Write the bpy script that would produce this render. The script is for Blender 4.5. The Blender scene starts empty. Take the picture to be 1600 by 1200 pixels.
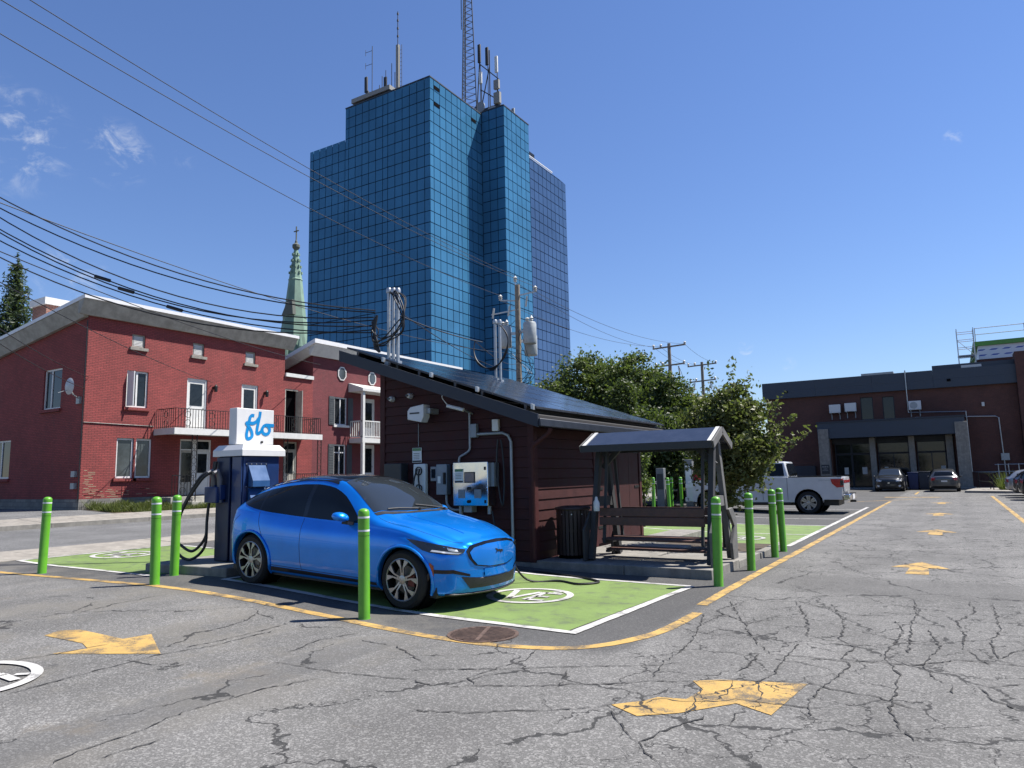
import bpy, bmesh, math, random
import numpy as np
from mathutils import Vector, Matrix
from mathutils.bvhtree import BVHTree
random.seed(7); RNG = np.random.default_rng(7)
SC = bpy.context.scene
COL = SC.collection
R = math.radians
# ------------------------------------------------------------------ camera, sky, sun, exposure
cam_d = bpy.data.cameras.new('camera'); cam = bpy.data.objects.new('camera', cam_d); COL.objects.link(cam)
cam_d.sensor_width = 36.0; cam_d.lens = 24.975; cam_d.clip_start = 0.1; cam_d.clip_end = 3000
def set_cam(h, yaw, pitch, roll):
    y, p, r = R(yaw), R(pitch), R(roll)
    fw = Vector((-math.sin(y)*math.cos(p), math.cos(y)*math.cos(p), math.sin(p)))
    rt = Vector((math.cos(y), math.sin(y), 0)); up = rt.cross(fw)
    a = math.cos(r)*rt - math.sin(r)*up; b = math.sin(r)*rt + math.cos(r)*up
    m = Matrix((a, b, -fw)).transposed().to_4x4(); m.translation = (0, 0, h)
    cam.matrix_world = m
set_cam(1.65, 31.557, 7.290, 1.15)
SC.camera = cam
SUN_EL, SUN_AZ = 58.0, 46.0          # azimuth from +Y towards +X
world = bpy.data.worlds.new('World'); SC.world = world; world.use_nodes = True
sun_d = bpy.data.lights.new('sun', 'SUN'); sun_d.energy = 5.0; sun_d.angle = R(0.5); sun_d.color = (1.0, 0.955, 0.89)
sun = bpy.data.objects.new('sun', sun_d); COL.objects.link(sun); sun.location = (30, 30, 60)
sdir = Vector((math.sin(R(SUN_AZ))*math.cos(R(SUN_EL)), math.cos(R(SUN_AZ))*math.cos(R(SUN_EL)), math.sin(R(SUN_EL))))
sun.rotation_euler = sdir.to_track_quat('Z', 'Y').to_euler()
SC.view_settings.view_transform = 'Standard'; SC.view_settings.look = 'None'
SC.view_settings.exposure = 1.0; SC.view_settings.gamma = 1.0; SC.view_settings.use_curve_mapping = False
SC.cycles.max_bounces = 6; SC.cycles.diffuse_bounces = 3; SC.cycles.glossy_bounces = 3; SC.cycles.transparent_max_bounces = 6
SC.cycles.caustics_reflective = False; SC.cycles.caustics_refractive = False

# ------------------------------------------------------------------ node helpers
class NT:
    def __init__(s, tree): s.t = tree; s.n = tree.nodes; s.l = tree.links
    def new(s, typ, _p=None, **inp):
        n = s.n.new(typ)
        for k, v in (_p or {}).items(): setattr(n, k, v)
        for k, v in inp.items():
            k = int(k[1:]) if k[0] == '_' and k[1:].isdigit() else k.replace('_', ' ')
            s.put(n.inputs[k], v)
        return n
    def put(s, sock, v):
        if hasattr(v, 'is_output') or isinstance(v, bpy.types.NodeSocket): s.l.new(v, sock)
        elif isinstance(v, bpy.types.Node): s.l.new(v.outputs[0], sock)
        else:
            if isinstance(v, (tuple, list)) and len(v) == 3 and sock.type == 'RGBA': v = (*v, 1)
            sock.default_value = v
    def math(s, op, a, b=None, c=None, clamp=False):
        n = s.n.new('ShaderNodeMath'); n.operation = op; n.use_clamp = clamp
        s.put(n.inputs[0], a)
        if b is not None: s.put(n.inputs[1], b)
        if c is not None: s.put(n.inputs[2], c)
        return n.outputs[0]
    def mix(s, fac, a, b, mode='MIX'):
        n = s.n.new('ShaderNodeMix'); n.data_type = 'RGBA'; n.blend_type = mode
        s.put(n.inputs[0], fac); s.put(n.inputs[6], a); s.put(n.inputs[7], b)
        return n.outputs[2]
    def ramp(s, fac, lo, hi, a=0.0, b=1.0):
        n = s.n.new('ShaderNodeMapRange'); n.interpolation_type = 'SMOOTHSTEP'
        s.put(n.inputs[0], fac); n.inputs[1].default_value = lo; n.inputs[2].default_value = hi
        n.inputs[3].default_value = a; n.inputs[4].default_value = b
        return n.outputs[0]
    def noise(s, vec, scale, detail=3, rough=.55, dist=0):
        n = s.new('ShaderNodeTexNoise', Scale=scale, Detail=detail, Roughness=rough, Distortion=dist)
        s.put(n.inputs['Vector'], vec); return n
    def vmath(s, op, a, b):
        n = s.n.new('ShaderNodeVectorMath'); n.operation = op
        s.put(n.inputs[0], a); s.put(n.inputs[1], b); return n
MATS = {}
def new_mat(name):
    m = bpy.data.materials.new(name); m.use_nodes = True; nt = NT(m.node_tree)
    b = nt.n['Principled BSDF']; MATS[name] = m
    return m, nt, b
def mat(name, col, rough=.6, metal=0.0, var=.12, scale=6.0, bump=0.0, bscale=60, coat=0.0, spec=.5, emit=None, trans=0.0, dirt=0.0):
    if name in MATS: return MATS[name]
    m, nt, b = new_mat(name)
    pos = nt.new('ShaderNodeNewGeometry').outputs['Position']
    n1 = nt.noise(pos, scale, 4, .6).outputs[0]
    k = nt.ramp(n1, .25, .75, 1-var, 1+var)
    c = nt.mix(1.0, (*col, 1), nt.new('ShaderNodeCombineColor', _0=k, _1=k, _2=k), 'MULTIPLY')
    if dirt > 0:
        n2 = nt.noise(pos, scale*.35, 5, .7).outputs[0]
        c = nt.mix(nt.ramp(n2, .5, .75, 0, dirt), c, (.09, .08, .065, 1))
    nt.put(b.inputs['Base Color'], c)
    nt.put(b.inputs['Roughness'], nt.ramp(n1, .2, .8, max(rough-.07, .02), min(rough+.07, 1)))
    b.inputs['Metallic'].default_value = metal
    b.inputs['Specular IOR Level'].default_value = spec
    if coat: b.inputs['Coat Weight'].default_value = coat; b.inputs['Coat Roughness'].default_value = .03
    if trans: b.inputs['Transmission Weight'].default_value = trans
    if emit: b.inputs['Emission Color'].default_value = (*emit[0], 1); b.inputs['Emission Strength'].default_value = emit[1]
    if bump:
        bn = nt.new('ShaderNodeBump', Strength=bump, Distance=.01, Height=nt.noise(pos, bscale, 3).outputs[0])
        nt.put(b.inputs['Normal'], bn.outputs[0])
    return m

# sky with a few thin wisps of cloud
wn = NT(world.node_tree); bg = wn.n['Background']
sky = wn.new('ShaderNodeTexSky', dict(sky_type='NISHITA', sun_disc=False, sun_elevation=R(SUN_EL), sun_rotation=R(SUN_AZ), altitude=50, air_density=1.25, dust_density=0.0, ozone_density=1.6))
tc = wn.new('ShaderNodeTexCoord').outputs['Generated']
def wisps():
    out = None
    for (dx, dy, dz, rad) in ((-.8563, .348, .3816, .058), (-.8117, .438, .3864, .036), (-.7715, .4985, .3952, .016), (-.872, .4244, .2437, .036), (-.2231, .9612, .1625, .005), (-.1723, .9755, .1367, .010), (.0314, .9271, .3735, .010)):
        v = wn.vmath('DOT_PRODUCT', tc, (dx, dy, dz)).outputs['Value']
        k = wn.ramp(v, math.cos(rad*1.25), math.cos(rad*.2), 0, 1)
        out = k if out is None else wn.math('MAXIMUM', out, k)
    st = wn.vmath('MULTIPLY', tc, (1, 1, 1.6)).outputs[0]
    n = wn.noise(st, 26, 7, .66, .6).outputs[0]
    return wn.math('MULTIPLY', out, wn.ramp(n, .46, .80, 0, .6))
skyc = wn.mix(wisps(), wn.mix(1.0, sky.outputs[0], (.84, .99, 1.38, 1), 'MULTIPLY'), (9.0, 9.3, 9.8, 1))
wn.put(bg.inputs['Color'], skyc); bg.inputs['Strength'].default_value = 0.051

# ------------------------------------------------------------------ object helpers
WM = {}
def W(o): return WM.get(o.name, Matrix.Identity(4))
class MB:
    def __init__(s): s.v = []; s.f = []; s.mi = []; s.m = 0
    def add(s, vs, fs):
        o = len(s.v); s.v += [tuple(map(float, p)) for p in vs]
        for f in fs: s.f.append(tuple(i+o for i in f)); s.mi.append(s.m)
        return s
    def box(s, x0, x1, y0, y1, z0, z1):
        return s.add([(x0,y0,z0),(x1,y0,z0),(x1,y1,z0),(x0,y1,z0),(x0,y0,z1),(x1,y0,z1),(x1,y1,z1),(x0,y1,z1)],
                     [(0,3,2,1),(4,5,6,7),(0,1,5,4),(1,2,6,5),(2,3,7,6),(3,0,4,7)])
    def hexa(s, p): return s.add(p, [(0,3,2,1),(4,5,6,7),(0,1,5,4),(1,2,6,5),(2,3,7,6),(3,0,4,7)])
    def bar(s, p, q, w, h, up=(0,0,1)):
        p, q = Vector(p), Vector(q); d = (q-p).normalized(); u = Vector(up)
        if abs(d.dot(u)) > .99: u = Vector((1,0,0))
        a = d.cross(u).normalized()*w/2; b = a.cross(d).normalized()*h/2
        return s.hexa([p-a-b, p+a-b, p+a+b, p-a+b, q-a-b, q+a-b, q+a+b, q-a+b])
    def tube(s, pts, r, n=8, cap=True, closed=False):
        pts = [Vector(p) for p in pts]; k = len(pts); rs = r if isinstance(r, (list, tuple)) else [r]*k
        up = None; rings = []
        for i, p in enumerate(pts):
            a = pts[i-1] if (i or closed) else p; b = pts[(i+1) % k] if (i < k-1 or closed) else p
            d = (b-a).normalized()
            if up is None:
                up = Vector((0,0,1)) if abs(d.z) < .9 else Vector((1,0,0))
            x = d.cross(up).normalized(); y = x.cross(d).normalized(); up = y
            rings.append([p + (x*math.cos(2*math.pi*j/n) + y*math.sin(2*math.pi*j/n))*rs[i] for j in range(n)])
        vs = [v for rg in rings for v in rg]; fs = []
        for i in range(k if closed else k-1):
            i2 = (i+1) % k
            for j in range(n): fs.append((i*n+j, i*n+(j+1)%n, i2*n+(j+1)%n, i2*n+j))
        if cap and not closed: fs += [tuple(range(n-1,-1,-1)), tuple((k-1)*n+j for j in range(n))]
        return s.add(vs, fs)
    def cyl(s, p, q, r, n=12, r2=None): return s.tube([p, q], [r, r if r2 is None else r2], n)
    def lathe(s, prof, c=(0,0,0), axis='z', n=24, closed=False, cap=True):
        vs = []; fs = []; k = len(prof)
        for (r, h) in prof:
            for j in range(n):
                a = 2*math.pi*j/n; u, w = r*math.cos(a), r*math.sin(a)
                p = (u, w, h) if axis == 'z' else ((u, h, w) if axis == 'y' else (h, u, w))
                vs.append((p[0]+c[0], p[1]+c[1], p[2]+c[2]))
        for i in range(k if closed else k-1):
            i2 = (i+1) % k
            for j in range(n): fs.append((i*n+j, i*n+(j+1)%n, i2*n+(j+1)%n, i2*n+j))
        if not closed and cap:
            if prof[0][0] > 1e-5: fs.append(tuple(range(n)))
            if prof[-1][0] > 1e-5: fs.append(tuple((k-1)*n+j for j in range(n)))
        return s.add(vs, fs)
    def prism(s, poly, axis, a, b):
        k = len(poly)
        def P(u, w, t): return (t,u,w) if axis == 'x' else ((u,t,w) if axis == 'y' else (u,w,t))
        vs = [P(u,w,a) for u,w in poly] + [P(u,w,b) for u,w in poly]
        fs = [tuple(range(k)), tuple(range(2*k-1, k-1, -1))] + [(i, (i+1)%k, k+(i+1)%k, k+i) for i in range(k)]
        return s.add(vs, fs)
    def mesh(s, name, inv=None, smooth=None):
        me = bpy.data.meshes.new(name)
        vs = s.v if inv is None else [tuple(inv @ Vector(p)) for p in s.v]
        me.from_pydata(vs, [], s.f); me.polygons.foreach_set('material_index', s.mi)
        bm = bmesh.new(); bm.from_mesh(me); bmesh.ops.recalc_face_normals(bm, faces=bm.faces); bm.to_mesh(me); bm.free()
        if smooth is not None:
            me.polygons.foreach_set('use_smooth', [True]*len(me.polygons)); me.set_sharp_from_angle(angle=R(smooth))
        return me
    def build(s, name, mats, parent=None, smooth=None, bevel=0.0, local=False, loc=None):
        mats = mats if isinstance(mats, (list, tuple)) else [mats]
        m = W(parent) if parent is not None else (Matrix.Translation(loc) if loc is not None else Matrix.Identity(4))
        me = s.mesh(name, None if local else m.inverted(), smooth)
        for q in mats: me.materials.append(MATS[q] if isinstance(q, str) else q)
        o = bpy.data.objects.new(name, me); COL.objects.link(o)
        if parent is not None: o.parent = parent
        elif loc is not None: o.location = loc
        WM[o.name] = m
        if bevel:
            b = o.modifiers.new('bevel', 'BEVEL'); b.width = bevel; b.segments = 2; b.limit_method = 'ANGLE'; b.angle_limit = R(40)
            if smooth is None:
                me.polygons.foreach_set('use_smooth', [True]*len(me.polygons)); me.set_sharp_from_angle(angle=R(35)); b.harden_normals = False
        return o
def tag(o, label=None, cat=None, group=None, kind=None):
    for k, v in (('label', label), ('category', cat), ('group', group), ('kind', kind)):
        if v: o[k] = v
    return o
def thing(name, label, cat, loc=(0,0,0), group=None, rz=0.0, rot=None):
    o = bpy.data.objects.new(name, None); COL.objects.link(o); o.empty_display_size = .2
    o.location = loc; o.rotation_euler = rot if rot else (0,0,rz)
    WM[o.name] = Matrix.Translation(loc) @ o.rotation_euler.to_matrix().to_4x4()
    return tag(o, label, cat, group)
def copy_tree(o, parent=None, label=None, loc=None, rz=None):
    c = o.copy(); COL.objects.link(c); c.parent = parent
    if label: c['label'] = label
    if loc is not None: c.location = loc
    if rz is not None: c.rotation_euler = (0,0,rz)
    for ch in list(o.children): copy_tree(ch, c)
    return c
def raw_mesh(name, verts, faces4, mats, parent=None, loc=None, mi=None):
    """numpy quads, fast"""
    me = bpy.data.meshes.new(name); nv, nf = len(verts), len(faces4)
    m = W(parent) if parent is not None else Matrix.Identity(4)
    if m != Matrix.Identity(4):
        inv = np.array(m.inverted()); verts = verts @ inv[:3,:3].T + inv[:3,3]
    k = faces4.shape[1]
    me.vertices.add(nv); me.vertices.foreach_set('co', np.ascontiguousarray(verts, dtype=np.float32).ravel())
    me.loops.add(nf*k); me.loops.foreach_set('vertex_index', np.ascontiguousarray(faces4, dtype=np.int32).ravel())
    me.polygons.add(nf); me.polygons.foreach_set('loop_start', np.arange(0, nf*k, k, dtype=np.int32))
    if mi is not None: me.polygons.foreach_set('material_index', np.ascontiguousarray(mi, dtype=np.int32))
    me.update(calc_edges=True)
    for q in (mats if isinstance(mats, (list, tuple)) else [mats]): me.materials.append(MATS[q])
    o = bpy.data.objects.new(name, me); COL.objects.link(o)
    if parent is not None: o.parent = parent; WM[o.name] = m
    return o
def text_obj(name, body, size, m4, mt, parent=None, depth=.002, align='CENTER', shear=0.0, bold=0.0):
    cu = bpy.data.curves.new(name, 'FONT'); cu.body = body; cu.size = size; cu.extrude = depth; cu.align_x = align; cu.align_y = 'CENTER'; cu.shear = shear; cu.offset = bold
    t = bpy.data.objects.new(name, cu); COL.objects.link(t)
    dg = bpy.context.evaluated_depsgraph_get(); me = bpy.data.meshes.new_from_object(t.evaluated_get(dg))
    bpy.data.objects.remove(t); bpy.data.curves.remove(cu)
    me.name = name; me.transform((W(parent).inverted() if parent is not None else Matrix.Identity(4)) @ m4)
    me.materials.clear(); me.materials.append(MATS[mt])
    o = bpy.data.objects.new(name, me); COL.objects.link(o)
    if parent is not None: o.parent = parent; WM[o.name] = W(parent)
    return o
def frame4(o, x, y):
    """matrix whose local x,y axes are x,y in the world"""
    x, y = Vector(x).normalized(), Vector(y).normalized(); z = x.cross(y)
    m = Matrix((x, y, z)).transposed().to_4x4(); m.translation = o; return m
def catmull(pts, n=6):
    P = [Vector(p) for p in pts]; out = []
    for i in range(len(P)-1):
        a, b, c, d = P[max(i-1,0)], P[i], P[i+1], P[min(i+2,len(P)-1)]
        for j in range(n):
            t = j/n; out.append(.5*((2*b)+(c-a)*t+(2*a-5*b+4*c-d)*t*t+(3*b-a-3*c+d)*t**3))
    out.append(P[-1]); return out
def sag(p, q, s, n=16):
    p, q = Vector(p), Vector(q)
    return [p.lerp(q, i/n) - Vector((0,0,4*s*(i/n)*(1-i/n))) for i in range(n+1)]
# ------------------------------------------------------------------ ground, paving and paint
GX = [-28, -26, -23.5, -16, -14, -10, -9, -8, -7, -6, -5.3]
GZ = [.67, .58, .42, .2, .16, .16, .14, .10, .05, .012, 0]
def G(x): return float(np.interp(x, GX, GZ))
def cracks(nt, pos):
    sep = nt.new('ShaderNodeSeparateXYZ', _0=pos); X, Y = sep.outputs[0], sep.outputs[1]
    warp = nt.noise(pos, 1.3, 4, .65).outputs['Color']
    wv = nt.vmath('SCALE', nt.vmath('SUBTRACT', warp, (.5, .5, .5)).outputs[0], (0, 0, 0)); wv.inputs['Scale'].default_value = .85
    warp2 = nt.noise(pos, 11, 4, .7).outputs['Color']
    wv2 = nt.vmath('SCALE', nt.vmath('SUBTRACT', warp2, (.5, .5, .5)).outputs[0], (0, 0, 0)); wv2.inputs['Scale'].default_value = .13
    p = nt.vmath('ADD', nt.vmath('ADD', pos, wv.outputs[0]).outputs[0], wv2.outputs[0]).outputs[0]
    wid = nt.noise(pos, 2.3, 3, .6).outputs[0]
    def net(scale, lo, hi):
        v = nt.new('ShaderNodeTexVoronoi', dict(feature='DISTANCE_TO_EDGE', voronoi_dimensions='2D'), Scale=scale, Randomness=1.0); nt.put(v.inputs['Vector'], p)
        w = nt.ramp(wid, .35, .7, lo, hi)
        return nt.math('SUBTRACT', 1.0, nt.math('DIVIDE', v.outputs['Distance'], w, clamp=True), clamp=True)
    lane = nt.math('MULTIPLY', nt.ramp(X, -3.4, -1.8), nt.ramp(Y, 3.2, 5.2))
    lane = nt.math('MULTIPLY', lane, nt.ramp(nt.math('ABSOLUTE', nt.math('SUBTRACT', Y, 11.3)), .5, 1.1))
    gate = nt.ramp(nt.noise(pos, .33, 2).outputs[0], .49, .53)
    # the paving inside the yellow line is newer: few cracks
    newer = nt.math('MULTIPLY', nt.ramp(Y, 5.7, 6.6), nt.ramp(X, -2.5, -3.0))
    a = nt.math('MULTIPLY', net(.55, .004, .022), nt.ramp(wid, .36, .44))
    a = nt.math('MULTIPLY', a, nt.math('MAXIMUM', gate, nt.ramp(X, -5.5, -3.0)))
    b = nt.math('MULTIPLY', net(1.7, .004, .030), lane)
    c = nt.math('MULTIPLY', nt.math('MULTIPLY', net(4.2, .006, .034), nt.ramp(nt.noise(pos, .9, 3, .6).outputs[0], .50, .60)), nt.math('MULTIPLY', nt.ramp(X, -4.5, -2.5), .65))
    k = nt.math('MAXIMUM', nt.math('MAXIMUM', a, b), c)
    k = nt.math('MULTIPLY', k, nt.math('SUBTRACT', 1.0, nt.math('MULTIPLY', newer, .8)))
    return nt.ramp(k, .12, .42), newer, X, Y
def asphalt(name, base, crack=True, lot=False):
    m, nt, b = new_mat(name)
    pos = nt.new('ShaderNodeNewGeometry').outputs['Position']
    fine = nt.noise(pos, 95, 3, .75).outputs[0]
    vo = nt.new('ShaderNodeTexVoronoi', dict(voronoi_dimensions='2D'), Scale=75.0); nt.put(vo.inputs['Vector'], pos)
    stone = nt.new('ShaderNodeSeparateColor', _0=vo.outputs['Color']).outputs[0]
    sp = nt.math('ADD', nt.ramp(fine, .28, .72, .58, 1.36), nt.ramp(stone, .55, 1.0, -.10, .62))
    big = nt.noise(pos, .55, 5, .62).outputs[0]
    sp = nt.math('MULTIPLY', sp, nt.ramp(big, .3, .7, .82, 1.14))
    streak = nt.noise(nt.vmath('MULTIPLY', pos, (1.6, .22, 1)).outputs[0], 1.2, 4, .6).outputs[0]
    sp = nt.math('MULTIPLY', sp, nt.ramp(streak, .3, .7, .9, 1.08))
    col = nt.mix(1.0, (*base, 1), nt.new('ShaderNodeCombineColor', _0=sp, _1=sp, _2=sp), 'MULTIPLY')
    h = nt.math('MULTIPLY', fine, .5)
    if lot:
        ck, newer, X, Y = cracks(nt, pos)
        old = nt.ramp(nt.math('ADD', nt.math('MULTIPLY', nt.noise(pos, 1.1, 4, .7).outputs[0], 1.2), newer), .75, 1.5, 0, .62)
        col = nt.mix(old, col, (.036, .036, .037, 1))
        band = nt.math('MULTIPLY', nt.ramp(nt.math('ABSOLUTE', nt.math('SUBTRACT', Y, nt.math('ADD', 11.1, nt.math('MULTIPLY', big, .6)))), 1.0, .55), nt.ramp(X, -3.0, -2.0))
        col = nt.mix(nt.math('MULTIPLY', band, .38), col, (.06, .058, .056, 1))
        sand = nt.math('MULTIPLY', nt.ramp(nt.noise(pos, .8, 5, .7).outputs[0], .56, .70, 0, .55), nt.math('MULTIPLY', nt.ramp(Y, 5.6, 3.6), nt.ramp(X, -2.2, -3.6)))
        col = nt.mix(sand, col, (.17, .14, .10, 1))
        grey = nt.math('MULTIPLY', nt.ramp(nt.noise(pos, .9, 4, .7).outputs[0], .45, .62, 0, .5), nt.math('MULTIPLY', nt.ramp(Y, 7.6, 6.2), nt.ramp(X, -3.4, -5.4)))
        col = nt.mix(grey, col, (.14, .13, .112, 1))
        trench = nt.math('MULTIPLY', nt.ramp(nt.math('ABSOLUTE', nt.math('ADD', X, nt.math('ADD', 5.0, nt.math('MULTIPLY', big, .25)))), .30, .24), nt.ramp(Y, 6.0, 5.4))
        col = nt.mix(nt.math('MULTIPLY', trench, .4), col, (.075, .074, .073, 1))
        tyre = nt.math('MULTIPLY', nt.ramp(nt.math('ABSOLUTE', nt.math('SUBTRACT', nt.math('ABSOLUTE', nt.math('ADD', X, .55)), .85)), .38, .05), nt.ramp(streak, .35, .6, .05, .30))
        col = nt.mix(nt.math('MULTIPLY', tyre, nt.ramp(Y, 8, 14)), col, (.07, .069, .068, 1))
        oil = nt.ramp(nt.noise(pos, 1.9, 3, .5).outputs[0], .70, .78, 0, .45)
        col = nt.mix(oil, col, (.035, .035, .035, 1))
        col = nt.mix(nt.math('MULTIPLY', ck, .82), col, (.018, .018, .018, 1))
        h = nt.math('SUBTRACT', h, nt.math('MULTIPLY', ck, 1.2))
    nt.put(b.inputs['Base Color'], col); b.inputs['Roughness'].default_value = .88; b.inputs['Specular IOR Level'].default_value = .3
    nt.put(b.inputs['Normal'], nt.new('ShaderNodeBump', Strength=.55, Distance=.012, Height=h).outputs[0])
    return m
asphalt('asphalt_lot', (.122, .119, .114), lot=True)
asphalt('asphalt_street', (.115, .115, .115))
def paint(name, col, wear=.35, under=(.06, .06, .06), th=.60, big_th=.66):
    m, nt, b = new_mat(name)
    pos = nt.new('ShaderNodeNewGeometry').outputs['Position']
    ck, newer, X, Y = cracks(nt, pos)
    fine = nt.noise(pos, 90, 3, .75).outputs[0]; mid = nt.noise(pos, 3.2, 5, .7).outputs[0]; blot = nt.noise(pos, .9, 5, .65).outputs[0]
    k = nt.math('MULTIPLY', nt.ramp(fine, .3, .7, .80, 1.15), nt.ramp(blot, .3, .7, .86, 1.1))
    c = nt.mix(1.0, (*col, 1), nt.new('ShaderNodeCombineColor', _0=k, _1=k, _2=k), 'MULTIPLY')
    w = nt.math('MULTIPLY', nt.ramp(nt.math('ADD', nt.math('MULTIPLY', mid, .7), nt.math('MULTIPLY', fine, .45)), th, th+.13), wear)
    w = nt.math('MAXIMUM', w, nt.math('MULTIPLY', nt.ramp(nt.noise(nt.vmath('MULTIPLY', pos, (.5, 1.6, 1)).outputs[0], 1.7, 5, .75).outputs[0], big_th, big_th+.09), wear*1.1))
    c = nt.mix(w, c, (*under, 1)); c = nt.mix(nt.math('MULTIPLY', ck, .95), c, (.018, .018, .018, 1))
    nt.put(b.inputs['Base Color'], c); b.inputs['Roughness'].default_value = .75; b.inputs['Specular IOR Level'].default_value = .35
    nt.put(b.inputs['Normal'], nt.new('ShaderNodeBump', Strength=.35, Distance=.006, Height=nt.math('SUBTRACT', fine, ck)).outputs[0])
paint('paint_green', (.138, .204, .056), .6, th=.575, big_th=.60)
paint('paint_white', (.44, .43, .41), .75, th=.57)
paint('paint_yellow', (.42, .268, .080), .85, th=.545)
def concrete(name, col, scale=3.0, joint=None):
    m, nt, b = new_mat(name)
    pos = nt.new('ShaderNodeNewGeometry').outputs['Position']
    n1 = nt.noise(pos, scale, 6, .7).outputs[0]; n2 = nt.noise(pos, 120, 3).outputs[0]; n3 = nt.noise(nt.vmath('MULTIPLY', pos, (1, 1, .15)).outputs[0], 9, 4).outputs[0]
    k = nt.math('MULTIPLY', nt.math('MULTIPLY', nt.ramp(n1, .25, .75, .74, 1.18), nt.ramp(n2, .3, .7, .88, 1.1)), nt.ramp(n3, .3, .7, .88, 1.08))
    c = nt.mix(1.0, (*col, 1), nt.new('ShaderNodeCombineColor', _0=k, _1=k, _2=k), 'MULTIPLY')
    nt.put(b.inputs['Base Color'], c); b.inputs['Roughness'].default_value = .9
    nt.put(b.inputs['Normal'], nt.new('ShaderNodeBump', Strength=.3, Distance=.008, Height=n2).outputs[0])
concrete('concrete', (.20, .19, .17)); concrete('concrete_walk', (.24, .22, .19)); concrete('stone_col', (.22, .205, .18), 5)
mat('soil', (.06, .045, .03), .95, bump=.6, bscale=40, var=.4)

def sheet(name, xs, ys, zf, mt):
    xs = sorted(set(xs)); vs = [(x, y, zf(x)) for y in ys for x in xs]; n = len(xs)
    fs = [(j*n+i, j*n+i+1, (j+1)*n+i+1, (j+1)*n+i) for j in range(len(ys)-1) for i in range(n-1)]
    mb = MB(); mb.add(vs, fs); return mb
YS = [-60, -10, 0, 3, 6, 9, 12, 15, 20, 30, 45, 60, 90, 150, 300, 900]
def xr(a, b): return [a] + [x for x in GX if a < x < b] + [b]
tag(sheet('parking_lot', xr(-15.6, 900), YS, G, None).build('parking_lot', 'asphalt_lot'), kind='structure')
tag(sheet('street', xr(-22.8, -17.3), YS, lambda x: G(x)-.03, None).build('street', 'asphalt_street'), kind='structure')
tag(sheet('far_ground', xr(-900, -25.0), YS, lambda x: G(x)-.004, None).build('far_ground', 'asphalt_street'), kind='structure')
def slab_strip(name, x0, x1, y0, y1, dz, mt, seams=1.5):
    """a walk cast in bays: each bay is a piece of its own"""
    root = tag(sheet(name, [x0, x1], [y0, y1], lambda x: G(x)-.05, None).build(name, 'concrete'), kind='structure')
    y = y0; k = 0
    while y < y1-.1:
        e = min(y+seams, y1); mb = MB(); g = .008; z = random.uniform(-.004, .004)
        mb.hexa([(x0, y+g, G(x0)-.12), (x1, y+g, G(x1)-.12), (x1, e-g, G(x1)-.12), (x0, e-g, G(x0)-.12),
                 (x0, y+g, G(x0)+dz+z), (x1, y+g, G(x1)+dz+z), (x1, e-g, G(x1)+dz+z), (x0, e-g, G(x0)+dz+z)])
        mb.build('paving_slab', mt, root); y = e
    return root
slab_strip('near_sidewalk', -17.3, -15.6, 0, 45, .015, 'concrete_walk')
slab_strip('far_sidewalk', -24.9, -22.95, 2, 44, .09, 'concrete_walk')
kb = tag(sheet('kerb', [-22.95, -22.8], [2, 44], lambda x: G(x)-.08, None).build('kerb', 'concrete'), kind='structure')
for k in range(14):
    y = 2+k*3; MB().box(-22.94, -22.8, y+.006, y+2.994, G(-22.8)-.15, G(-22.8)+.10).build('kerb_stone', 'concrete', kb)

def drape(polys, dz):
    """flat polygons laid on the sloping lot"""
    bm = bmesh.new()
    for p in polys:
        if len(p) < 3: continue
        try: bm.faces.new([bm.verts.new((q[0], q[1], 0)) for q in p])
        except ValueError: pass
    for x in GX:
        bmesh.ops.bisect_plane(bm, geom=bm.verts[:]+bm.edges[:]+bm.faces[:], plane_co=(x, 0, 0), plane_no=(1, 0, 0))
    for v in bm.verts: v.co.z = G(v.co.x)+dz
    bmesh.ops.recalc_face_normals(bm, faces=bm.faces)
    for f in bm.faces:
        if f.normal.z < 0: f.normal_flip()
    return bm
def marking(name, polys, dz, mt):
    bm = drape(polys, dz); me = bpy.data.meshes.new(name); bm.to_mesh(me); bm.free(); me.materials.append(MATS[mt])
    o = bpy.data.objects.new(name, me); COL.objects.link(o); return tag(o, kind='structure')
def stripe(pts, w, step=.25, wob=.006):
    P = catmull([(x, y, 0) for x, y in pts], 8) if len(pts) > 2 else [Vector((*pts[0], 0)), Vector((*pts[1], 0))]
    Q = []
    for a, b in zip(P[:-1], P[1:]):
        n = max(1, int((b-a).length/step))
        Q += [a.lerp(b, i/n) for i in range(n)]
    Q.append(P[-1]); L = []; Rr = []
    for i, p in enumerate(Q):
        d = (Q[min(i+1, len(Q)-1)]-Q[max(i-1, 0)]).normalized(); n = Vector((-d.y, d.x, 0))
        L.append(p+n*(w/2+random.uniform(-wob, wob))); Rr.append(p-n*(w/2+random.uniform(-wob, wob)))
    return [[L[i], Rr[i], Rr[i+1], L[i+1]] for i in range(len(Q)-1)]
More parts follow.
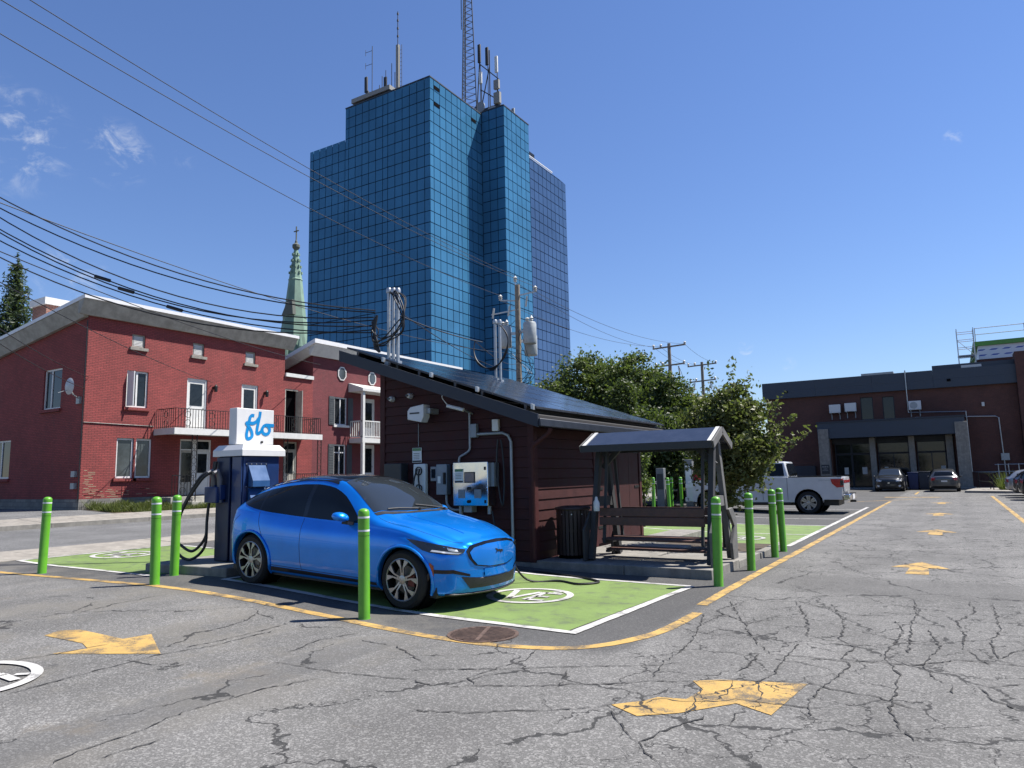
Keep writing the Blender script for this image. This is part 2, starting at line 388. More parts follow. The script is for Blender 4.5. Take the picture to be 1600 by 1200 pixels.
# green charging bays
marking('green_bay_paint', [[(-9.5, 7.12), (-3.62, 6.86), (-3.42, 10.26), (-9.5, 10.5)]], .004, 'paint_green')
marking('green_bay_paint', [[(-15.5, 6.98), (-11.1, 6.98), (-11.1, 10.2), (-15.5, 10.2)]], .004, 'paint_green')
marking('green_bay_paint', [[(-9.3, 16.5), (-3.22, 16.5), (-3.2, 22.6), (-9.3, 22.6)]], .004, 'paint_green')
marking('white_bay_line', stripe([(-9.62, 7.15), (-3.5, 6.85)], .11) , .009, 'paint_white')
marking('white_bay_line', stripe([(-3.52, 6.80), (-3.36, 10.30)], .11), .010, 'paint_white')
marking('white_bay_line', stripe([(-9.5, 10.56), (-3.38, 10.30)], .10), .009, 'paint_white')
marking('white_bay_line', stripe([(-9.60, 7.10), (-9.62, 8.5)], .10), .010, 'paint_white')
marking('white_bay_line', stripe([(-17.2, 7.25), (-15.6, 6.95), (-13.0, 6.92), (-10.9, 6.86)], .10), .009, 'paint_white')
marking('white_bay_line', stripe([(-15.55, 7.0), (-15.5, 10.2)], .10), .010, 'paint_white')
marking('white_bay_line', stripe([(-15.5, 10.2), (-11.1, 10.2)], .10), .009, 'paint_white')
for yy in (16.5, 19.4, 22.6, 25.6, 31.6):
    marking('white_bay_line', stripe([(-9.3, yy), (-3.25, yy)], .10), .009, 'paint_white')
marking('white_bay_line', stripe([(-3.18, 16.4), (-3.2, 33.5)], .12), .010, 'paint_white')
marking('yellow_edge_line', stripe([(-19.5, 5.5), (-16, 5.86), (-14.06, 6.02), (-10.02, 6.26), (-8.0, 6.3), (-6.27, 6.23), (-4.52, 6.03), (-3.53, 6.13), (-3.03, 6.50), (-2.74, 7.3), (-2.70, 8.45)], .13), .0045, 'paint_yellow')
marking('yellow_edge_line', stripe([(-2.80, 8.95), (-2.82, 12), (-2.80, 17.14), (-2.76, 39.5)], .14), .0045, 'paint_yellow')
marking('yellow_edge_line', stripe([(1.62, 21.5), (1.62, 46.5)], .14), .0045, 'paint_yellow')
marking('yellow_bay_line', stripe([(-2.1, 49.5), (-2.1, 54.5)], .14), .0045, 'paint_yellow')
marking('yellow_bay_line', stripe([(-4.6, 38.6), (-1.9, 42.0)], .14), .0045, 'paint_yellow')
for yy in (42.0, 45.0, 48.0): marking('white_bay_line', stripe([(1.7, yy), (6.5, yy)], .12), .009, 'paint_white')
marking('yellow_arrow', [[(-2.23, 4.90), (-2.05, 5.10), (-2.0, 5.22), (-1.80, 5.27), (-1.76, 5.55), (-1.90, 5.74), (-1.71, 5.87), (-1.10, 6.07), (-1.19, 5.20), (-1.46, 5.34), (-1.75, 4.95), (-1.98, 4.76)]], .0045, 'paint_yellow')
marking('yellow_arrow', [[(-8.10, 3.90), (-8.2, 4.1), (-8.05, 4.24), (-7.35, 4.29), (-7.31, 4.57), (-6.54, 4.19), (-7.35, 3.62), (-7.27, 3.90), (-7.5, 3.97)]], .0045, 'paint_yellow')
def fwd_arrow(x, y, s):
    return [(x+a*s, y+b*s) for a, b in ((-.17, 0), (.17, 0), (.14, .85), (.46, .85), (.02, 1.75), (-.44, .85), (-.14, .85))]
for (x, y, s) in ((-.62, 12.85, .95), (-.52, 20.3, 1.0), (-.58, 28.2, 1.0), (-.6, 37.0, 1.0)):
    marking('yellow_arrow', [fwd_arrow(x, y, s)], .0045, 'paint_yellow')
marking('yellow_bay_line', [[(-3.4, 44.6), (-.7, 44.6), (-.7, 45.2), (-3.4, 45.2)]], .0045, 'paint_yellow')
def ev_badge(cx, cy, r, name='charging_bay_symbol'):
    polys = []; n = 48
    for i in range(n):
        a, b = 2*math.pi*i/n, 2*math.pi*(i+1)/n
        polys.append([(cx+r*math.cos(a), cy+r*math.sin(a)), (cx+r*math.cos(b), cy+r*math.sin(b)), (cx+.84*r*math.cos(b), cy+.84*r*math.sin(b)), (cx+.84*r*math.cos(a), cy+.84*r*math.sin(a))])
    def st(ax, ay, bx, by, w=.10):
        polys.extend(stripe([(cx+ax*r, cy+ay*r), (cx+bx*r, cy+by*r)], w*r*1.5, 1.0, 0))
    st(-.62, .48, -.26, -.50); st(-.26, -.5, .02, .48)                       # V
    st(.16, -.52, .16, .5); st(.16, .44, .60, .44); st(.16, -.02, .5, -.02); st(.16, -.46, .60, -.46)   # E
    st(.30, .56, .44, .70, .07)                                              # its accent
    marking(name, polys, .013, 'paint_white')
ev_badge(-5.08, 8.63, .60); ev_badge(-14.7, 8.5, .60); ev_badge(-7.08, 2.80, .56); ev_badge(-4.6, 18.0, .6)
# long open cracks traced where they run in the old paving
CRACKS = [[(-3.97, 4.75), (-3.78, 4.69), (-3.54, 4.71), (-2.88, 5.08), (-2.42, 5.40), (-2.26, 5.54), (-1.88, 5.72)], [(-4.12, 4.93), (-4.03, 5.00), (-3.37, 5.39), (-2.91, 5.70), (-2.34, 6.03), (-2.13, 6.24)], [(-3.51, 6.08), (-3.41, 5.73), (-3.51, 5.21), (-3.54, 4.97), (-3.39, 4.85)], [(-3.44, 4.12), (-3.17, 4.21), (-2.94, 4.35), (-2.41, 4.70), (-2.21, 4.91)], [(-2.61, 8.40), (-2.32, 7.11), (-2.28, 6.18), (-2.22, 5.70)], [(-2.90, 5.56), (-2.85, 5.33), (-2.77, 5.14)], [(-7.41, 3.21), (-7.34, 3.49), (-7.31, 3.70), (-7.27, 4.10)], [(-6.45, 2.88), (-6.45, 3.13), (-6.50, 3.57), (-6.52, 4.17), (-6.39, 4.63), (-6.41, 5.43)], [(-4.70, 2.34), (-4.77, 2.53), (-4.77, 2.65), (-4.76, 2.84), (-4.85, 3.17), (-4.86, 3.53), (-4.80, 4.01), (-4.64, 4.40)], [(-4.54, 2.52), (-4.50, 2.82), (-4.48, 2.93)], [(-6.56, 4.46), (-6.51, 4.86), (-6.52, 5.61)], [(-5.57, 4.87), (-5.69, 5.39), (-5.55, 5.80)], [(-5.35, 5.59), (-4.81, 5.56), (-4.20, 5.20)], [(-5.40, 4.58), (-4.69, 4.59), (-3.94, 4.72)], [(-1.83, 9.69), (-1.50, 8.50), (-1.37, 7.71)], [(-2.00, 7.89), (-1.74, 7.22), (-1.53, 6.86), (-1.40, 6.90), (-1.17, 6.90), (-0.88, 6.90), (-0.65, 7.05)], [(-2.10, 6.71), (-1.88, 6.77), (-1.64, 6.81), (-1.62, 6.34), (-1.69, 6.11)], [(-1.40, 7.39), (-1.40, 6.83), (-1.39, 6.18), (-1.45, 5.96), (-1.34, 5.62), (-1.31, 5.26)], [(-0.91, 7.47), (-0.98, 6.95), (-0.88, 6.86), (-0.91, 6.51), (-0.99, 6.00)], [(-0.67, 8.90), (-0.57, 8.39), (-0.62, 7.79), (-0.67, 7.35), (-0.58, 6.92), (-0.51, 6.66), (-0.50, 6.17), (-0.53, 5.90)], [(-0.54, 10.29), (-0.50, 9.45), (-0.51, 8.76), (-0.48, 7.45)], [(0.01, 10.55), (0.08, 9.82), (-0.12, 9.17), (-0.05, 8.55), (-0.07, 7.89), (0.01, 7.63), (0.12, 7.30)], [(-0.36, 7.05), (-0.26, 6.65), (-0.15, 6.53), (-0.14, 6.29)], [(0.31, 6.77), (0.02, 6.56), (0.09, 6.27), (0.23, 6.08)], [(-0.98, 6.95), (-0.41, 7.03), (-0.11, 7.37), (0.35, 7.40)], [(-1.80, 9.70), (-1.08, 9.05), (-0.71, 9.23), (-0.50, 9.45)], [(-1.58, 4.97), (-1.72, 4.61), (-1.79, 4.33), (-1.73, 4.24), (-1.54, 4.04)], [(-2.20, 4.79), (-1.88, 4.40), (-1.74, 4.26)], [(-1.88, 5.72), (-1.60, 5.90), (-1.11, 6.12), (-0.92, 6.00), (-0.61, 5.95), (-0.36, 5.77)], [(-2.02, 5.04), (-1.98, 5.19), (-1.75, 5.22), (-1.48, 5.42), (-1.24, 5.45), (-0.89, 5.51)], [(-1.78, 5.60), (-1.76, 5.34), (-1.69, 5.09), (-1.73, 4.89)], [(-1.63, 5.89), (-1.58, 5.62), (-1.60, 5.36)], [(-1.38, 5.30), (-1.38, 5.01), (-1.38, 4.87)], [(-0.99, 6.00), (-1.02, 5.57), (-0.92, 5.18)], [(-0.53, 5.90), (-0.46, 5.43), (-0.34, 5.12)], [(-2.53, 8.65), (-2.03, 8.09), (-1.82, 8.70)], [(-2.56, 9.34), (-2.00, 7.89)], [(-1.40, 9.64), (-1.13, 8.53), (-1.08, 7.73), (-0.91, 7.47)], [(-0.36, 8.56), (-0.24, 7.86), (-0.36, 7.05)], [(0.25, 10.42), (0.27, 8.87), (0.15, 8.20), (0.19, 7.57)], [(0.19, 7.57), (0.40, 8.05)]]
mat('crack_tar', (.026, .025, .024), .95)
for ln in CRACKS:
    P = [Vector((x, y, 0)) for x, y in ln]; Q = []
    for a_, b_ in zip(P[:-1], P[1:]):
        n_ = max(2, int((b_-a_).length/.05)); Q += [a_.lerp(b_, i/n_)+Vector((random.gauss(0, .011), random.gauss(0, .011), 0)) for i in range(n_)]
    Q.append(P[-1]); pl = []; wd = [max(.0015, random.gauss(.005, .0032)) for _ in Q]; wd[0] = wd[-1] = .001
    for i in range(len(Q)-1):
        d_ = (Q[i+1]-Q[i]).normalized(); n_ = Vector((-d_.y, d_.x, 0)); m_ = ((Q[min(i+2, len(Q)-1)]-Q[i+1]).normalized() if i+2 < len(Q) else d_); k_ = Vector((-m_.y, m_.x, 0))
        pl.append([Q[i]+n_*wd[i], Q[i]-n_*wd[i], Q[i+1]-k_*wd[i+1], Q[i+1]+k_*wd[i+1]])
    marking('pavement_crack', pl, .0062, 'crack_tar')
# storm drain
mat('cast_iron', (.10, .065, .05), .75, .3, .4, 20, .5)
dr = tag(MB().cyl((-4.33, 6.37, -.10), (-4.33, 6.37, .0015), .37, 32).build('drain_pit', mat('pit_dark', (.003, .003, .003), .9, spec=.03), loc=(-4.33, 6.37, 0)), 'rusty round cast iron storm drain grate beside the yellow line', 'drain')
mb = MB(); mb.lathe([(.335, .0), (.375, .0), (.375, .010), (.335, .010)], (-4.33, 6.37, .001), 'z', 32, True); mb.build('rim', 'cast_iron', dr)
for k in range(-6, 7):
    y = k*.052; hw = math.sqrt(max(.34**2-y*y, 0))
    dx, dy = math.cos(R(22)), math.sin(R(22))
    for sgn in (-1, 1):
        a, b = (.02, hw) if sgn > 0 else (-hw, -.02)
        if hw > .06: MB().bar((-4.33+a*dx-y*dy, 6.37+a*dy+y*dx, .008), (-4.33+b*dx-y*dy, 6.37+b*dy+y*dx, .008), .026, .014).build('grate_bar', 'cast_iron', dr)
MB().bar((-4.33+.34*dy, 6.37-.34*dx, .0095), (-4.33-.34*dy, 6.37+.34*dx, .0095), .04, .015).build('centre_bar', 'cast_iron', dr)
# ------------------------------------------------------------------ buildings: shared materials and builders
def brick_mat(name, c1, c2, mortar, w=.215, h=.067, rough=.85, dirt=.25):
    m, nt, b = new_mat(name)
    g = nt.new('ShaderNodeNewGeometry'); pos = g.outputs['Position']
    sp = nt.new('ShaderNodeSeparateXYZ', _0=pos); sn = nt.new('ShaderNodeSeparateXYZ', _0=g.outputs['True Normal'])
    ax = nt.ramp(nt.math('ABSOLUTE', sn.outputs[0]), .45, .55)
    u = nt.math('ADD', nt.math('MULTIPLY', sp.outputs[1], ax), nt.math('MULTIPLY', sp.outputs[0], nt.math('SUBTRACT', 1.0, ax)))
    vec = nt.new('ShaderNodeCombineXYZ', _0=u, _1=sp.outputs[2], _2=0.0)
    br = nt.new('ShaderNodeTexBrick', dict(offset=.5), Vector=vec.outputs[0], Color1=(*c1, 1), Color2=(*c2, 1), Mortar=(*mortar, 1), Scale=1.0, Mortar_Size=.009, Mortar_Smooth=.3, Bias=0.0, Brick_Width=w, Row_Height=h)
    n = nt.noise(pos, .8, 5, .7).outputs[0]; n2 = nt.noise(pos, 14, 4, .7).outputs[0]
    k = nt.math('MULTIPLY', nt.ramp(n, .25, .75, .82, 1.14), nt.ramp(n2, .3, .7, .88, 1.1))
    c = nt.mix(1.0, br.outputs[0], nt.new('ShaderNodeCombineColor', _0=k, _1=k, _2=k), 'MULTIPLY')
    st = nt.noise(nt.vmath('MULTIPLY', pos, (1.5, 1.5, .25)).outputs[0], 1.6, 5, .7).outputs[0]
    c = nt.mix(nt.ramp(st, .52, .75, 0, dirt), c, (.07, .04, .035, 1))
    nt.put(b.inputs['Base Color'], c); b.inputs['Roughness'].default_value = rough
    nt.put(b.inputs['Normal'], nt.new('ShaderNodeBump', Strength=.6, Distance=.006, Height=nt.math('SUBTRACT', 1.0, br.outputs['Fac'])).outputs[0])
brick_mat('brick_red', (.255, .046, .042), (.205, .036, .034), (.085, .020, .019))
brick_mat('brick_plum', (.165, .033, .038), (.135, .027, .032), (.085, .024, .027))
brick_mat('brick_dark', (.10, .034, .026), (.078, .027, .022), (.085, .055, .046))
brick_mat('brick_chimney', (.26, .10, .065), (.20, .075, .05), (.25, .2, .17))
brick_mat('stone_base', (.20, .19, .17), (.14, .135, .125), (.09, .085, .08), .42, .19)
mat('white_trim', (.54, .54, .52), .55, var=.06, dirt=.12); mat('white_pvc', (.58, .58, .57), .4, var=.04)
mat('grey_wood', (.30, .29, .255), .8, var=.22, scale=3, dirt=.35, bump=.2)
mat('drip_white', (.62, .62, .62), .4, var=.04)
mat('glass_dark', (.012, .015, .018), .06, spec=.4, var=.3); mat('glass_room', (.05, .06, .065), .08, spec=.5, var=.5, scale=1.2)
mat('iron_black', (.012, .012, .012), .5, .3); mat('dark_open', (.004, .004, .005), .9, spec=.03)
mat('shutter_grey', (.055, .062, .068), .6); mat('roof_grey', (.09, .09, .09), .9)
mat('galv', (.42, .43, .43), .42, .75, .12, 10); mat('steel_grey', (.30, .32, .33), .5, .4)
mat('black_rubber', (.010, .010, .011), .55); mat('cable_black', (.008, .008, .009), .5)
MAPX = lambda X: (lambda u, z, d: (X-d, u, z))       # facade looking to +X
MAPY = lambda Y: (lambda u, z, d: (u, Y+d, z))       # facade looking to -Y
def facade(mp, u0, u1, z0, z1, holes, depth=.16):
    mb = MB(); us = sorted({u0, u1, *[h[0] for h in holes], *[h[1] for h in holes]}); zs = sorted({z0, z1, *[h[2] for h in holes], *[h[3] for h in holes]})
    for a, b in zip(us[:-1], us[1:]):
        for c, d in zip(zs[:-1], zs[1:]):
            mu, mz = (a+b)/2, (c+d)/2
            if any(h[0] < mu < h[1] and h[2] < mz < h[3] for h in holes): continue
            mb.add([mp(a, c, 0), mp(b, c, 0), mp(b, d, 0), mp(a, d, 0)], [(0, 1, 2, 3)])
    for (a, b, c, d) in holes:
        for p, q in (((a, c), (b, c)), ((b, c), (b, d)), ((b, d), (a, d)), ((a, d), (a, c))):
            mb.add([mp(*p, 0), mp(*q, 0), mp(*q, depth), mp(*p, depth)], [(0, 1, 2, 3)])
        mb.add([mp(a, c, depth), mp(b, c, depth), mp(b, d, depth), mp(a, d, depth)], [(0, 1, 2, 3)])
    return mb
def mbox(mb, mp, a, b, c, d, d0, d1):
    return mb.hexa([mp(a, c, d0), mp(b, c, d0), mp(b, c, d1), mp(a, c, d1), mp(a, d, d0), mp(b, d, d0), mp(b, d, d1), mp(a, d, d1)])
def window(root, mp, a, b, c, d, frame='white_pvc', glass='glass_dark', fw=.07, split=(), cross=(), sill=None, dep=.06, name='window'):
    mb = MB(); i0, i1 = dep, dep+.07
    for r in ((a, a+fw, c, d), (b-fw, b, c, d), (a+fw, b-fw, c, c+fw), (a+fw, b-fw, d-fw, d)): mbox(mb, mp, *r, i0, i1)
    for s in split: mbox(mb, mp, a+(b-a)*s-fw*.5, a+(b-a)*s+fw*.5, c+fw, d-fw, i0+.004, i1)
    for s in cross: mbox(mb, mp, a+fw, b-fw, c+(d-c)*s-fw*.4, c+(d-c)*s+fw*.4, i0+.008, i1)
    o = mb.build(name, frame, root)
    us = [a+fw*.8]+[a+(b-a)*s for s in split]+[b-fw*.8]
    for p, q in zip(us[:-1], us[1:]):
        g = MB(); mbox(g, mp, p+.012, q-.012, c+fw*.8, d-fw*.8, i0+.035, i0+.05); g.build('pane', glass, o)
    if sill:
        s = MB(); mbox(s, mp, a-.1, b+.1, c-.12, c-.002, -.09, .05); s.build('sill', sill, root)
    return o
def door(root, mp, a, b, c, d, leaf='white_trim', frame='white_pvc', glaz=(.2, .8, .55, .92), transom=0.0, dep=.05):
    f = MB(); t = .07
    for r in ((a, a+t, c, d), (b-t, b, c, d), (a+t, b-t, d-t, d)): mbox(f, mp, *r, dep, dep+.1)
    o = f.build('door', frame, root); top = d-t
    if transom:
        m = MB(); mbox(m, mp, a+t, b-t, d-t-transom-.05, d-t-transom, dep+.01, dep+.09); m.build('transom_bar', frame, o)
        g = MB(); mbox(g, mp, a+t+.01, b-t-.01, d-t-transom+.01, d-t-.01, dep+.05, dep+.065); g.build('transom_pane', 'glass_dark', o); top = d-t-transom-.06
    l = MB(); mbox(l, mp, a+t+.005, b-t-.005, c+.02, top, dep+.03, dep+.08); l.build('leaf', leaf, o)
    u0, u1, v0, v1 = glaz; w, h = (b-a-2*t), (top-c)
    if u1 > u0:
        g = MB(); mbox(g, mp, a+t+w*u0, a+t+w*u1, c+h*v0, c+h*v1, dep+.018, dep+.04); g.build('pane', 'glass_dark', o)
    k = MB(); p = mp(b-t-w*.08, c+h*.45, dep+.0); q = mp(b-t-w*.08, c+h*.45, dep+.04); k.cyl(p, q, .03, 8); k.build('handle', 'steel_grey', o)
    return o
def iron_rail(root, p, q, z0, z1, name='railing', step=.13, scroll=True):
    p, q = Vector(p), Vector(q); L = (q-p).length; n = max(2, int(L/step)); mb = MB()
    mb.bar((p.x, p.y, z1), (q.x, q.y, z1), .04, .03); mb.bar((p.x, p.y, z0+.06), (q.x, q.y, z0+.06), .03, .02)
    for i in range(n+1):
        a = p.lerp(q, i/n); mb.bar((a.x, a.y, z0+.02), (a.x, a.y, z1), .018, .018)
    if scroll:
        d = (q-p).normalized(); k = max(1, int(L/1.0))
        for i in range(k):
            c = p.lerp(q, (i+.5)/k); zc = (z0+z1)/2
            for s in (-.17, .17):
                ring = [c+d*.13*math.cos(t*math.pi/6)+Vector((0, 0, zc+s+.13*math.sin(t*math.pi/6)-c.z)) for t in range(12)]
                mb.tube(ring, .012, 5, closed=True)
    return mb.build(name, 'iron_black', root)
# ------------------------------------------------------------------ corner house, red painted brick
H = thing('brick_house', 'two storey red painted brick corner house with iron balcony and pale wooden cornice', 'house', (-28, 19.2, .67))
FX, SY = MAPX(-28), MAPY(14.4)
VW = [(16.14, 16.70, 7.12, 7.66), (18.87, 19.43, 7.13, 7.70), (21.61, 22.18, 7.12, 7.70)]
UW = (16.0, 16.9, 4.66, 6.15); D1 = (18.66, 19.65, 3.82, 6.12); D2 = (21.45, 22.38, 3.82, 6.12)
L1 = (15.72, 16.42, 1.83, 3.41); L2 = (16.50, 17.17, 1.83, 3.41); LD = (18.44, 19.95, 1.05, 3.45)
facade(FX, 14.4, 23.95, 1.05, 8.3, VW+[UW, D1, D2, L1, L2, LD]).build('wall', 'brick_red', H)
CN = thing('brick_link', 'low red brick link with a dark open doorway between the two red houses', 'house', (-28, 24.9, .67))
OD = (24.0, 24.85, 3.85, 6.14); LD2 = (23.99, 24.83, 1.2, 3.5)
facade(FX, 23.95, 25.8, 1.05, 6.75, [OD, LD2], .35).build('wall', 'brick_red', CN)
MB().box(-28.12, -27.9, 23.97, 25.78, 6.752, 6.93).build('parapet', 'white_trim', CN)
MB().box(-36, -28.5, 23.97, 25.78, .5, 6.70).build('back_block', 'brick_red', CN)
f = MB()
for r in ((24.0, 24.07, 3.85, 6.14), (24.78, 24.85, 3.85, 6.14), (24.07, 24.78, 6.07, 6.14)): mbox(f, FX, *r, .02, .12)
f.build('door_frame', 'grey_wood', CN); k = MB(); mbox(k, FX, 24.075, 24.775, 3.86, 6.06, .18, .24); k.build('dark_opening', 'dark_open', CN)
k = MB(); k.hexa([(-28.05, 24.76, 3.87), (-27.45, 24.60, 3.87), (-27.44, 24.64, 3.87), (-28.05, 24.80, 3.87), (-28.05, 24.76, 6.05), (-27.45, 24.60, 6.05), (-27.44, 24.64, 6.05), (-28.05, 24.80, 6.05)]); k.build('open_door', 'grey_wood', CN)
door(CN, FX, *LD2, leaf='grey_wood', frame='grey_wood', glaz=(.18, .82, .4, .95), transom=.3)
# stone footing and worn brick at the foot
MB().box(-28.06, -27.97, 14.38, 17.3, .45, 1.06).build('footing', 'stone_base', H)
MB().box(-40, -28.05, 14.36, 14.44, .45, 1.06).build('footing', 'stone_base', H)
MB().box(-28.06, -27.99, 17.3, 23.95, .45, 1.045).build('footing', 'stone_base', H)
mat('mortar_worn', (.36, .29, .19), .9)
for k in range(16):
    yy, zz = 14.42+random.random()*.4, 1.12+k*.067; w_ = .10+random.random()*.25
    MB().box(-28.0, -27.9965, yy, yy+w_, zz, zz+.018).build('worn_joint', 'mortar_worn', H)
for k in range(26):
    yy, zz = 14.5+random.random()*2.6, 1.12+int(random.random()*5)*.067
    MB().box(-28.0, -27.9965, yy, yy+.15+random.random()*.3, zz, zz+.016).build('worn_joint', 'mortar_worn', H)
SW = [(-31.15, -29.76, 4.61, 6.24), (-35.0, -33.6, 1.91, 3.52)]
w = facade(SY, -40, -28, 1.05, 6.5, SW)
zr = lambda x: 8.28+(x+28)*.131
w.add([SY(-40, 6.5, 0), SY(-28, 6.5, 0), SY(-28, 8.3, 0), SY(-40, zr(-40), 0)], [(0, 1, 2, 3)])
w.build('side_wall', 'brick_red', H)
# roof with its cornice
rf = MB().prism([(-27.5, 8.66), (-27.5, 8.80), (-41, 8.80-13.5*.131), (-41, 8.66-13.5*.131)], 'y', 13.95, 24.4).build('roof', 'drip_white', H)
c = MB()
c.hexa([(-27.98, 13.97, 8.10), (-27.98, 24.35, 8.10), (-27.86, 24.35, 8.10), (-27.86, 13.97, 8.10), (-27.98, 13.97, 8.655), (-27.98, 24.35, 8.655), (-27.53, 24.35, 8.655), (-27.53, 13.97, 8.655)])
c.build('cornice', 'grey_wood', H)
c = MB(); q = lambda x, dz: 8.66+(x+27.5)*.131+dz
c.hexa([(-28.02, 14.38, q(-28, -.55)), (-41, 14.38, q(-41, -.55)), (-41, 14.24, q(-41, -.55)), (-28.02, 14.24, q(-28, -.55)), (-28.02, 14.38, q(-28, -.02)), (-41, 14.38, q(-41, -.02)), (-41, 13.98, q(-41, -.02)), (-28.02, 13.98, q(-28, -.02))])
c.build('rake_board', 'grey_wood', H)
MB().box(-40, -28.4, 14.7, 23.7, .6, 6.4).build('inner_block', 'dark_open', H)
ch = MB().box(-34.3, -33.1, 15.2, 16.1, 7.2, 9.45).build('chimney', 'brick_chimney', H)
MB().box(-34.38, -33.02, 15.1, 16.2, 9.452, 9.76).build('chimney_cap', 'white_trim', ch)
for v in VW:
    o = window(H, FX, *v, frame='grey_wood', glass='white_trim', fw=.06, sill='stone_col')
    for k in range(7):
        s = MB(); z = v[2]+.08+k*.058; mbox(s, FX, v[0]+.09, v[1]-.09, z, z+.035, .06, .09); s.build('louvre', 'white_trim', o)
window(H, FX, *UW, split=(.5,), sill='brick_red'); window(H, FX, *L1, sill='brick_red', glass='glass_room'); window(H, FX, *L2, sill='brick_red', glass='glass_room')
k = MB(); k.hexa([(-28.0, 16.03, 4.70), (-27.72, 16.12, 4.70), (-27.71, 16.16, 4.70), (-28.0, 16.07, 4.70), (-28.0, 16.03, 6.1), (-27.72, 16.12, 6.1), (-27.71, 16.16, 6.1), (-28.0, 16.07, 6.1)]); k.build('open_casement', 'white_pvc', H)
for s_ in SW: window(H, SY, *s_, split=(.38,), sill='brick_red')
door(H, FX, *D1, glaz=(.15, .85, .5, .93)); door(H, FX, *D2, glaz=(.15, .85, .45, .93))
door(H, FX, 18.44, 19.15, 1.05, 3.45, leaf='grey_wood', glaz=(.12, .88, .3, .95), transom=.35); door(H, FX, 19.17, 19.95, 1.05, 3.45, leaf='white_trim', glaz=(.15, .85, .5, .93), transom=.35)
bal = MB().box(-27.98, -26.6, 17.25, 25.12, 3.62, 3.80).build('balcony_floor', 'white_trim', H)
MB().box(-26.6, -26.56, 17.22, 25.15, 3.56, 3.82).build('fascia', 'white_trim', bal); MB().box(-27.98, -26.6, 17.21, 17.25, 3.56, 3.82).build('fascia', 'white_trim', bal)
iron_rail(H, (-26.66, 17.3, 0), (-26.66, 25.1, 0), 3.81, 4.62, 'balcony_railing'); iron_rail(H, (-27.95, 17.3, 0), (-26.66, 17.3, 0), 3.81, 4.62, 'balcony_railing'); iron_rail(H, (-27.95, 25.1, 0), (-26.66, 25.1, 0), 3.81, 4.62, 'balcony_railing')
for y in (18.2, 22.95, 25.05):
    mb = MB()
    for s in (-.12, .12): mb.bar((-26.66, y+s, G(-26.66)), (-26.66, y+s, 3.62), .025, .025)
    for k in range(9):
        z = 1.0+k*.3; mb.tube([(-26.66, y+.1*math.cos(t*math.pi/5), z+.13*math.sin(t*math.pi/5)) for t in range(10)], .01, 5, closed=True)
    mb.build('iron_post', 'iron_black', H)
st = MB().box(-27.97, -26.75, 17.3, 20.4, .5, 1.02).build('porch', 'grey_wood', H); MB().box(-26.75, -26.4, 18.0, 19.6, .5, .82).build('step', 'grey_wood', st)
iron_rail(H, (-26.8, 17.35, 0), (-26.8, 18.3, 0), 1.03, 1.9, 'porch_railing'); iron_rail(H, (-26.8, 19.4, 0), (-26.8, 20.4, 0), 1.03, 1.9, 'porch_railing', scroll=False); iron_rail(H, (-26.7, 23.2, 0), (-26.7, 25.0, 0), 1.03, 1.9, 'porch_railing')
MB().box(-27.97, -26.6, 23.2, 25.1, .5, 1.02).build('porch', 'grey_wood', H)
for y in (19.9, 22.7):
    l = MB().box(-28.0, -27.86, y, y+.1, 5.75, 5.85).build('wall_lamp', 'iron_black', H); MB().lathe([(.03, 5.74), (.07, 5.6), (.08, 5.85), (.02, 5.93)], (-27.82, y+.05, 0), 'z', 8).build('lantern', 'iron_black', l)
MB().tube([(-27.98, 14.4, 3.96), (-27.98, 17.2, 3.93)], .02, 6).build('wall_cable', 'cable_black', H)
MB().tube([(-27.97, 14.34, 7.9), (-27.97, 14.34, 1.0)], .022, 6).build('wall_cable', 'cable_black', H)
for z in (2.0, 1.55): MB().box(-28.45, -28.2, 14.28, 14.4, z-.1, z+.12).build('meter_box', 'steel_grey', H)
dsh = thing('satellite_dish', 'small grey satellite dish on the shaded side wall of the corner house', 'dish', (-28.3, 14.4, 4.7))
MB().lathe([(.0, 0), (.15, .018), (.27, .06), (.32, .09), (.30, .09), (.14, .03), (0, .015)], (-28.12, 13.80, 5.30), 'y', 24).build('reflector', mat('dish_grey', (.42, .43, .44), .5), dsh, 40)
MB().tube([(-28.12, 13.86, 5.28), (-28.15, 14.05, 5.0), (-28.3, 14.39, 4.85)], .025, 6).build('arm', 'steel_grey', dsh); MB().box(-28.42, -28.2, 14.3, 14.4, 4.68, 4.95).build('wall_plate', 'steel_grey', dsh)
MB().tube([(-28.12, 13.82, 5.15), (-28.12, 13.5, 5.02)], .012, 5).build('feed_arm', 'steel_grey', dsh)
# ------------------------------------------------------------------ second house
H2 = thing('brick_house', 'plum brick house with octagonal windows and white balcony behind the charging shed', 'house', (-28, 31, .67))
W1 = (27.35, 28.28, 4.5, 6.01); W2 = (27.34, 28.22, 1.73, 3.46); W3 = (32.6, 33.5, 4.5, 6.0); D3 = (29.6, 30.5, 3.8, 6.1); D4 = (29.6, 30.5, 1.3, 3.5)
facade(FX, 25.8, 38, 1.0, 8.05, [W1, W2, W3, D3, D4]).build('wall', 'brick_plum', H2)
s = facade(MAPY(25.8), -36, -28, 5.0, 7.2, []); s.add([(-36, 25.8, 7.2), (-28, 25.8, 7.2), (-28, 25.8, 8.06), (-36, 25.8, 7.2)], [(0, 1, 2)]); s.build('side_wall', 'brick_plum', H2)
MB().box(-36, -28.2, 26, 37.8, .6, 7.0).build('inner_block', 'dark_open', H2)
MB().prism([(-27.45, 8.62), (-27.45, 8.84), (-38, 8.84-10.5*.31), (-38, 8.62-10.5*.31)], 'y', 25.4, 38.4).build('roof', 'drip_white', H2)
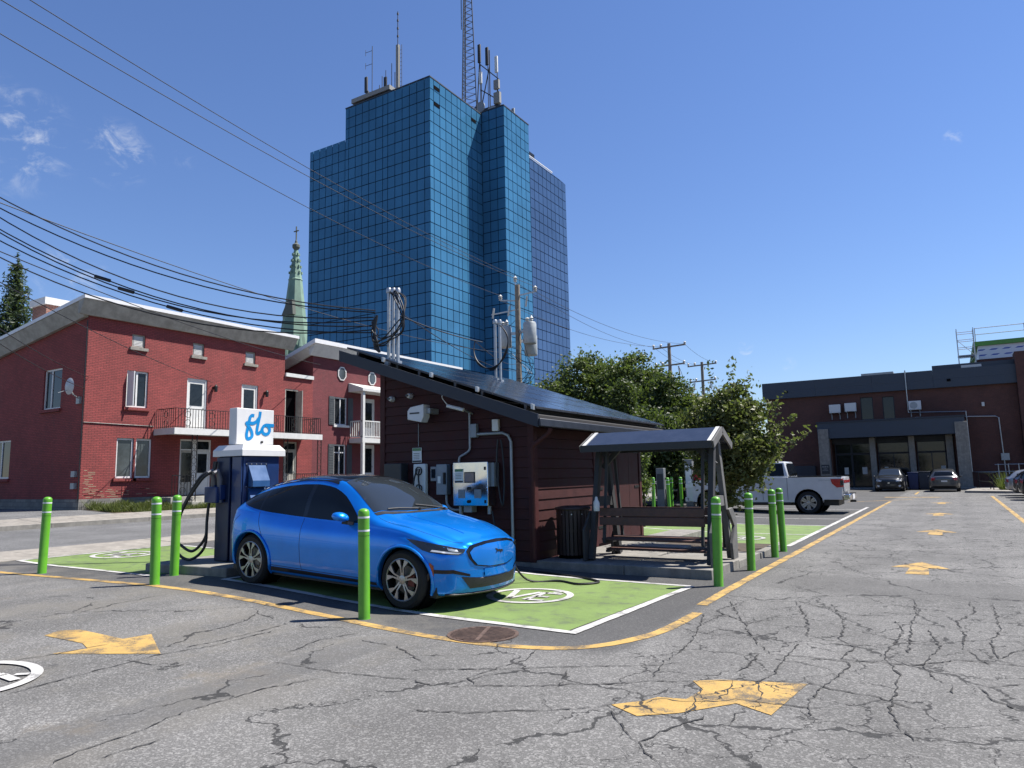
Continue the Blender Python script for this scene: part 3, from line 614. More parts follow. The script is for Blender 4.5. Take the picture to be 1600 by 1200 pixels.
c = MB(); c.hexa([(-27.99, 25.5, 8.03), (-27.99, 38.3, 8.03), (-27.9, 38.3, 8.03), (-27.9, 25.5, 8.03), (-27.99, 25.5, 8.6), (-27.99, 38.3, 8.6), (-27.5, 38.3, 8.6), (-27.5, 25.5, 8.6)]); c.build('cornice', 'white_trim', H2)
c = MB(); q = lambda x, dz: 8.62+(x+27.45)*.31+dz
c.hexa([(-28.0, 25.78, q(-28, -.35)), (-36, 25.78, q(-36, -.35)), (-36, 25.70, q(-36, -.35)), (-28.0, 25.70, q(-28, -.35)), (-28.0, 25.78, q(-28, -.01)), (-36, 25.78, q(-36, -.01)), (-36, 25.42, q(-36, -.01)), (-28.0, 25.42, q(-28, -.01))]); c.build('rake_board', 'white_trim', H2)
for o_ in (W1, W2, W3):
    window(H2, FX, *o_, split=(.5,), sill='white_trim', cross=(.75,) if o_ is W2 else ())
    for (a, b) in ((o_[0]-.42, o_[0]-.04), (o_[1]+.04, o_[1]+.42)):
        s = MB(); mbox(s, FX, a, b, o_[2], o_[3], -.04, -.004); so = s.build('shutter', 'shutter_grey', H2)
        for k in range(12):
            z = o_[2]+.06+k*(o_[3]-o_[2]-.1)/12; s = MB(); mbox(s, FX, a+.05, b-.05, z, z+.07, -.052, -.041); s.build('slat', 'shutter_grey', so)
for (y, z) in ((27.85, 7.31), (30.22, 7.28)):
    oc = [(y+.33*math.cos(R(22.5+45*k)), z+.40*math.sin(R(22.5+45*k))) for k in range(8)]; ic = [(y+.26*math.cos(R(22.5+45*k)), z+.33*math.sin(R(22.5+45*k))) for k in range(8)]
    m_ = MB().prism(oc, 'x', -28.0, -27.95).build('octagon_window', 'white_trim', H2); MB().prism(ic, 'x', -27.96, -27.943).build('pane', 'glass_room', m_)
door(H2, FX, *D3, glaz=(.15, .85, .3, .93)); door(H2, FX, *D4, glaz=(.15, .85, .3, .93))
MB().box(-27.98, -27.0, 28.45, 33.0, 3.55, 3.80).build('balcony_floor', 'white_trim', H2)
pr = MB().prism([(-27.98, 6.35), (-26.9, 6.35), (-26.9, 6.5), (-27.98, 6.85)], 'y', 28.35, 33.1).build('porch_roof', 'white_trim', H2)
for (x, y) in ((-27.08, 28.55), (-27.08, 30.7), (-27.08, 32.9)):
    MB().box(x-.08, x+.08, y-.08, y+.08, G(-27), 3.55).build('porch_post', 'white_trim', H2); MB().box(x-.08, x+.08, y-.08, y+.08, 3.8, 6.35).build('porch_post', 'white_trim', H2)
def pick(p, q):
    p, q = Vector(p), Vector(q); n = int((q-p).length/.13); b = MB()
    for z in (3.88, 4.72): b.bar((*p.xy, z), (*q.xy, z), .06, .06)
    for i in range(n+1): a = p.lerp(q, i/n); b.bar((*a.xy, 3.88), (*a.xy, 4.72), .035, .035)
    b.build('balustrade', 'white_trim', H2)
pick((-27.05, 28.5, 0), (-27.05, 32.9, 0)); pick((-27.95, 28.5, 0), (-27.05, 28.5, 0))
# ------------------------------------------------------------------ church spire
mat('copper_green', (.16, .25, .19), .75, .1, .22, .25, dirt=.25); mat('copper_dark', (.09, .10, .085), .8)
SP = thing('church_spire', 'green copper church spire with a cross rising behind the red houses', 'spire', (-171.5, 150, 0))

cx, cy = -171.3, 150
MB().lathe([(6.6, 0), (6.6, 36), (6.2, 36.5), (5.2, 38.5), (4.9, 43)], (cx, cy, 0), 'z', 8).build('lower_stage', 'copper_green', SP)
MB().lathe([(4.85, 43.002), (3.55, 51.4)], (cx, cy, 0), 'z', 8).build('spire_skirt', 'copper_green', SP)
MB().lathe([(3.65, 51.4), (3.65, 51.9), (3.4, 51.9), (2.1, 63.5), (2.25, 63.8), (2.0, 64.2), (.65, 73.5)], (cx, cy, 0), 'z', 8).build('spire_cone', 'copper_green', SP)
MB().lathe([(.5, 73.4), (1.2, 74.4), (1.2, 75.2), (.5, 75.8), (.35, 76.6), (.1, 77)], (cx, cy, 0), 'z', 10).build('finial', 'copper_dark', SP)
b = MB(); b.bar((cx, cy, 76.8), (cx, cy, 81.3), .3, .3); b.bar((cx-1.1, cy, 79.8), (cx+1.1, cy, 79.8), .28, .28); b.build('cross', 'copper_dark', SP)
for z, r in ((66, 1.85), (68, 1.55), (70, 1.25), (72, .95)):
    b = MB()
    for k in range(8):
        a = 2*math.pi*k/8; b.box(cx+r*math.cos(a)-.22, cx+r*math.cos(a)+.22, cy+r*math.sin(a)-.22, cy+r*math.sin(a)+.22, z-.3, z+.45)
    b.build('crockets', 'copper_green', SP)
for k in range(8):
    a = 2*math.pi*k/8+math.pi/8; x, y = cx+5.3*math.cos(a), cy+5.3*math.sin(a)
    MB().lathe([(.7, 37), (.7, 41.5), (.8, 41.7), (.05, 46)], (x, y, 0), 'z', 6).build('pinnacle', 'copper_green', SP)
MB().prism([(cx-2.0, 51.9), (cx+3.2, 51.9), (cx+2.7, 56.5), (cx+.6, 56.5)], 'y', cy-3.6, cy-2.4).build('repair_patch', 'copper_dark', SP)
# ------------------------------------------------------------------ glass tower
def tower_glass(name, col, rough=.10, spec=.3, coat=.0):
    m, nt, b = new_mat(name)
    g = nt.new('ShaderNodeNewGeometry'); pos = g.outputs['Position']
    k = nt.ramp(nt.noise(pos, .09, 3, .6).outputs[0], .3, .7, .88, 1.12)
    rv = nt.math('FRACT', nt.math('ADD', g.outputs['Random Per Island'], nt.new('ShaderNodeObjectInfo').outputs['Random']))
    k = nt.math('MULTIPLY', k, nt.ramp(rv, 0, 1, .94, 1.05))
    c = nt.mix(1.0, (*col, 1), nt.new('ShaderNodeCombineColor', _0=k, _1=k, _2=k), 'MULTIPLY')
    nt.put(b.inputs['Base Color'], c); b.inputs['Roughness'].default_value = rough; b.inputs['Specular IOR Level'].default_value = spec
    b.inputs['Specular Tint'].default_value = (.45, .72, 1, 1)
    b.inputs['Coat Weight'].default_value = coat; b.inputs['Coat Roughness'].default_value = .04
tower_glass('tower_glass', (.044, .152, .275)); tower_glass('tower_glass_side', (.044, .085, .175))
mat('tower_joint', (.004, .012, .03), .6, spec=.1); mat('tower_metal', (.045, .055, .065), .5, .4)
TW = thing('office_tower', 'tall blue mirror glass office tower with stepped corner and rooftop aerials', 'tower', (-70, 88, 0))
TOP = 61.85; RH = 1.76
core = MB(); core.box(-80.2, -62.78, 80.08, 112, 0, TOP-.05); core.build('core', 'tower_joint', TW)
MB().box(-88.4, -80.2, 80.08, 112, 0, 56.2).build('core_wing', 'tower_joint', TW)
MB().box(-66, -58.38, 94.08, 102.2, 0, 62.3).build('core_bay', 'tower_joint', TW)
MB().box(-75, -58.38, 102.21, 115.8, 0, 56.2).build('core_side', 'tower_joint', TW)
w_ = MB(); w_.prism([(-58.36, 56.2), (-61.2, 59.2), (-75, 59.2), (-75, 56.2)], 'y', 102.22, 115.8); w_.build('sloped_roof', 'tower_joint', TW)
MB().box(-62.0, -61.0, 102.2, 115.8, 59.21, 59.38).build('roof_cap', 'drip_white', TW)
panes = []      # (origin, u-vector, width, z0, z1, normal, material)
def cols(total, n, w, k):
    out = []; t = 0
    while t < total-.25:
        for x in [n]+[w]*k:
            if t >= total-.25: break
            e = min(t+x, total); out.append((t, e)); t = e
    return out
def face(o, u, nrm, total, ztop, cl, mt='tower_glass', zmin=4.0):
    z = ztop
    while z > zmin:
        for (a, b) in cl: panes.append((Vector(o)+Vector(u)*a, Vector(u), b-a, z-RH, z, Vector(nrm), mt))
        z -= RH
cl = cols(17.5, 1.05, 1.46, 5); face((-62.7, 80, 0), (-1, 0, 0), (0, -1, 0), 17.5, TOP, cl)
nA = len(panes)
cl = cols(8.2, 1.46, 1.46, 5); face((-80.2, 80, 0), (-1, 0, 0), (0, -1, 0), 8.2, TOP-3*RH, [c for c in cl])
face((-62.7, 80, 0), (0, 1, 0), (1, 0, 0), 14.0, TOP, cols(14.0, .95, 1.52, 4))
face((-62.7, 94, 0), (1, 0, 0), (0, -1, 0), 4.4, TOP+.4, [(0, 1.46), (1.46, 2.92), (2.92, 4.4)])
face((-58.3, 94, 0), (0, 1, 0), (1, 0, 0), 8.2, TOP+.4, cols(8.2, 1.0, 1.44, 5))
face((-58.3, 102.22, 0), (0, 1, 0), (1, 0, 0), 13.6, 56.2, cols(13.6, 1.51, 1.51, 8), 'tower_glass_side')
PM = {}; rest = {'tower_glass': MB(), 'tower_glass_side': MB()}; made = 0
for i, (o, u, wd, z0, z1, nrm, mt) in enumerate(panes):
    g = .062; h = z1-z0-2*g; ww = wd-2*g; tilt = random.gauss(0, .006), random.gauss(0, .006)
    vs = [(-ww/2, 0, -h/2), (ww/2, 0, -h/2), (ww/2, 0, h/2), (-ww/2, 0, h/2), (-ww/2, .07, -h/2), (ww/2, .07, -h/2), (ww/2, .07, h/2), (-ww/2, .07, h/2)]
    fs = [(0, 1, 2, 3), (0, 4, 5, 1), (1, 5, 6, 2), (2, 6, 7, 3), (3, 7, 4, 0)]      # local -Y looks out
    X = -u if (-u).cross(Vector((0, 0, 1))).dot(nrm) > .5 else u
    M = Matrix((X, -nrm, Vector((0, 0, 1)))).transposed().to_4x4(); M.translation = o+u*(wd/2)+Vector((0, 0, (z0+z1)/2))
    M = M @ Matrix.Rotation(tilt[0], 4, 'X') @ Matrix.Rotation(tilt[1], 4, 'Z')
    near = i < nA and z1 > 8 and (o-Vector((-62.7, 80, 0))).length < 15.0 and z1 > TOP-27*RH
    if near and made < 300:
        key = (round(ww, 2), mt)
        if key not in PM:
            me = bpy.data.meshes.new('glass_pane'); me.from_pydata(vs, [], fs); me.materials.append(MATS[mt]); PM[key] = me
        p = bpy.data.objects.new('glass_pane', PM[key]); COL.objects.link(p); p.parent = TW
        p.matrix_local = W(TW).inverted() @ M; made += 1
    else: rest[mt].add([M @ Vector(v) for v in vs], fs)
for mt, mb in rest.items(): tag(mb.build('glass_panes', mt, TW), kind='stuff')
# sloped glazing over the side block
for k in range(9):
    y = 102.25+k*1.51; b = MB(); d = Vector((-2.84, 0, 3.0)); n = Vector((3.0, 0, 2.84)).normalized()*.06
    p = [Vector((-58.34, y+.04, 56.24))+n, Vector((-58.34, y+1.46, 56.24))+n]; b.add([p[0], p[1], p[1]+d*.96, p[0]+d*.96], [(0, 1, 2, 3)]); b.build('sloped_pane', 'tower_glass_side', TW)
for (y, z) in ((81.0, TOP-.9), (81.0, TOP-2.7-RH*.5), (90.9, TOP-RH*1.0)):
    MB().box(-62.72, -62.64, y, y+1.35, z-.55, z).build('open_vent', 'dark_open', TW)
for (a, b_, y0, y1, z) in ((-80.2, -62.64, 79.94, 80.1, TOP), (-62.8, -62.64, 80.1, 94, TOP), (-62.6, -58.24, 93.94, 94.1, TOP+.4), (-58.4, -58.24, 94.1, 102.2, TOP+.4)):
    MB().box(a, b_, y0, y1, z+.002, z+.18).build('coping', 'tower_metal', TW)
MB().box(-79.5, -72.0, 81.5, 90, TOP, TOP+1.35).build('plant_room', mat('plant_dark', (.02, .022, .024), .8), TW); MB().box(-79.9, -71.6, 81.0, 90.5, TOP+1.352, TOP+2.1).build('plant_roof', mat('plant_grey', (.24, .24, .23), .8), TW)
MB().box(-66, -61.5, 98.0, 104, TOP, TOP+3.6).build('stair_head', 'tower_metal', TW)
# rooftop aerials, each a thing of its own
mat('aerial_dark', (.03, .032, .035), .6, .2); mat('aerial_white', (.62, .62, .60), .5)
LM = thing('lattice_mast', 'tall steel lattice radio mast on the roof of the blue tower', 'mast', (-64.7, 93, TOP))
def lattice(root, c, z0, z1, w0, w1, r=.05, bays=16):
    L = []
    for k in range(3):
        a = 2*math.pi*k/3+.4; L.append((Vector((c[0]+w0*math.cos(a), c[1]+w0*math.sin(a), z0)), Vector((c[0]+w1*math.cos(a), c[1]+w1*math.sin(a), z1))))
    for a, b in L: MB().cyl(a, b, r*1.5, 6).build('leg', 'aerial_dark', root)
    br = MB()
    for i in range(bays):
        for k in range(3):
            a, b = L[k]; c_, d = L[(k+1) % 3]; t0, t1 = i/bays, (i+1)/bays
            br.cyl(a.lerp(b, t0), c_.lerp(d, t1), r*.7, 5); br.cyl(a.lerp(b, t1), c_.lerp(d, t1), r*.6, 5)
    tag(br.build('bracing', 'aerial_dark', root), kind='stuff')
lattice(LM, (-64.7, 93), TOP-1, 92, 1.55, .55, .06, 26)
MB().cyl((-65.9, 93, 78), (-65.9, 93, 84), .07, 6).build('whip_aerial', 'aerial_dark', LM)
def panel_aerial(x, y, z, h, mt, label):
    t = thing('panel_aerial', label, 'antenna', (x, y, TOP), 'rooftop aerials')
    MB().cyl((x, y, TOP-.2), (x, y, z+h*.8), .07, 6).build('pole', 'aerial_dark', t)
    MB().box(x-.28, x+.28, y-.42, y-.12, z, z+h).build('panel', mt, t, bevel=.05); MB().box(x-.1, x+.1, y-.14, y+.05, z+h*.4, z+h*.55).build('clamp', 'aerial_dark', t)
    return t
def on_roof(px):    # x on the plane y=86 for a given picture column, worked out once from the camera survey
    return np.interp(px, [590, 640, 740, 800], [-78.1, -71.6, -58.1, -49.6])
for (x, z, h, mt, lb) in ((-79.2, 66.2, 2.8, 'aerial_dark', 'dark panel aerial at the left end of the tower roof'), (-78.9, 63.2, 3.2, 'aerial_dark', 'lower dark panel aerial at the left end of the tower roof'), (-74.9, 65.0, 2.6, 'aerial_dark', 'dark panel aerial left of the tall aerial on the tower roof')):
    panel_aerial(x, 84, z, h, mt, lb)
t = thing('dipole_aerial', 'thin aerial with two cross arms at the left end of the tower roof', 'antenna', (-78.1, 84, TOP), 'rooftop aerials')
b = MB(); b.cyl((-78.1, 84, TOP), (-78.1, 84, 74.4), .06, 6); b.build('pole', 'aerial_dark', t)
for z in (73.6, 71.2): MB().cyl((-78.1, 84, z), (-79.6, 84, z+.1), .04, 5).build('cross_arm', 'aerial_dark', t); MB().cyl((-79.6, 84, z-.5), (-79.6, 84, z+.6), .04, 5).build('dipole', 'aerial_dark', t)
t = thing('box_aerial', 'tall boxed aerial with a thin whip on the tower roof', 'antenna', (-72.4, 84, TOP), 'rooftop aerials')
MB().box(-72.7, -72.2, 83.8, 84.2, TOP, 72.6).build('box_column', 'plant_grey', t); MB().cyl((-72.45, 84, 72.6), (-72.45, 84, 78.6), .07, 6).build('whip', 'aerial_dark', t)
b = MB(); b.cyl((-71.6, 84, TOP), (-71.6, 84, 72.4), .05, 5); b.cyl((-72.0, 84, TOP), (-72.0, 84, 72.4), .04, 5)
for k in range(14): b.cyl((-72.0, 84, TOP+.6+k*.7), (-71.6, 84, TOP+.6+k*.7), .03, 4)
b.build('ladder', 'aerial_dark', t)
for z in (74, 75.4, 76.8, 78.0): MB().box(-72.57, -72.33, 83.9, 84.1, z, z+.35).build('bead', 'aerial_dark', t)
for (x, h, lb) in ((-76.3, 68.6, 'second thin whip aerial from the left on the tower roof'), (-75.5, 69.4, 'middle thin whip aerial on the left part of the tower roof'), (-74.2, 70.2, 'tallest thin whip aerial left of the boxed aerial'), (-73.5, 68.4, 'short whip aerial right beside the boxed aerial'), (-76.9, 67.2, 'shortest whip aerial behind the left panel aerials')):
    tag(MB().cyl((x, 84.5, TOP), (x, 84.5, h), .06, 6).build('whip_aerial', 'aerial_dark', loc=(x, 84.5, TOP)), lb, 'antenna', 'whip aerials on the tower roof')
tag(MB().prism([(-74.6, TOP), (-73.0, TOP), (-72.7, TOP+4.2), (-74.6, TOP+3.2)], 'y', 84.6, 84.8).build('roof_screen', 'plant_grey', loc=(-74, 84.7, TOP)), 'pale sloping screen beside the tall boxed aerial on the tower roof', 'screen')
for (x, z, h, mt, lb) in ((-64.8, 73.4, 3.4, 'aerial_dark', 'highest grey panel aerial right of the lattice mast'), (-63.2, 72.4, 3.3, 'aerial_dark', 'grey panel aerial in the middle of the frame right of the lattice mast'), (-61.3, 70.4, 3.0, 'aerial_white', 'white panel aerial at the right end of the roof frame'), (-64.6, 69.4, 2.2, 'aerial_white', 'short white panel aerial low on the roof frame')):
    panel_aerial(x, 97, z, h, mt, lb)
FRM = thing('aerial_frame', 'dark steel frame of struts carrying aerials right of the lattice mast', 'frame', (-63, 97, TOP))
for a, b_ in (((-62, 97, 62), (-60.5, 97, 76)), ((-61, 97, 64), (-57.8, 97, 73)), ((-60.5, 97, 74), (-55.2, 97, 70)), ((-60.5, 97, 69.3), (-55.0, 97, 66)), ((-56.0, 97, 62), (-55.6, 97, 70)), ((-56.8, 97, 62), (-55.2, 97, 70)), ((-57.8, 97, 62), (-57.8, 97, 76))):
    MB().cyl((-63+(a[0]+58)*.72, a[1], a[2]-.8), (-63+(b_[0]+58)*.72, b_[1], b_[2]-.8), .10, 6).build('strut', 'aerial_dark', FRM)
MB().box(-61.9, -60.7, 96.6, 97.2, 64.8, 66.8).build('radio_box', 'plant_grey', FRM); MB().box(-61.8, -60.8, 96.5, 97.0, 67.4, 69.0).build('radio_box', 'plant_grey', FRM)
for (x, z, r, lb) in ((-64.3, 64.6, 1.0, 'round grey dish aerial below the aerial frame on the tower'), (-61.9, 63.2, .95, 'round grey dish aerial at the edge of the tower bay')):
    t = thing('dish_aerial', lb, 'antenna', (x, 96.4, TOP), 'rooftop aerials')
    MB().lathe([(0, 0), (r*.6, -.1), (r, -.35), (r, -.5), (0, -.5)], (x, 96.4, z), 'y', 20).build('dish', 'steel_grey', t, 40); MB().cyl((x, 96.5, TOP-.3), (x, 96.5, z), .1, 6).build('post', 'aerial_dark', t)
panel_aerial(-60.5, 101.0, 63.0, 2.4, 'steel_grey', 'lone grey panel aerial at the far right edge of the tower bay')
MB().box(-66, -58.5, 94.3, 102, TOP+.46, TOP+.5).build('bay_roof', 'roof_grey', TW)
# ------------------------------------------------------------------ low brick building at the end of the lane
BL = thing('brick_building', 'low dark brick building with navy metal parapet and columned entrance at lane end', 'building', (-4, 66, 0))
BY = MAPY(63.0)
mat('navy_metal', (.040, .052, .072), .55, .2, .1, 1.0); mat('navy_dark', (.022, .028, .04), .6)
wins = [(-5.95, -5.05, 5.45, 7.25), (-4.38, -3.55, 5.42, 7.2)]
ent = (-8.3, .2, .05, 4.0)
facade(BY, -13.2, 4.4, 0, 7.6, wins+[ent], .5).build('wall', 'brick_dark', BL)
MB().box(-13.2, -13.0, 63.01, 90, 0, 7.6).build('side_wall', 'brick_dark', BL); MB().box(-12.9, 4.3, 64, 90, .01, 7.5).build('inner_block', 'dark_open', BL)
for k, (x0, x1) in enumerate(((-13.4, -9.2), (-9.19, -5.0), (-4.99, -.8), (-.79, 4.5))):
    for (z0, z1) in ((7.58, 8.2), (8.205, 8.95)): MB().box(x0, x1, 62.72, 63.2, z0, z1).build('parapet_panel', 'navy_metal', BL)
MB().box(-13.4, 4.5, 63.2, 90, 7.6, 8.6).build('roof', 'roof_grey', BL); MB().box(-13.38, -13.2, 63.2, 90, 7.6, 8.95).build('parapet_panel', 'navy_metal', BL)
MB().box(-.8, 4.4, 63.3, 66, 8.6, 9.35).build('upper_parapet', 'navy_metal', BL); MB().box(-6.0, -3.6, 66, 68, 8.6, 9.5).build('roof_unit', 'steel_grey', BL)
MB().box(1.1, 2.4, 63.24, 63.3, 9.0, 9.2).build('parapet_sign', 'white_trim', BL)
for x in (-11.6, .1): MB().box(x, x+.25, 62.66, 62.74, 8.02, 8.2).build('scupper', 'dark_open', BL)
for w2 in wins: window(BL, BY, *w2, frame='navy_dark', fw=.06, sill='stone_col', dep=.1)
# entrance canopy with its columns
MB().box(-9.0, .95, 60.9, 63.2, 4.0, 5.2).build('canopy', 'navy_metal', BL); MB().box(-9.05, 1.0, 60.85, 63.2, 5.202, 5.32).build('canopy_cap', 'navy_dark', BL)
for (x0, x1, y0, y1, zt) in ((-8.95, -8.2, 60.75, 61.5, 4.75), (.3, 1.1, 60.75, 61.6, 4.85), (-5.45, -5.05, 61.9, 62.5, 3.99), (-2.78, -2.38, 61.9, 62.5, 3.99), (-.35, .1, 61.9, 62.5, 3.99)):
    MB().box(x0, x1, y0, y1, 0, zt).build('column', 'stone_col', BL, bevel=.02)
for (a, b_) in ((-8.1, -6.9), (-6.88, -5.5), (-5.0, -2.85), (-2.3, -.4)):
    window(BL, BY, a, b_, .3 if a > -6 else .06, 2.75, frame='navy_dark', glass='glass_dark', fw=.06, split=(.5,) if a > -6 else (), dep=.25, name='shop_window'); window(BL, BY, a, b_, 2.78, 3.6, frame='navy_dark', glass='glass_dark', fw=.06, dep=.25, name='transom_window')
MB().box(-8.3, .2, 63.2, 63.24, 3.6, 4.0).build('lintel', 'navy_dark', BL)
for (x, w2) in ((-7.5, .3), (-6.2, .35), (-4.6, .25), (-.8, .3)): MB().box(x, x+w2, 63.2, 63.235, 1.15, 1.7).build('paper_notice', 'white_trim', BL)
MB().box(-8.85, -8.28, 60.70, 60.74, 1.25, 1.95).build('column_sign', mat('sign_dark', (.02, .025, .03), .5), BL)
for (x_, z_, w_x) in ((-8.80, 1.74, .06), (-8.71, 1.74, .07), (-8.61, 1.74, .12), (-8.44, 1.74, .08), (-8.70, 1.58, .06), (-8.60, 1.58, .06), (-8.50, 1.58, .06), (-8.80, 1.48, .42)): MB().box(x_, x_+w_x, 60.694, 60.698, z_, z_+(.09 if z_ > 1.7 else (.07 if z_ > 1.5 else .03))).build('sign_print', 'plant_grey', BL)
def ac_unit(x, z, lb, fan=True):
    t = thing('air_conditioner', lb, 'air conditioner', (x, 63, z-.3), 'outdoor units on the brick wall')
    MB().box(x-.42, x+.42, 62.5, 62.9, z, z+.68).build('case', 'white_pvc', t, bevel=.02)
    if fan: MB().lathe([(.26, 0), (.26, -.02), (.03, -.02), (.03, -.01), (.0, -.01)], (x-.08, 62.5, z+.34), 'y', 20).build('fan_guard', 'steel_grey', t)
    for s in (-.3, .3): MB().box(x+s-.03, x+s+.03, 62.5, 63.02, z-.06, z-.002).build('bracket', 'steel_grey', t); MB().box(x+s-.03, x+s+.03, 62.96, 63.0, z-.5, z-.06).build('bracket', 'steel_grey', t)
ac_unit(-7.8, 6.1, 'left white air conditioner of the pair on the dark brick wall', False); ac_unit(-6.65, 6.15, 'right white air conditioner of the pair on the dark brick wall', False); ac_unit(-2.15, 6.0, 'single white air conditioner with round fan beside the vertical pipe')
pp = MB(); pp.tube([(-2.62, 62.66, 9.1), (-2.62, 62.66, 5.82), (1.12, 62.7, 5.68), (1.14, 62.7, 1.2), (2.6, 62.7, 1.15)], .045, 8); pp.build('pipe', 'galv', BL)
pp = MB(); pp.tube([(-2.2, 62.8, 5.42), (2.9, 62.8, 5.22), (3.1, 62.8, 5.1), (3.2, 62.8, .4)], .04, 8); pp.build('pipe', 'galv', BL)
MB().box(3.0, 3.5, 62.7, 62.95, 2.0, 2.5).build('meter_box', 'steel_grey', BL); MB().box(-11.4, -9.6, 62.6, 63, 0, 1.9).build('grey_cabinet', 'navy_dark', BL)
MB().box(2.15, 2.32, 62.8, 63, 6.0, 6.3).build('wall_lamp', 'white_trim', BL)
# taller block under construction behind it
BR = thing('brick_building', 'taller brick block with white house wrap and green edge under construction', 'building', (10, 70, 0))
MB().box(4.42, 30, 62.4, 64.2, 0, 9.8).build('wall', 'brick_dark', BR); MB().box(2.2, 30, 66.2, 95, 0, 9.9).build('rear_wall', 'brick_dark', BR)
MB().box(4.6, 30, 62.1, 62.38, 4.2, 4.6).build('band', 'navy_metal', BR)
def wrap_mat():
    m, nt, b = new_mat('house_wrap'); g = nt.new('ShaderNodeNewGeometry'); sp = nt.new('ShaderNodeSeparateXYZ', _0=g.outputs['Position'])
    u = nt.math('ADD', nt.math('MULTIPLY', sp.outputs[0], 1.2), nt.math('MULTIPLY', sp.outputs[2], -2.2)); v = nt.math('FRACT', nt.math('MULTIPLY', sp.outputs[2], 2.4))
    k = nt.math('MULTIPLY', nt.math('GREATER_THAN', nt.math('FRACT', u), .45), nt.math('LESS_THAN', nt.math('ABSOLUTE', nt.math('SUBTRACT', v, .5)), .13))
    nt.put(b.inputs['Base Color'], nt.mix(k, (.62, .66, .72, 1), (.05, .10, .38, 1))); b.inputs['Roughness'].default_value = .5
wrap_mat(); mat('green_edge', (.09, .26, .05), .6)
MB().box(2.4, 30, 66.18, 95, 9.902, 10.95).build('house_wrap', 'house_wrap', BR); MB().box(2.1, 30, 66.0, 95, 10.952, 11.3).build('green_edge', 'green_edge', BR)
b = MB()
for z in (11.9, 12.4): b.cyl((2.3, 66.3, z), (16, 66.3, z), .03, 5)
for k in range(5): b.cyl((2.3+k*3.2, 66.3, 11.3), (2.3+k*3.2, 66.3, 12.45), .035, 5)
b.build('guard_rail', 'galv', BR)
SF = thing('scaffold', 'small tubular scaffold tower at the corner of the block under construction', 'scaffold', (1.8, 65.6, 8.6))
for (x, y) in ((1.05, 65.0), (2.15, 65.0), (1.05, 66.0), (2.15, 66.0)): MB().cyl((x, y, 8.6), (x, y, 12.3), .035, 6).build('upright', 'galv', SF)
for z in (9.4, 10.1, 10.8, 11.4, 12.0):
    for (p, q) in (((1.05, 65), (2.15, 65)), ((1.05, 66), (2.15, 66)), ((1.05, 65), (1.05, 66)), ((2.15, 65), (2.15, 66))): MB().cyl((*p, z), (*q, z), .025, 5).build('ledger', 'galv', SF)
for (p, q) in (((1.05, 65, 8.7), (2.15, 65, 10.1)), ((2.15, 65, 10.1), (1.05, 65, 11.4))): MB().cyl(p, q, .022, 5).build('brace', 'galv', SF)
MB().box(1.0, 2.2, 65.0, 66.0, 10.14, 10.2).build('deck', 'grey_wood', SF)
# ------------------------------------------------------------------ green bollards
def bollard_mat():
    m, nt, b = new_mat('bollard_green'); pos = nt.new('ShaderNodeNewGeometry').outputs['Position']; n = nt.noise(pos, 9, 4).outputs[0]
    c = nt.mix(nt.ramp(n, .3, .75), (.098, .32, .018, 1), (.082, .275, .016, 1))
    sc = nt.ramp(nt.noise(nt.vmath('MULTIPLY', pos, (1, 1, .2)).outputs[0], 30, 5, .7).outputs[0], .66, .74, 0, .5)
    nt.put(b.inputs['Base Color'], nt.mix(sc, c, (.05, .10, .03, 1))); b.inputs['Roughness'].default_value = .42
bollard_mat(); mat('band_silver', (.62, .64, .64), .35, .1)
BH = 1.28
def make_bollard():
    t = thing('bollard', 'x', 'bollard', (0, 0, 0), 'green plastic bollards')
    r = .068; prof = [(0, BH), (.03, BH-.004), (.055, BH-.018), (.068, BH-.04), (r, BH-.075), (r, .02), (r+.006, .0)]
    b = MB(); b.lathe(list(reversed(prof)), (0, 0, 0), 'z', 24); b.build('sleeve', 'bollard_green', t, 45, local=True)
    for z in (BH-.115, BH-.27): b = MB(); b.lathe([(r+.0015, z), (r+.0015, z+.022)], (0, 0, 0), 'z', 24); b.build('reflective_band', 'band_silver', t, 45, local=True)
    b = MB(); b.lathe([(r+.0012, BH-.32), (r+.0012, BH-.317)], (0, 0, 0), 'z', 24); b.build('seam', 'pit_dark', t, local=True)
    return t
BO = [(-13.25, 6.28, 'green bollard furthest left, beside the street bay'), (-10.1, 6.33, 'green bollard on the yellow line left of the charger cables'), (-10.78, 7.08, 'green bollard behind another, nearest the hanging charger cables'), (-6.03, 6.40, 'green bollard standing in front of the blue car door'),
      (-3.03, 10.52, 'green bollard in front of the swing corner'), (-3.0, 12.36, 'green bollard just right of the swing'), (-3.03, 14.36, 'third green bollard along the lane past the swing'), (-3.08, 15.42, 'last of the four green bollards beside the lane'),
      (-10.5, 27.9, 'leftmost of the small distant green bollards behind the swing'), (-9.55, 27.1, 'nearest of the small distant green bollards behind the swing'), (-9.65, 28.9, 'distant green bollard seen through the middle of the swing'), (-10.6, 30.4, 'distant green bollard half hidden behind a nearer one'), (-9.6, 33.5, 'distant green bollard behind the white pickup hood')]
b0 = make_bollard()
for i, (x, y, lb) in enumerate(BO):
    o = b0 if i == 0 else copy_tree(b0)
    o['label'] = lb; o.location = (x, y, G(x)-.003); o.rotation_euler = (R(random.gauss(0, .8)), R(random.gauss(0, .8)), random.random()*6)
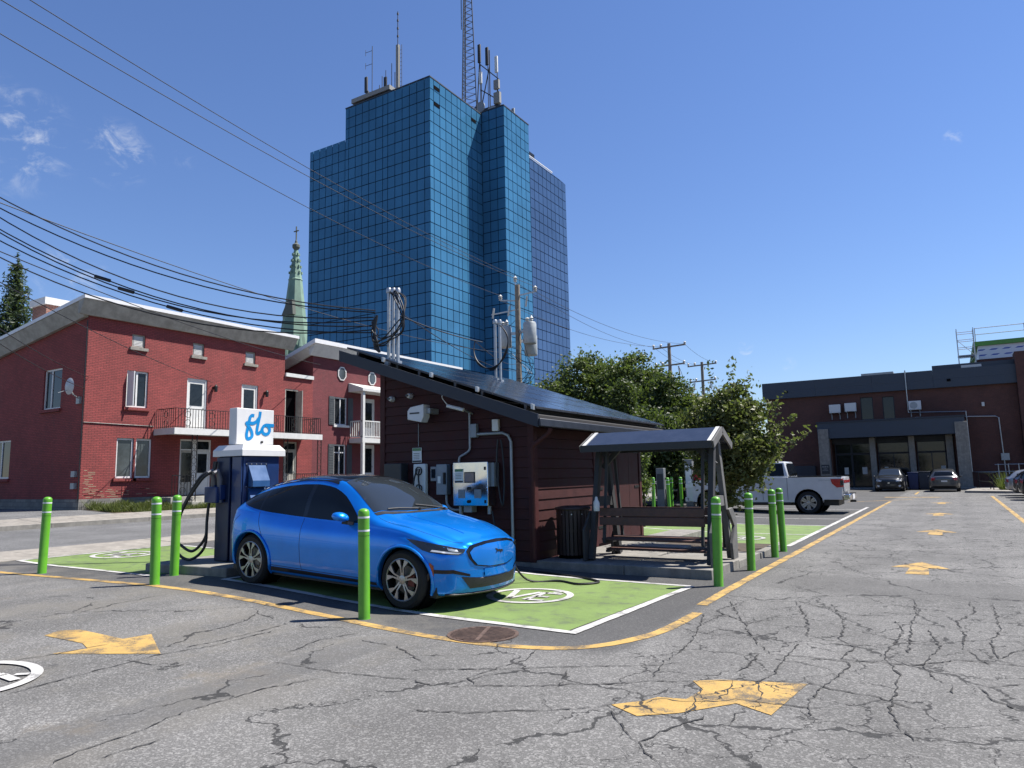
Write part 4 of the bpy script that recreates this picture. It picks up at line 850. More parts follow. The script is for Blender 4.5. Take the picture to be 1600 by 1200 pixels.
# ------------------------------------------------------------------ charger pedestal
mat('navy_paint', (.008, .028, .105), .35, .1, .12, 4, coat=.2); mat('navy_paint_dark', (.006, .016, .055), .4, .1)
mat('cap_white', (.58, .58, .58), .35, var=.03); mat('logo_cyan', (.004, .19, .46), .4, var=.03); mat('gun_grey', (.12, .12, .13), .5)
PZ = .30
CP = thing('charger_pedestal', 'navy charging pedestal with white cap, blue lettered sign and hanging black cables', 'charger', (-10.5, 8.3, PZ))
MB().box(-10.82, -10.15, 7.86, 8.60, PZ+.002, 2.06).build('cabinet', 'navy_paint', CP, bevel=.012)
MB().box(-10.80, -10.45, 7.81, 7.858, PZ+.01, 2.05).build('side_panel', 'navy_paint_dark', CP, bevel=.01)
MB().box(-10.42, -10.17, 7.83, 7.858, PZ+.01, 2.05).build('corner_panel', 'navy_paint', CP, bevel=.01)
c = MB(); c.box(-10.87, -10.09, 7.78, 8.68, 2.06, 2.16); c.hexa([(-10.87, 7.78, 2.161), (-10.09, 7.78, 2.161), (-10.09, 8.68, 2.161), (-10.87, 8.68, 2.161), (-10.80, 7.84, 2.25), (-10.15, 7.84, 2.25), (-10.15, 8.60, 2.25), (-10.80, 8.60, 2.25)]); c.build('cap', 'cap_white', CP)
sg = MB().box(-10.66, -10.46, 7.93, 8.72, 2.27, 2.90).build('sign_box', 'cap_white', CP, bevel=.008)
for y in (7.97, 8.66): MB().box(-10.62, -10.5, y-.03, y+.03, 2.24, 2.275).build('foot', 'steel_grey', sg)
# script lettering, drawn as a flat ribbon of constant width
def ribbon(pts, w, X, y0, z0, sx, sz, n=8):
    P = [Vector((0, y0+p[0]*sx, z0-p[1]*sz)) for p in catmull([(a, b, 0) for a, b in pts], n)]; mb = MB(); L = []; Q = []
    for i, p in enumerate(P):
        d = (P[min(i+1, len(P)-1)]-P[max(i-1, 0)]).normalized(); q = Vector((0, -d.z, d.y)); L.append(p+q*w/2); Q.append(p-q*w/2)
    for i in range(len(P)-1): X += 4e-5; mb.add([(X, L[i].y, L[i].z), (X, Q[i].y, Q[i].z), (X, Q[i+1].y, Q[i+1].z), (X, L[i+1].y, L[i+1].z)], [(0, 1, 2, 3)])
    return mb
SXL, SZL = .79/845, .63/800
o0 = (7.93-315*SXL, 2.90+100*SZL)
for k, pts in enumerate(([(700, 255), (650, 250), (610, 290), (595, 350), (580, 420), (555, 560), (535, 690), (555, 770), (600, 770), (655, 720), (655, 640), (610, 540), (545, 460), (530, 425), (590, 420), (670, 425), (750, 380), (800, 300)], [(836, 150), (826, 250), (800, 380), (775, 520), (765, 620), (795, 650), (850, 610), (905, 540)], [(975, 450), (920, 480), (885, 555), (910, 630), (970, 660), (1035, 630), (1062, 555), (1030, 480), (975, 450), (1040, 448), (1160, 450)])):
    ribbon(pts, .058, -10.457-.001*-k, o0[0], o0[1], SXL, SZL).build('letter', 'logo_cyan', sg)
MB().box(-10.458, -10.44, 8.44, 8.48, 2.30, 2.335).build('sign_bolt', 'iron_black', sg)
for zt in (1.90, 1.52):       # hooded vents
    v = MB(); v.hexa([(-10.148, 7.95, zt-.26), (-10.02, 7.95, zt-.26), (-10.02, 8.30, zt-.26), (-10.148, 8.30, zt-.26), (-10.148, 7.95, zt), (-10.14, 7.95, zt), (-10.14, 8.30, zt), (-10.148, 8.30, zt)]); v.box(-10.148, -10.02, 7.952, 8.298, zt-.36, zt-.262); v.build('vent_hood', mat('hood_blue', (.02, .075, .20), .4), CP)
    for k in range(5): MB().box(-10.148, -10.135, 7.90+k*.1, 7.915+k*.1, zt+.015, zt+.03).build('rivet', 'steel_grey', CP)
MB().box(-10.148, -10.14, 7.92, 8.34, 1.05, 1.98).build('vent_plate', 'navy_paint_dark', CP)
for x, zz in ((-10.74, 1.78), (-10.58, 1.78)):
    h = MB().box(x-.05, x+.05, 7.70, 7.81, zz-.45, zz-.2).build('holster', 'navy_paint', CP, bevel=.01)
    MB().tube([(x, 7.74, zz-.5), (x, 7.72, zz-.1), (x+.01, 7.66, zz+.04), (x+.02, 7.58, zz+.0)], [.035, .045, .04, .03], 10).build('connector', 'gun_grey', h, 50)
MB().box(-10.88, -10.56, 7.64, 7.80, 1.28, 1.55).build('holster_box', 'navy_paint', CP, bevel=.015)
for k, (dx, lowz) in enumerate(((-.62, .36), (-.52, .50))):
    DX = .14; c = catmull([(a+DX, b, z) for a, b, z in [(-10.9+k*.14, 7.6, 1.80), (-11.0+k*.08, 7.5, 1.66), (-11.2+.25*dx, 7.45, 1.15), (-11.02+dx, 7.5, .70), (-11.0+dx*.85, 7.55, lowz+.06), (-11.0+dx*.4, 7.6, lowz-.02), (-10.98, 7.66, lowz+.2), (-11.0, 7.7, 1.0), (-10.97, 7.72, 1.4), (-10.93+k*.05, 7.76, 1.98)]], 6)
    MB().tube(c, .024, 8).build('charging_cable', 'cable_black', CP, 60)
PADZ = .16
pad = tag(MB().hexa([(-11.7, 7.15, .1), (-9.78, 7.30, .1), (-9.78, 9.4, .1), (-11.7, 9.4, .1), (-11.7, 7.15, PZ), (-9.78, 7.30, PZ), (-9.78, 9.4, PZ), (-11.7, 9.4, PZ)]).build('concrete_pad', 'concrete', bevel=.02), kind='structure')
# ------------------------------------------------------------------ charging shed
mat('maroon', (.040, .010, .010), .7, spec=.3, var=.18, scale=5, bump=.15, bscale=30); mat('maroon_trim', (.050, .012, .012), .65, spec=.3, var=.12)
mat('navy_fascia', (.016, .020, .030), .5, .2); mat('panel_black', (.010, .013, .020), .16, .0, .15, 3, spec=.5); mat('panel_frame', (.05, .05, .055), .4, .6)
mat('soffit', (.02, .018, .018), .8)
SX0, SX1, SY0, SY1 = -10.0, -6.4, 11.1, 16.2
zroof = lambda x: 2.56+(-5.98-x)*.3435           # underside of the roof deck
SH = thing('charging_shed', 'dark maroon clapboard shed with single slope solar panel roof', 'shed', (-8.2, 13.6, .1))
core = MB(); core.hexa([(SX0+.04, SY0+.04, -.05), (SX1-.04, SY0+.04, -.05), (SX1-.04, SY1, -.05), (SX0+.04, SY1, -.05), (SX0+.04, SY0+.04, zroof(SX0)-.03), (SX1-.04, SY0+.04, zroof(SX1)-.03), (SX1-.04, SY1, zroof(SX1)-.03), (SX0+.04, SY1, zroof(SX0)-.03)]); core.build('frame_wall', 'maroon_trim', SH)
z = .12; bh = .185
while z < zroof(SX0)-.05:
    xe = min(SX1-.10, -5.98-(z+bh-2.56)/.3435-.02) if z+bh > zroof(SX1-.10) else SX1-.10
    xb = min(SX1-.10, -5.98-(z-2.56)/.3435-.02) if z > zroof(SX1-.10) else SX1-.10
    a = SX0+.11; zt = min(z+bh-.006, zroof(a)-.02)
    if xe > a+.02:
        off = random.uniform(-.002, .002)
        MB().hexa([(a, SY0-.022+off, z), (xb, SY0-.022+off, z), (xb, SY0+.039, z), (a, SY0+.039, z), (a, SY0-.004+off, zt), (max(xe, a+.05), SY0-.004+off, zt), (max(xe, a+.05), SY0+.039, zt), (a, SY0+.039, zt)]).build('siding_board', 'maroon', SH)
    z += bh
z = .28
while z < 2.4:
    zt = min(z+bh-.006, 2.5)
    MB().hexa([(SX1-.039, SY0+.11, z), (SX1+.022, SY0+.11, z), (SX1+.022, 13.55, z), (SX1-.039, 13.55, z), (SX1-.039, SY0+.11, zt), (SX1+.004, SY0+.11, zt), (SX1+.004, 13.55, zt), (SX1-.039, 13.55, zt)]).build('siding_board', 'maroon', SH)
    z += bh
for (x0, x1, y0, y1) in ((SX0-.02, SX0+.105, SY0-.03, SY0+.1), (SX1-.095, SX1+.03, SY0-.03, SY0+.1), (SX1-.04, SX1+.03, 13.56, 13.68), (SX1-.04, SX1+.03, SY1-.12, SY1)):
    MB().box(x0, x1, y0, y1, -.03, (zroof(x1)-.03)).build('corner_board', 'maroon_trim', SH)
for k in range(4):      # double plank door on the lane side
    y = 13.72+k*.585; d = MB().box(SX1-.038, SX1+.008, y, y+.575, .2, 2.42).build('door_plank', 'maroon', SH)
    if k in (0, 3):
        for zz in (.5, 1.3, 2.1): MB().box(SX1+.009, SX1+.02, y+(.0 if k == 0 else .3), y+(.28 if k == 0 else .57), zz, zz+.05).build('hinge', 'iron_black', d)
MB().box(SX0-.02, SX1+.04, SY0-.04, SY1+.1, -.1, .11).build('plinth', 'concrete', SH)
rfz = lambda x: zroof(x)+.10
def rslab(x0, x1, y0, y1, d0, d1):
    b = MB(); return b.hexa([(x0, y0, zroof(x0)+d0), (x1, y0, zroof(x1)+d0), (x1, y1, zroof(x1)+d0), (x0, y1, zroof(x0)+d0), (x0, y0, zroof(x0)+d1), (x1, y0, zroof(x1)+d1), (x1, y1, zroof(x1)+d1), (x0, y1, zroof(x0)+d1)])
ROOF = rslab(-10.58, -5.98, 10.52, 17.0, 0, .10).build('roof', 'soffit', SH)
rslab(-10.62, -5.94, 10.48, 10.518, -.10, .125).build('rake_fascia', 'navy_fascia', ROOF); rslab(-10.62, -5.94, 17.002, 17.04, -.10, .125).build('rake_fascia', 'navy_fascia', ROOF)
MB().box(-5.975, -5.90, 10.50, 17.02, 2.46, 2.60).build('gutter', 'navy_fascia', ROOF, bevel=.015)
nr = 5; sl = 4.5/nr
for i in range(nr):
    for j in range(4):
        x1 = -6.03-i*sl; x0 = x1-sl+.018; y0 = 10.6+j*1.6; y1 = y0+1.585
        b = rslab(x0, x1, y0, y1, .20, .235); b.m = 1; q = rslab(x0+.02, x1-.02, y0+.02, y1-.02, .2352, .2375); b.add(q.v, q.f)
        o = b.build('solar_panel', ['panel_frame', 'panel_black'], ROOF)
for x in (-6.25, -7.15, -7.75, -8.6, -9.35, -10.2): rslab(x, x+.04, 10.56, 16.98, .10, .199).build('rack_rail', 'panel_frame', ROOF)
for x in (-6.1, -7.25, -8.3, -9.5): rslab(x, x+.05, 10.53, 10.59, .17, .26).build('panel_clip', 'galv', ROOF)
MB().tube([(-5.95, 10.95, 2.45), (-6.0, 10.95, 2.36), (-6.32, 10.98, 2.16), (-6.36, 11.0, 2.08), (-6.36, 11.0, .18)], .038, 8).build('downspout', 'maroon_trim', SH, 40)
# service conduits on the gable
MB().tube(catmull([(-7.74, 11.04, 2.86), (-7.74, 11.04, 2.3), (-7.75, 11.04, 2.14), (-7.86, 11.04, 2.06), (-7.98, 11.04, 2.0), (-8.0, 11.04, 1.86)], 5), .022, 8).build('conduit', 'steel_grey', SH, 50)
MB().tube([(-7.56, 11.03, 2.42), (-7.0, 11.03, 2.42), (-6.88, 11.03, 2.37), (-6.82, 11.03, 2.25), (-6.82, 11.03, .2)], .028, 8).build('conduit', 'steel_grey', SH, 50)
MB().tube(catmull([(-8.30, 11.04, 1.3), (-8.28, 11.04, 1.12), (-8.15, 11.04, 1.02), (-7.9, 11.04, 1.02)], 5), .026, 8).build('conduit', 'steel_grey', SH, 50)
MB().tube([(-9.0, 11.06, 2.7), (-9.0, 11.06, 2.25)], .006, 5).build('thin_cable', 'steel_grey', SH)
MB().tube(catmull([(-7.08, 11.0, 2.3), (-7.1, 10.98, 2.0), (-7.06, 10.95, 1.5), (-6.98, 10.96, 1.1), (-6.95, 10.98, 1.5), (-6.98, 11.0, 2.0), (-7.02, 11.0, 2.3)], 5), .018, 7).build('hanging_cable', 'cable_black', SH, 50)
# fittings fixed to the gable, each a thing of its own
mat('stainless', (.60, .61, .62), .12, 1.0, .06, 3); mat('paper', (.66, .68, .66), .6, var=.03); mat('paper_green', (.10, .22, .10), .6); mat('screen_blue', (.02, .05, .11), .12, spec=.8); mat('panel_grey', (.20, .23, .26), .45, .2)
def wallbox(name, lb, cat, x0, x1, z0, z1, d, mt, bevel=.01):
    t = thing(name, lb, cat, ((x0+x1)/2, 11.08, z0)); MB().box(x0, x1, 11.078-d, 11.078, z0, z1).build('case', mt, t, bevel=bevel); return t
t = wallbox('charger_cabinet', 'shiny stainless steel charger cabinet with screen on the shed wall', 'charger', -7.98, -7.20, 1.10, 1.90, .26, 'stainless')
yf = 11.078-.262
MB().box(-7.94, -7.74, yf-.004, yf, 1.52, 1.78).build('notice', 'paper', t); MB().box(-7.93, -7.75, yf-.006, yf-.0042, 1.73, 1.775).build('notice_header', 'paper_green', t); MB().box(-7.93, -7.75, yf-.006, yf-.0042, 1.53, 1.56).build('notice_footer', 'sign_dark', t)
for k in range(4): MB().box(-7.92, -7.78, yf-.006, yf-.0042, 1.60+k*.028, 1.607+k*.028).build('notice_line', 'sign_dark', t)
MB().box(-7.70, -7.50, yf-.010, yf, 1.54, 1.70).build('screen', 'screen_blue', t); MB().box(-7.72, -7.48, yf-.006, yf-.0005, 1.52, 1.72).build('screen_bezel', 'sign_dark', t)
for x in (-7.86, -7.50): MB().box(x, x+.15, yf-.005, yf, 1.24, 1.40).build('cable_label', 'panel_grey', t)
for (x, zz) in ((-7.62, 1.42), (-7.62, 1.18)): MB().cyl((x, yf-.03, zz), (x, yf, zz), .03, 10).build('knob', 'iron_black', t)
for (x, zz) in ((-7.26, 1.78), (-7.26, 1.18)): MB().box(x-.015, x+.015, yf-.012, yf, zz-.03, zz+.03).build('latch', 'iron_black', t)
for x in (-7.9, -7.26): MB().cyl((x, 10.95, .95), (x, 10.95, 1.10), .035, 8).build('leg_conduit', 'steel_grey', t)
MB().box(-7.196, -7.12, 10.9, 11.07, 1.45, 1.88).build('side_duct', 'panel_grey', t); MB().box(-8.05, -7.984, 10.9, 11.07, 1.45, 1.86).build('side_duct', 'panel_grey', t); MB().box(-7.8, -7.62, 10.9, 11.06, .98, 1.098).build('gland_box', 'steel_grey', t)
t = wallbox('disconnect_panel', 'grey electrical disconnect panel beside the stainless charger cabinet', 'panel', -8.47, -8.22, 1.30, 1.88, .14, 'panel_grey'); MB().box(-8.43, -8.36, 10.932, 10.936, 1.52, 1.65).build('label', 'paper', t); MB().box(-8.28, -8.24, 10.90, 10.938, 1.5, 1.72).build('lever', 'iron_black', t)
t = wallbox('meter_box', 'small grey meter box with a glass face left of the disconnect panel', 'meter', -8.64, -8.49, 1.56, 1.84, .10, 'panel_grey'); MB().box(-8.61, -8.52, 10.968, 10.976, 1.62, 1.79).build('glass_face', 'glass_dark', t)
t = wallbox('wall_charger', 'narrow white wall charger with black cables looped on it', 'charger', -9.07, -8.77, 1.28, 1.90, .10, 'paper', .02)
for zz in (1.76, 1.42): MB().lathe([(.085, 0), (.085, -.02), (.07, -.02), (.07, 0)], (-8.92, 10.975, zz), 'y', 18, True).build('holder_ring', 'iron_black', t)
for dx in (-.05, .06): MB().tube(catmull([(-8.92+dx*.5, 10.95, 1.8), (-8.93+dx, 10.9, 1.6), (-8.92+dx*1.6, 10.9, 1.3), (-8.92+dx*1.2, 10.93, 1.0)], 5), .017, 7).build('cable', 'cable_black', t, 50)
t = wallbox('dark_cabinet', 'black equipment cabinet at the left end of the shed wall', 'cabinet', -9.72, -9.28, 1.30, 1.92, .22, 'sign_dark'); MB().box(-9.58, -9.54, 10.852, 10.856, 1.5, 1.56).build('sticker', 'paper', t)
t = wallbox('wall_notice', 'white paper notice with green header high on the shed wall', 'notice', -9.16, -8.93, 1.93, 2.22, .012, 'paper', 0)
MB().box(-9.15, -8.94, 11.061, 11.065, 2.16, 2.215).build('header', 'paper_green', t); MB().box(-9.15, -8.94, 11.061, 11.065, 1.94, 1.97).build('footer', 'sign_dark', t)
for k in range(4): MB().box(-9.13, -8.98, 11.061, 11.065, 2.0+k*.035, 2.008+k*.035).build('text_line', 'sign_dark', t)
t = thing('loudspeaker_box', 'tilted white plastic box on a bracket high on the shed wall', 'box', (-8.7, 11.08, 2.8)); b = MB(); b.prism([(-9.0, 2.76), (-8.66, 2.69), (-8.60, 2.80), (-8.60, 3.04), (-8.93, 3.0), (-9.0, 2.93)], 'y', 10.72, 10.92); b.build('case', 'cap_white', t, bevel=.012); MB().box(-8.62, -8.5, 10.8, 11.076, 2.86, 2.96).build('bracket', 'steel_grey', t); MB().box(-8.94, -8.70, 10.716, 10.7195, 2.86, 2.89).build('print', 'sign_dark', t)
t = wallbox('junction_box', 'small grey junction box on the shed conduit', 'box', -7.70, -7.56, 2.36, 2.62, .09, 'panel_grey')
t = wallbox('white_box', 'small white box above the bent conduit on the shed wall', 'box', -7.22, -7.08, 2.46, 2.68, .07, 'cap_white')
for (x, zz, lb) in ((-9.68, 3.24, 'left small dome camera under the shed eave'), (-9.2, 3.27, 'right small lamp under the shed eave')):
    t = thing('dome_camera', lb, 'camera', (x, 11.07, zz)); MB().lathe([(.06, 0), (.06, -.04), (.045, -.09), (0, -.105)], (x, 11.078, zz), 'y', 14).build('dome', 'cap_white', t, 40); MB().cyl((x, 10.95, zz), (x, 10.93, zz), .025, 10).build('lens', 'glass_dark', t)
t = thing('twin_floodlight', 'white twin floodlight tube under the shed roof edge', 'lamp', (-7.7, 10.9, 2.9)); MB().tube([(-7.98, 10.66, 2.96), (-7.62, 10.68, 2.86)], .035, 10).build('tube', 'cap_white', t, 40); MB().tube([(-7.72, 10.68, 2.9), (-7.70, 11.078, 2.82)], .02, 6).build('arm', 'steel_grey', t)
MB().tube(catmull([(-7.96, 10.64, 2.97), (-8.02, 10.55, 3.12), (-7.9, 10.5, 3.25)], 5), .008, 5).build('lead', 'cap_white', t)
# riser pipes standing through the roof
def risers(xs, y, label, loops):
    t = thing('service_riser', label, 'riser', (xs[0], y, zroof(xs[0])+.1))
    for k, x in enumerate(xs):
        zt = 5.38+.02*(2-k); MB().tube([(x, y, zroof(x)-.05), (x, y, zt)], .036, 10).build('pipe', 'galv', t, 40); MB().lathe([(.055, 0), (.06, .06), (.045, .1), (.0, .11)], (x, y, zt-.02), 'z', 12).build('weather_head', 'galv', t, 40)
        MB().box(x-.06, x+.06, y-.06, y+.06, zroof(x)+.08, zroof(x)+.26).build('roof_flashing', 'galv', t)
    for l in loops: MB().tube(catmull(l, 6), .013, 6).build('loop_cable', 'cable_black', t, 60)
    return t
lo = []
for k in range(6):
    e = k*.035; x = -9.54+.1*(k % 3)
    J = lambda a, b, z: (a+random.gauss(0, .035), b+random.gauss(0, .03), z+random.gauss(0, .05))
    lo.append([(x, 10.8, 5.40), J(x+.2, 10.72, 5.28), J(-9.05+e*.3, 10.66, 4.85), J(-9.14, 10.62, 4.55+e*.5), J(-9.5, 10.6, 4.32+e), J(-9.78-e*.4, 10.66, 4.30+e*1.4), J(-9.86, 10.72, 4.55+e*1.3), (-9.86, 10.74, 4.75+e)])
risers((-9.55, -9.43, -9.31), 10.8, 'three galvanized service risers with looped black cables on the shed roof edge', lo)
for k in range(5): MB().tube(catmull([(-9.80-.03*k, 10.72, 4.95-.03*k), (-9.85, 10.7, 4.6), (-9.83+.03*k, 10.7, 4.25-.02*k)], 4), .028, 6).build('splice_bundle', 'cable_black', bpy.data.objects['service_riser'])
lo = [[(-9.5, 14.8, 5.42), (-9.3, 14.75, 5.3), (-9.12, 14.7, 5.0-.03*k), (-9.22-.04*k, 14.7, 4.55-.03*k), (-9.6, 14.7, 4.32-.02*k), (-10.0, 14.7, 4.42+.02*k), (-10.18, 14.75, 4.8), (-10.17, 14.8, 5.1)] for k in range(4)]
R2 = risers((-9.56, -9.42), 14.8, 'two galvanized service risers with a cable loop at the back of the shed roof', lo)
for o in R2.children:
    if o.name.startswith(('pipe', 'weather')): o.location.z += .05
# ------------------------------------------------------------------ slab, swing and bin
SLB = .15
def slab(name, poly, z0, z1, mt): return tag(MB().prism(poly, 'z', z0, z1).build(name, mt, bevel=.012), kind='structure')
slab('shed_slab', [(-6.36, 11.05), (-4.72, 11.04), (-4.72, 14.6), (-6.36, 14.6)], -.1, SLB, 'concrete'); slab('shed_slab', [(-4.71, 11.04), (-3.27, 11.03), (-3.24, 12.55), (-4.71, 12.55)], -.1, SLB, 'concrete')
slab('shed_slab', [(-4.71, 12.56), (-3.24, 12.56), (-3.22, 14.0), (-4.71, 14.0)], -.1, SLB-.03, 'concrete')
slab('planting_kerb', [(-3.36, 14.02), (-3.2, 14.02), (-3.22, 16.2), (-3.36, 16.2)], -.1, SLB-.04, 'concrete'); slab('planting_bed', [(-5.6, 14.65), (-3.37, 14.05), (-3.37, 16.15), (-5.6, 16.15)], -.1, .07, 'soil')
slab('back_slab', [(-6.4, 14.62), (-5.62, 14.62), (-5.62, 18.4), (-6.4, 18.4)], -.1, SLB, 'concrete')
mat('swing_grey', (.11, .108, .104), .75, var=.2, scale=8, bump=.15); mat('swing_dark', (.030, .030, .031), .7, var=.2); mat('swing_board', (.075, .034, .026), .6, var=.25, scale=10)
mat('swing_roof', (.05, .06, .085), .2, .5)
SWG = thing('swing_bench', 'roofed garden swing bench with grey timber A-frames and brown boards', 'swing', (-4.45, 11.95, SLB))
Y0, Y1, YM, ZR = 11.32, 12.72, 12.02, 2.16
for x, side in ((-5.46, 'l'), (-3.40, 'r')):
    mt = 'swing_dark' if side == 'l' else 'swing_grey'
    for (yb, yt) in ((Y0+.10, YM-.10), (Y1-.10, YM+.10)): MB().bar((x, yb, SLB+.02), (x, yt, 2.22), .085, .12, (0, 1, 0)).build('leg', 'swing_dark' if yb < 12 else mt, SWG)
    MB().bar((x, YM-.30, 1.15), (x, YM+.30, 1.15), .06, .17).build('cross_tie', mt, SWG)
    for (ya, sg_) in ((Y0, 1), (Y1, -1)):       # chevron shaped foot boards
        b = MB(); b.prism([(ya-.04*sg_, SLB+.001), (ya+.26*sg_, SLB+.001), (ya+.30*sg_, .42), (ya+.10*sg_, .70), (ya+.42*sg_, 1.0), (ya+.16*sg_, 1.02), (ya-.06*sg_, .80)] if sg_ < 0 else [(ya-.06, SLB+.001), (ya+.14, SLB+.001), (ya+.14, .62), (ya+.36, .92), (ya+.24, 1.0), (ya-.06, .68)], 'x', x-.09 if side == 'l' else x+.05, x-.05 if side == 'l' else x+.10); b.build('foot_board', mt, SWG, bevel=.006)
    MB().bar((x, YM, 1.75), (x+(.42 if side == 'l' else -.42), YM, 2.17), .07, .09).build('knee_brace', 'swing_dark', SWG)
MB().bar((-5.55, YM, 2.24), (-3.32, YM, 2.24), .09, .12).build('ridge_beam', 'swing_dark', SWG)
for s, nm in ((-1, 'front'), (1, 'rear')):
    b = MB(); yo = YM+s*.56; b.hexa([(-5.60, YM, 2.35), (-3.30, YM, 2.35), (-3.30, yo, 2.10), (-5.60, yo, 2.10), (-5.60, YM, 2.38), (-3.30, YM, 2.38), (-3.30, yo, 2.13), (-5.60, yo, 2.13)]); b.build('roof_panel', 'swing_roof', SWG)
    MB().box(-5.62, -3.28, yo+(-.035 if s < 0 else .001), yo+(-.001 if s < 0 else .035), 2.02, 2.14).build('eave_board', 'swing_dark', SWG)
    for x in (-5.635, -3.265): MB().bar((x, YM, 2.33), (x, yo, 2.075), .03, .12).build('barge_board', 'swing_grey', SWG)
    for x in (-5.57, -3.33): b = MB(); b.bar((x, YM, 2.386), (x, yo, 2.136), .06, .012); b.build('roof_edge_strip', mat('strip_white', (.55, .55, .53), .5), SWG)
for s, zb, zs in ((-1, .82, .50), (1, .80, .50)):       # two facing seats
    yo = YM+s*.44
    for k in range(2): MB().box(-5.36, -3.50, yo-.015, yo+.015, zb+k*.155-.07, zb+k*.155+.07).build('back_board', 'swing_board', SWG, bevel=.006)
    for k in range(3): MB().box(-5.36, -3.50, YM+s*(.14+.10*k)-.045, YM+s*(.14+.10*k)+.045, zs-.018, zs+.018).build('seat_board', 'swing_board', SWG, bevel=.005)
for x in (-5.30, -3.56):
    for s in (-1, 1): MB().bar((x, YM+s*.42, .45), (x, YM+s*.12, 2.22), .045, .05, (0, 1, 0)).build('hanger', 'swing_dark', SWG)
    MB().bar((x, YM-.42, .46), (x, YM+.42, .46), .05, .06).build('seat_bearer', 'swing_dark', SWG); MB().box(x-.03, x+.03, YM-.3, YM+.3, .27, .31).build('foot_rest_bearer', 'swing_dark', SWG)
for k in range(4): MB().box(-5.34, -3.52, YM-.26+k*.14, YM-.15+k*.14, .312, .335).build('floor_slat', 'swing_board', SWG)
t = thing('hanging_bottle', 'small white bottle fixed to the left post of the swing', 'bottle', (-5.40, 11.5, .95)); MB().lathe([(.0, 1.0), (.05, 1.0), (.055, 1.04), (.055, 1.14), (.03, 1.19), (.02, 1.24), (0, 1.25)], (-5.33, 11.40, 0), 'z', 14).build('bottle_body', 'cap_white', t, 40); MB().bar((-5.36, 11.44, 1.15), (-5.43, 11.52, 1.15), .03, .03).build('clip', 'steel_grey', t)
mat('bin_brown', (.030, .016, .014), .6, var=.2)
BN = thing('litter_bin', 'round dark brown slatted litter bin in the shade beside the shed', 'bin', (-5.98, 11.75, SLB)); bx, by = -5.98, 11.76
for k in range(26):
    a = 2*math.pi*k/26; x, y = bx+.29*math.cos(a), by+.29*math.sin(a); MB().bar((x, y, SLB+.06), (x, y, 1.0), .055, .02, (math.cos(a), math.sin(a), 0)).build('slat', 'bin_brown', BN)
MB().lathe([(.27, SLB+.002), (.27, .95)], (bx, by, 0), 'z', 24).build('liner', 'pit_dark', BN, 40)
for zz in (.22, .62, .96): MB().lathe([(.268, zz), (.278, zz), (.278, zz+.04), (.268, zz+.04)], (bx, by, 0), 'z', 26, True).build('hoop', 'iron_black', BN)
MB().lathe([(.32, 1.0), (.33, 1.02), (.32, 1.05), (.2, 1.07), (.19, 1.03)], (bx, by, 0), 'z', 28).build('lid', 'bin_brown', BN, 40)
for k in range(10):
    a = 2*math.pi*k/10-1.8; MB().cyl((bx+.30*math.cos(a), by+.30*math.sin(a), .93), (bx+.312*math.cos(a), by+.312*math.sin(a), .93), .012, 6).build('rivet', 'galv', BN)
# ------------------------------------------------------------------ vehicles
def pchip(xs, ys, x):
    xs, ys = np.asarray(xs, float), np.asarray(ys, float); h = np.diff(xs); d = np.diff(ys)/h; m = np.zeros_like(ys)
    m[0], m[-1] = d[0], d[-1]
    for i in range(1, len(xs)-1):
        if d[i-1]*d[i] > 0: w1, w2 = 2*h[i]+h[i-1], h[i]+2*h[i-1]; m[i] = (w1+w2)/(w1/d[i-1]+w2/d[i])
    i = int(np.clip(np.searchsorted(xs, x)-1, 0, len(xs)-2)); t = (x-xs[i])/h[i]
    return ys[i]*(1+2*t)*(1-t)**2+h[i]*m[i]*t*(1-t)**2+ys[i+1]*t*t*(3-2*t)+h[i]*m[i+1]*t*t*(t-1)
def car_paint(name, col, metal=.25, rough=.28):
    m, nt, b = new_mat(name); pos = nt.new('ShaderNodeNewGeometry').outputs['Position']
    k = nt.ramp(nt.noise(pos, 3, 4, .6).outputs[0], .3, .7, .95, 1.05)
    nt.put(b.inputs['Base Color'], nt.mix(1.0, (*col, 1), nt.new('ShaderNodeCombineColor', _0=k, _1=k, _2=k), 'MULTIPLY'))
    b.inputs['Metallic'].default_value = metal; b.inputs['Roughness'].default_value = rough; b.inputs['Coat Weight'].default_value = .8; b.inputs['Specular IOR Level'].default_value = .2; b.inputs['Coat Roughness'].default_value = .03
car_paint('paint_blue', (.001, .205, .72), .55, .34); car_paint('paint_carwhite', (.50, .51, .52), 0, .35); car_paint('paint_charcoal', (.03, .033, .037), .5, .3); car_paint('paint_grey', (.065, .068, .072), .5, .3); car_paint('paint_black', (.010, .011, .014), .3, .3); car_paint('paint_silver', (.30, .31, .32), .6, .3)
mat('car_glass', (.004, .005, .006), .03, spec=.3, var=.2); mat('car_roof_black', (.006, .006, .007), .08, spec=.6); mat('plastic_black', (.009, .009, .010), .5); mat('trim_gloss', (.006, .006, .007), .15)
mat('tyre', (.010, .010, .010), .85, bump=.3, bscale=90); mat('rim_bright', (.34, .34, .34), .32, .8); mat('rim_dark', (.012, .012, .013), .4, .3); mat('brake_steel', (.15, .14, .13), .5, .7); mat('caliper_red', (.10, .006, .005), .5)
mat('lamp_dark', (.02, .022, .025), .08, spec=.8); mat('lamp_clear', (.55, .57, .6), .12, spec=.8); mat('lamp_red', (.30, .012, .012), .15, spec=.7); mat('lamp_amber', (.35, .07, .01), .25); mat('chrome', (.6, .6, .6), .12, 1.0); mat('plate_white', (.6, .6, .6), .5)
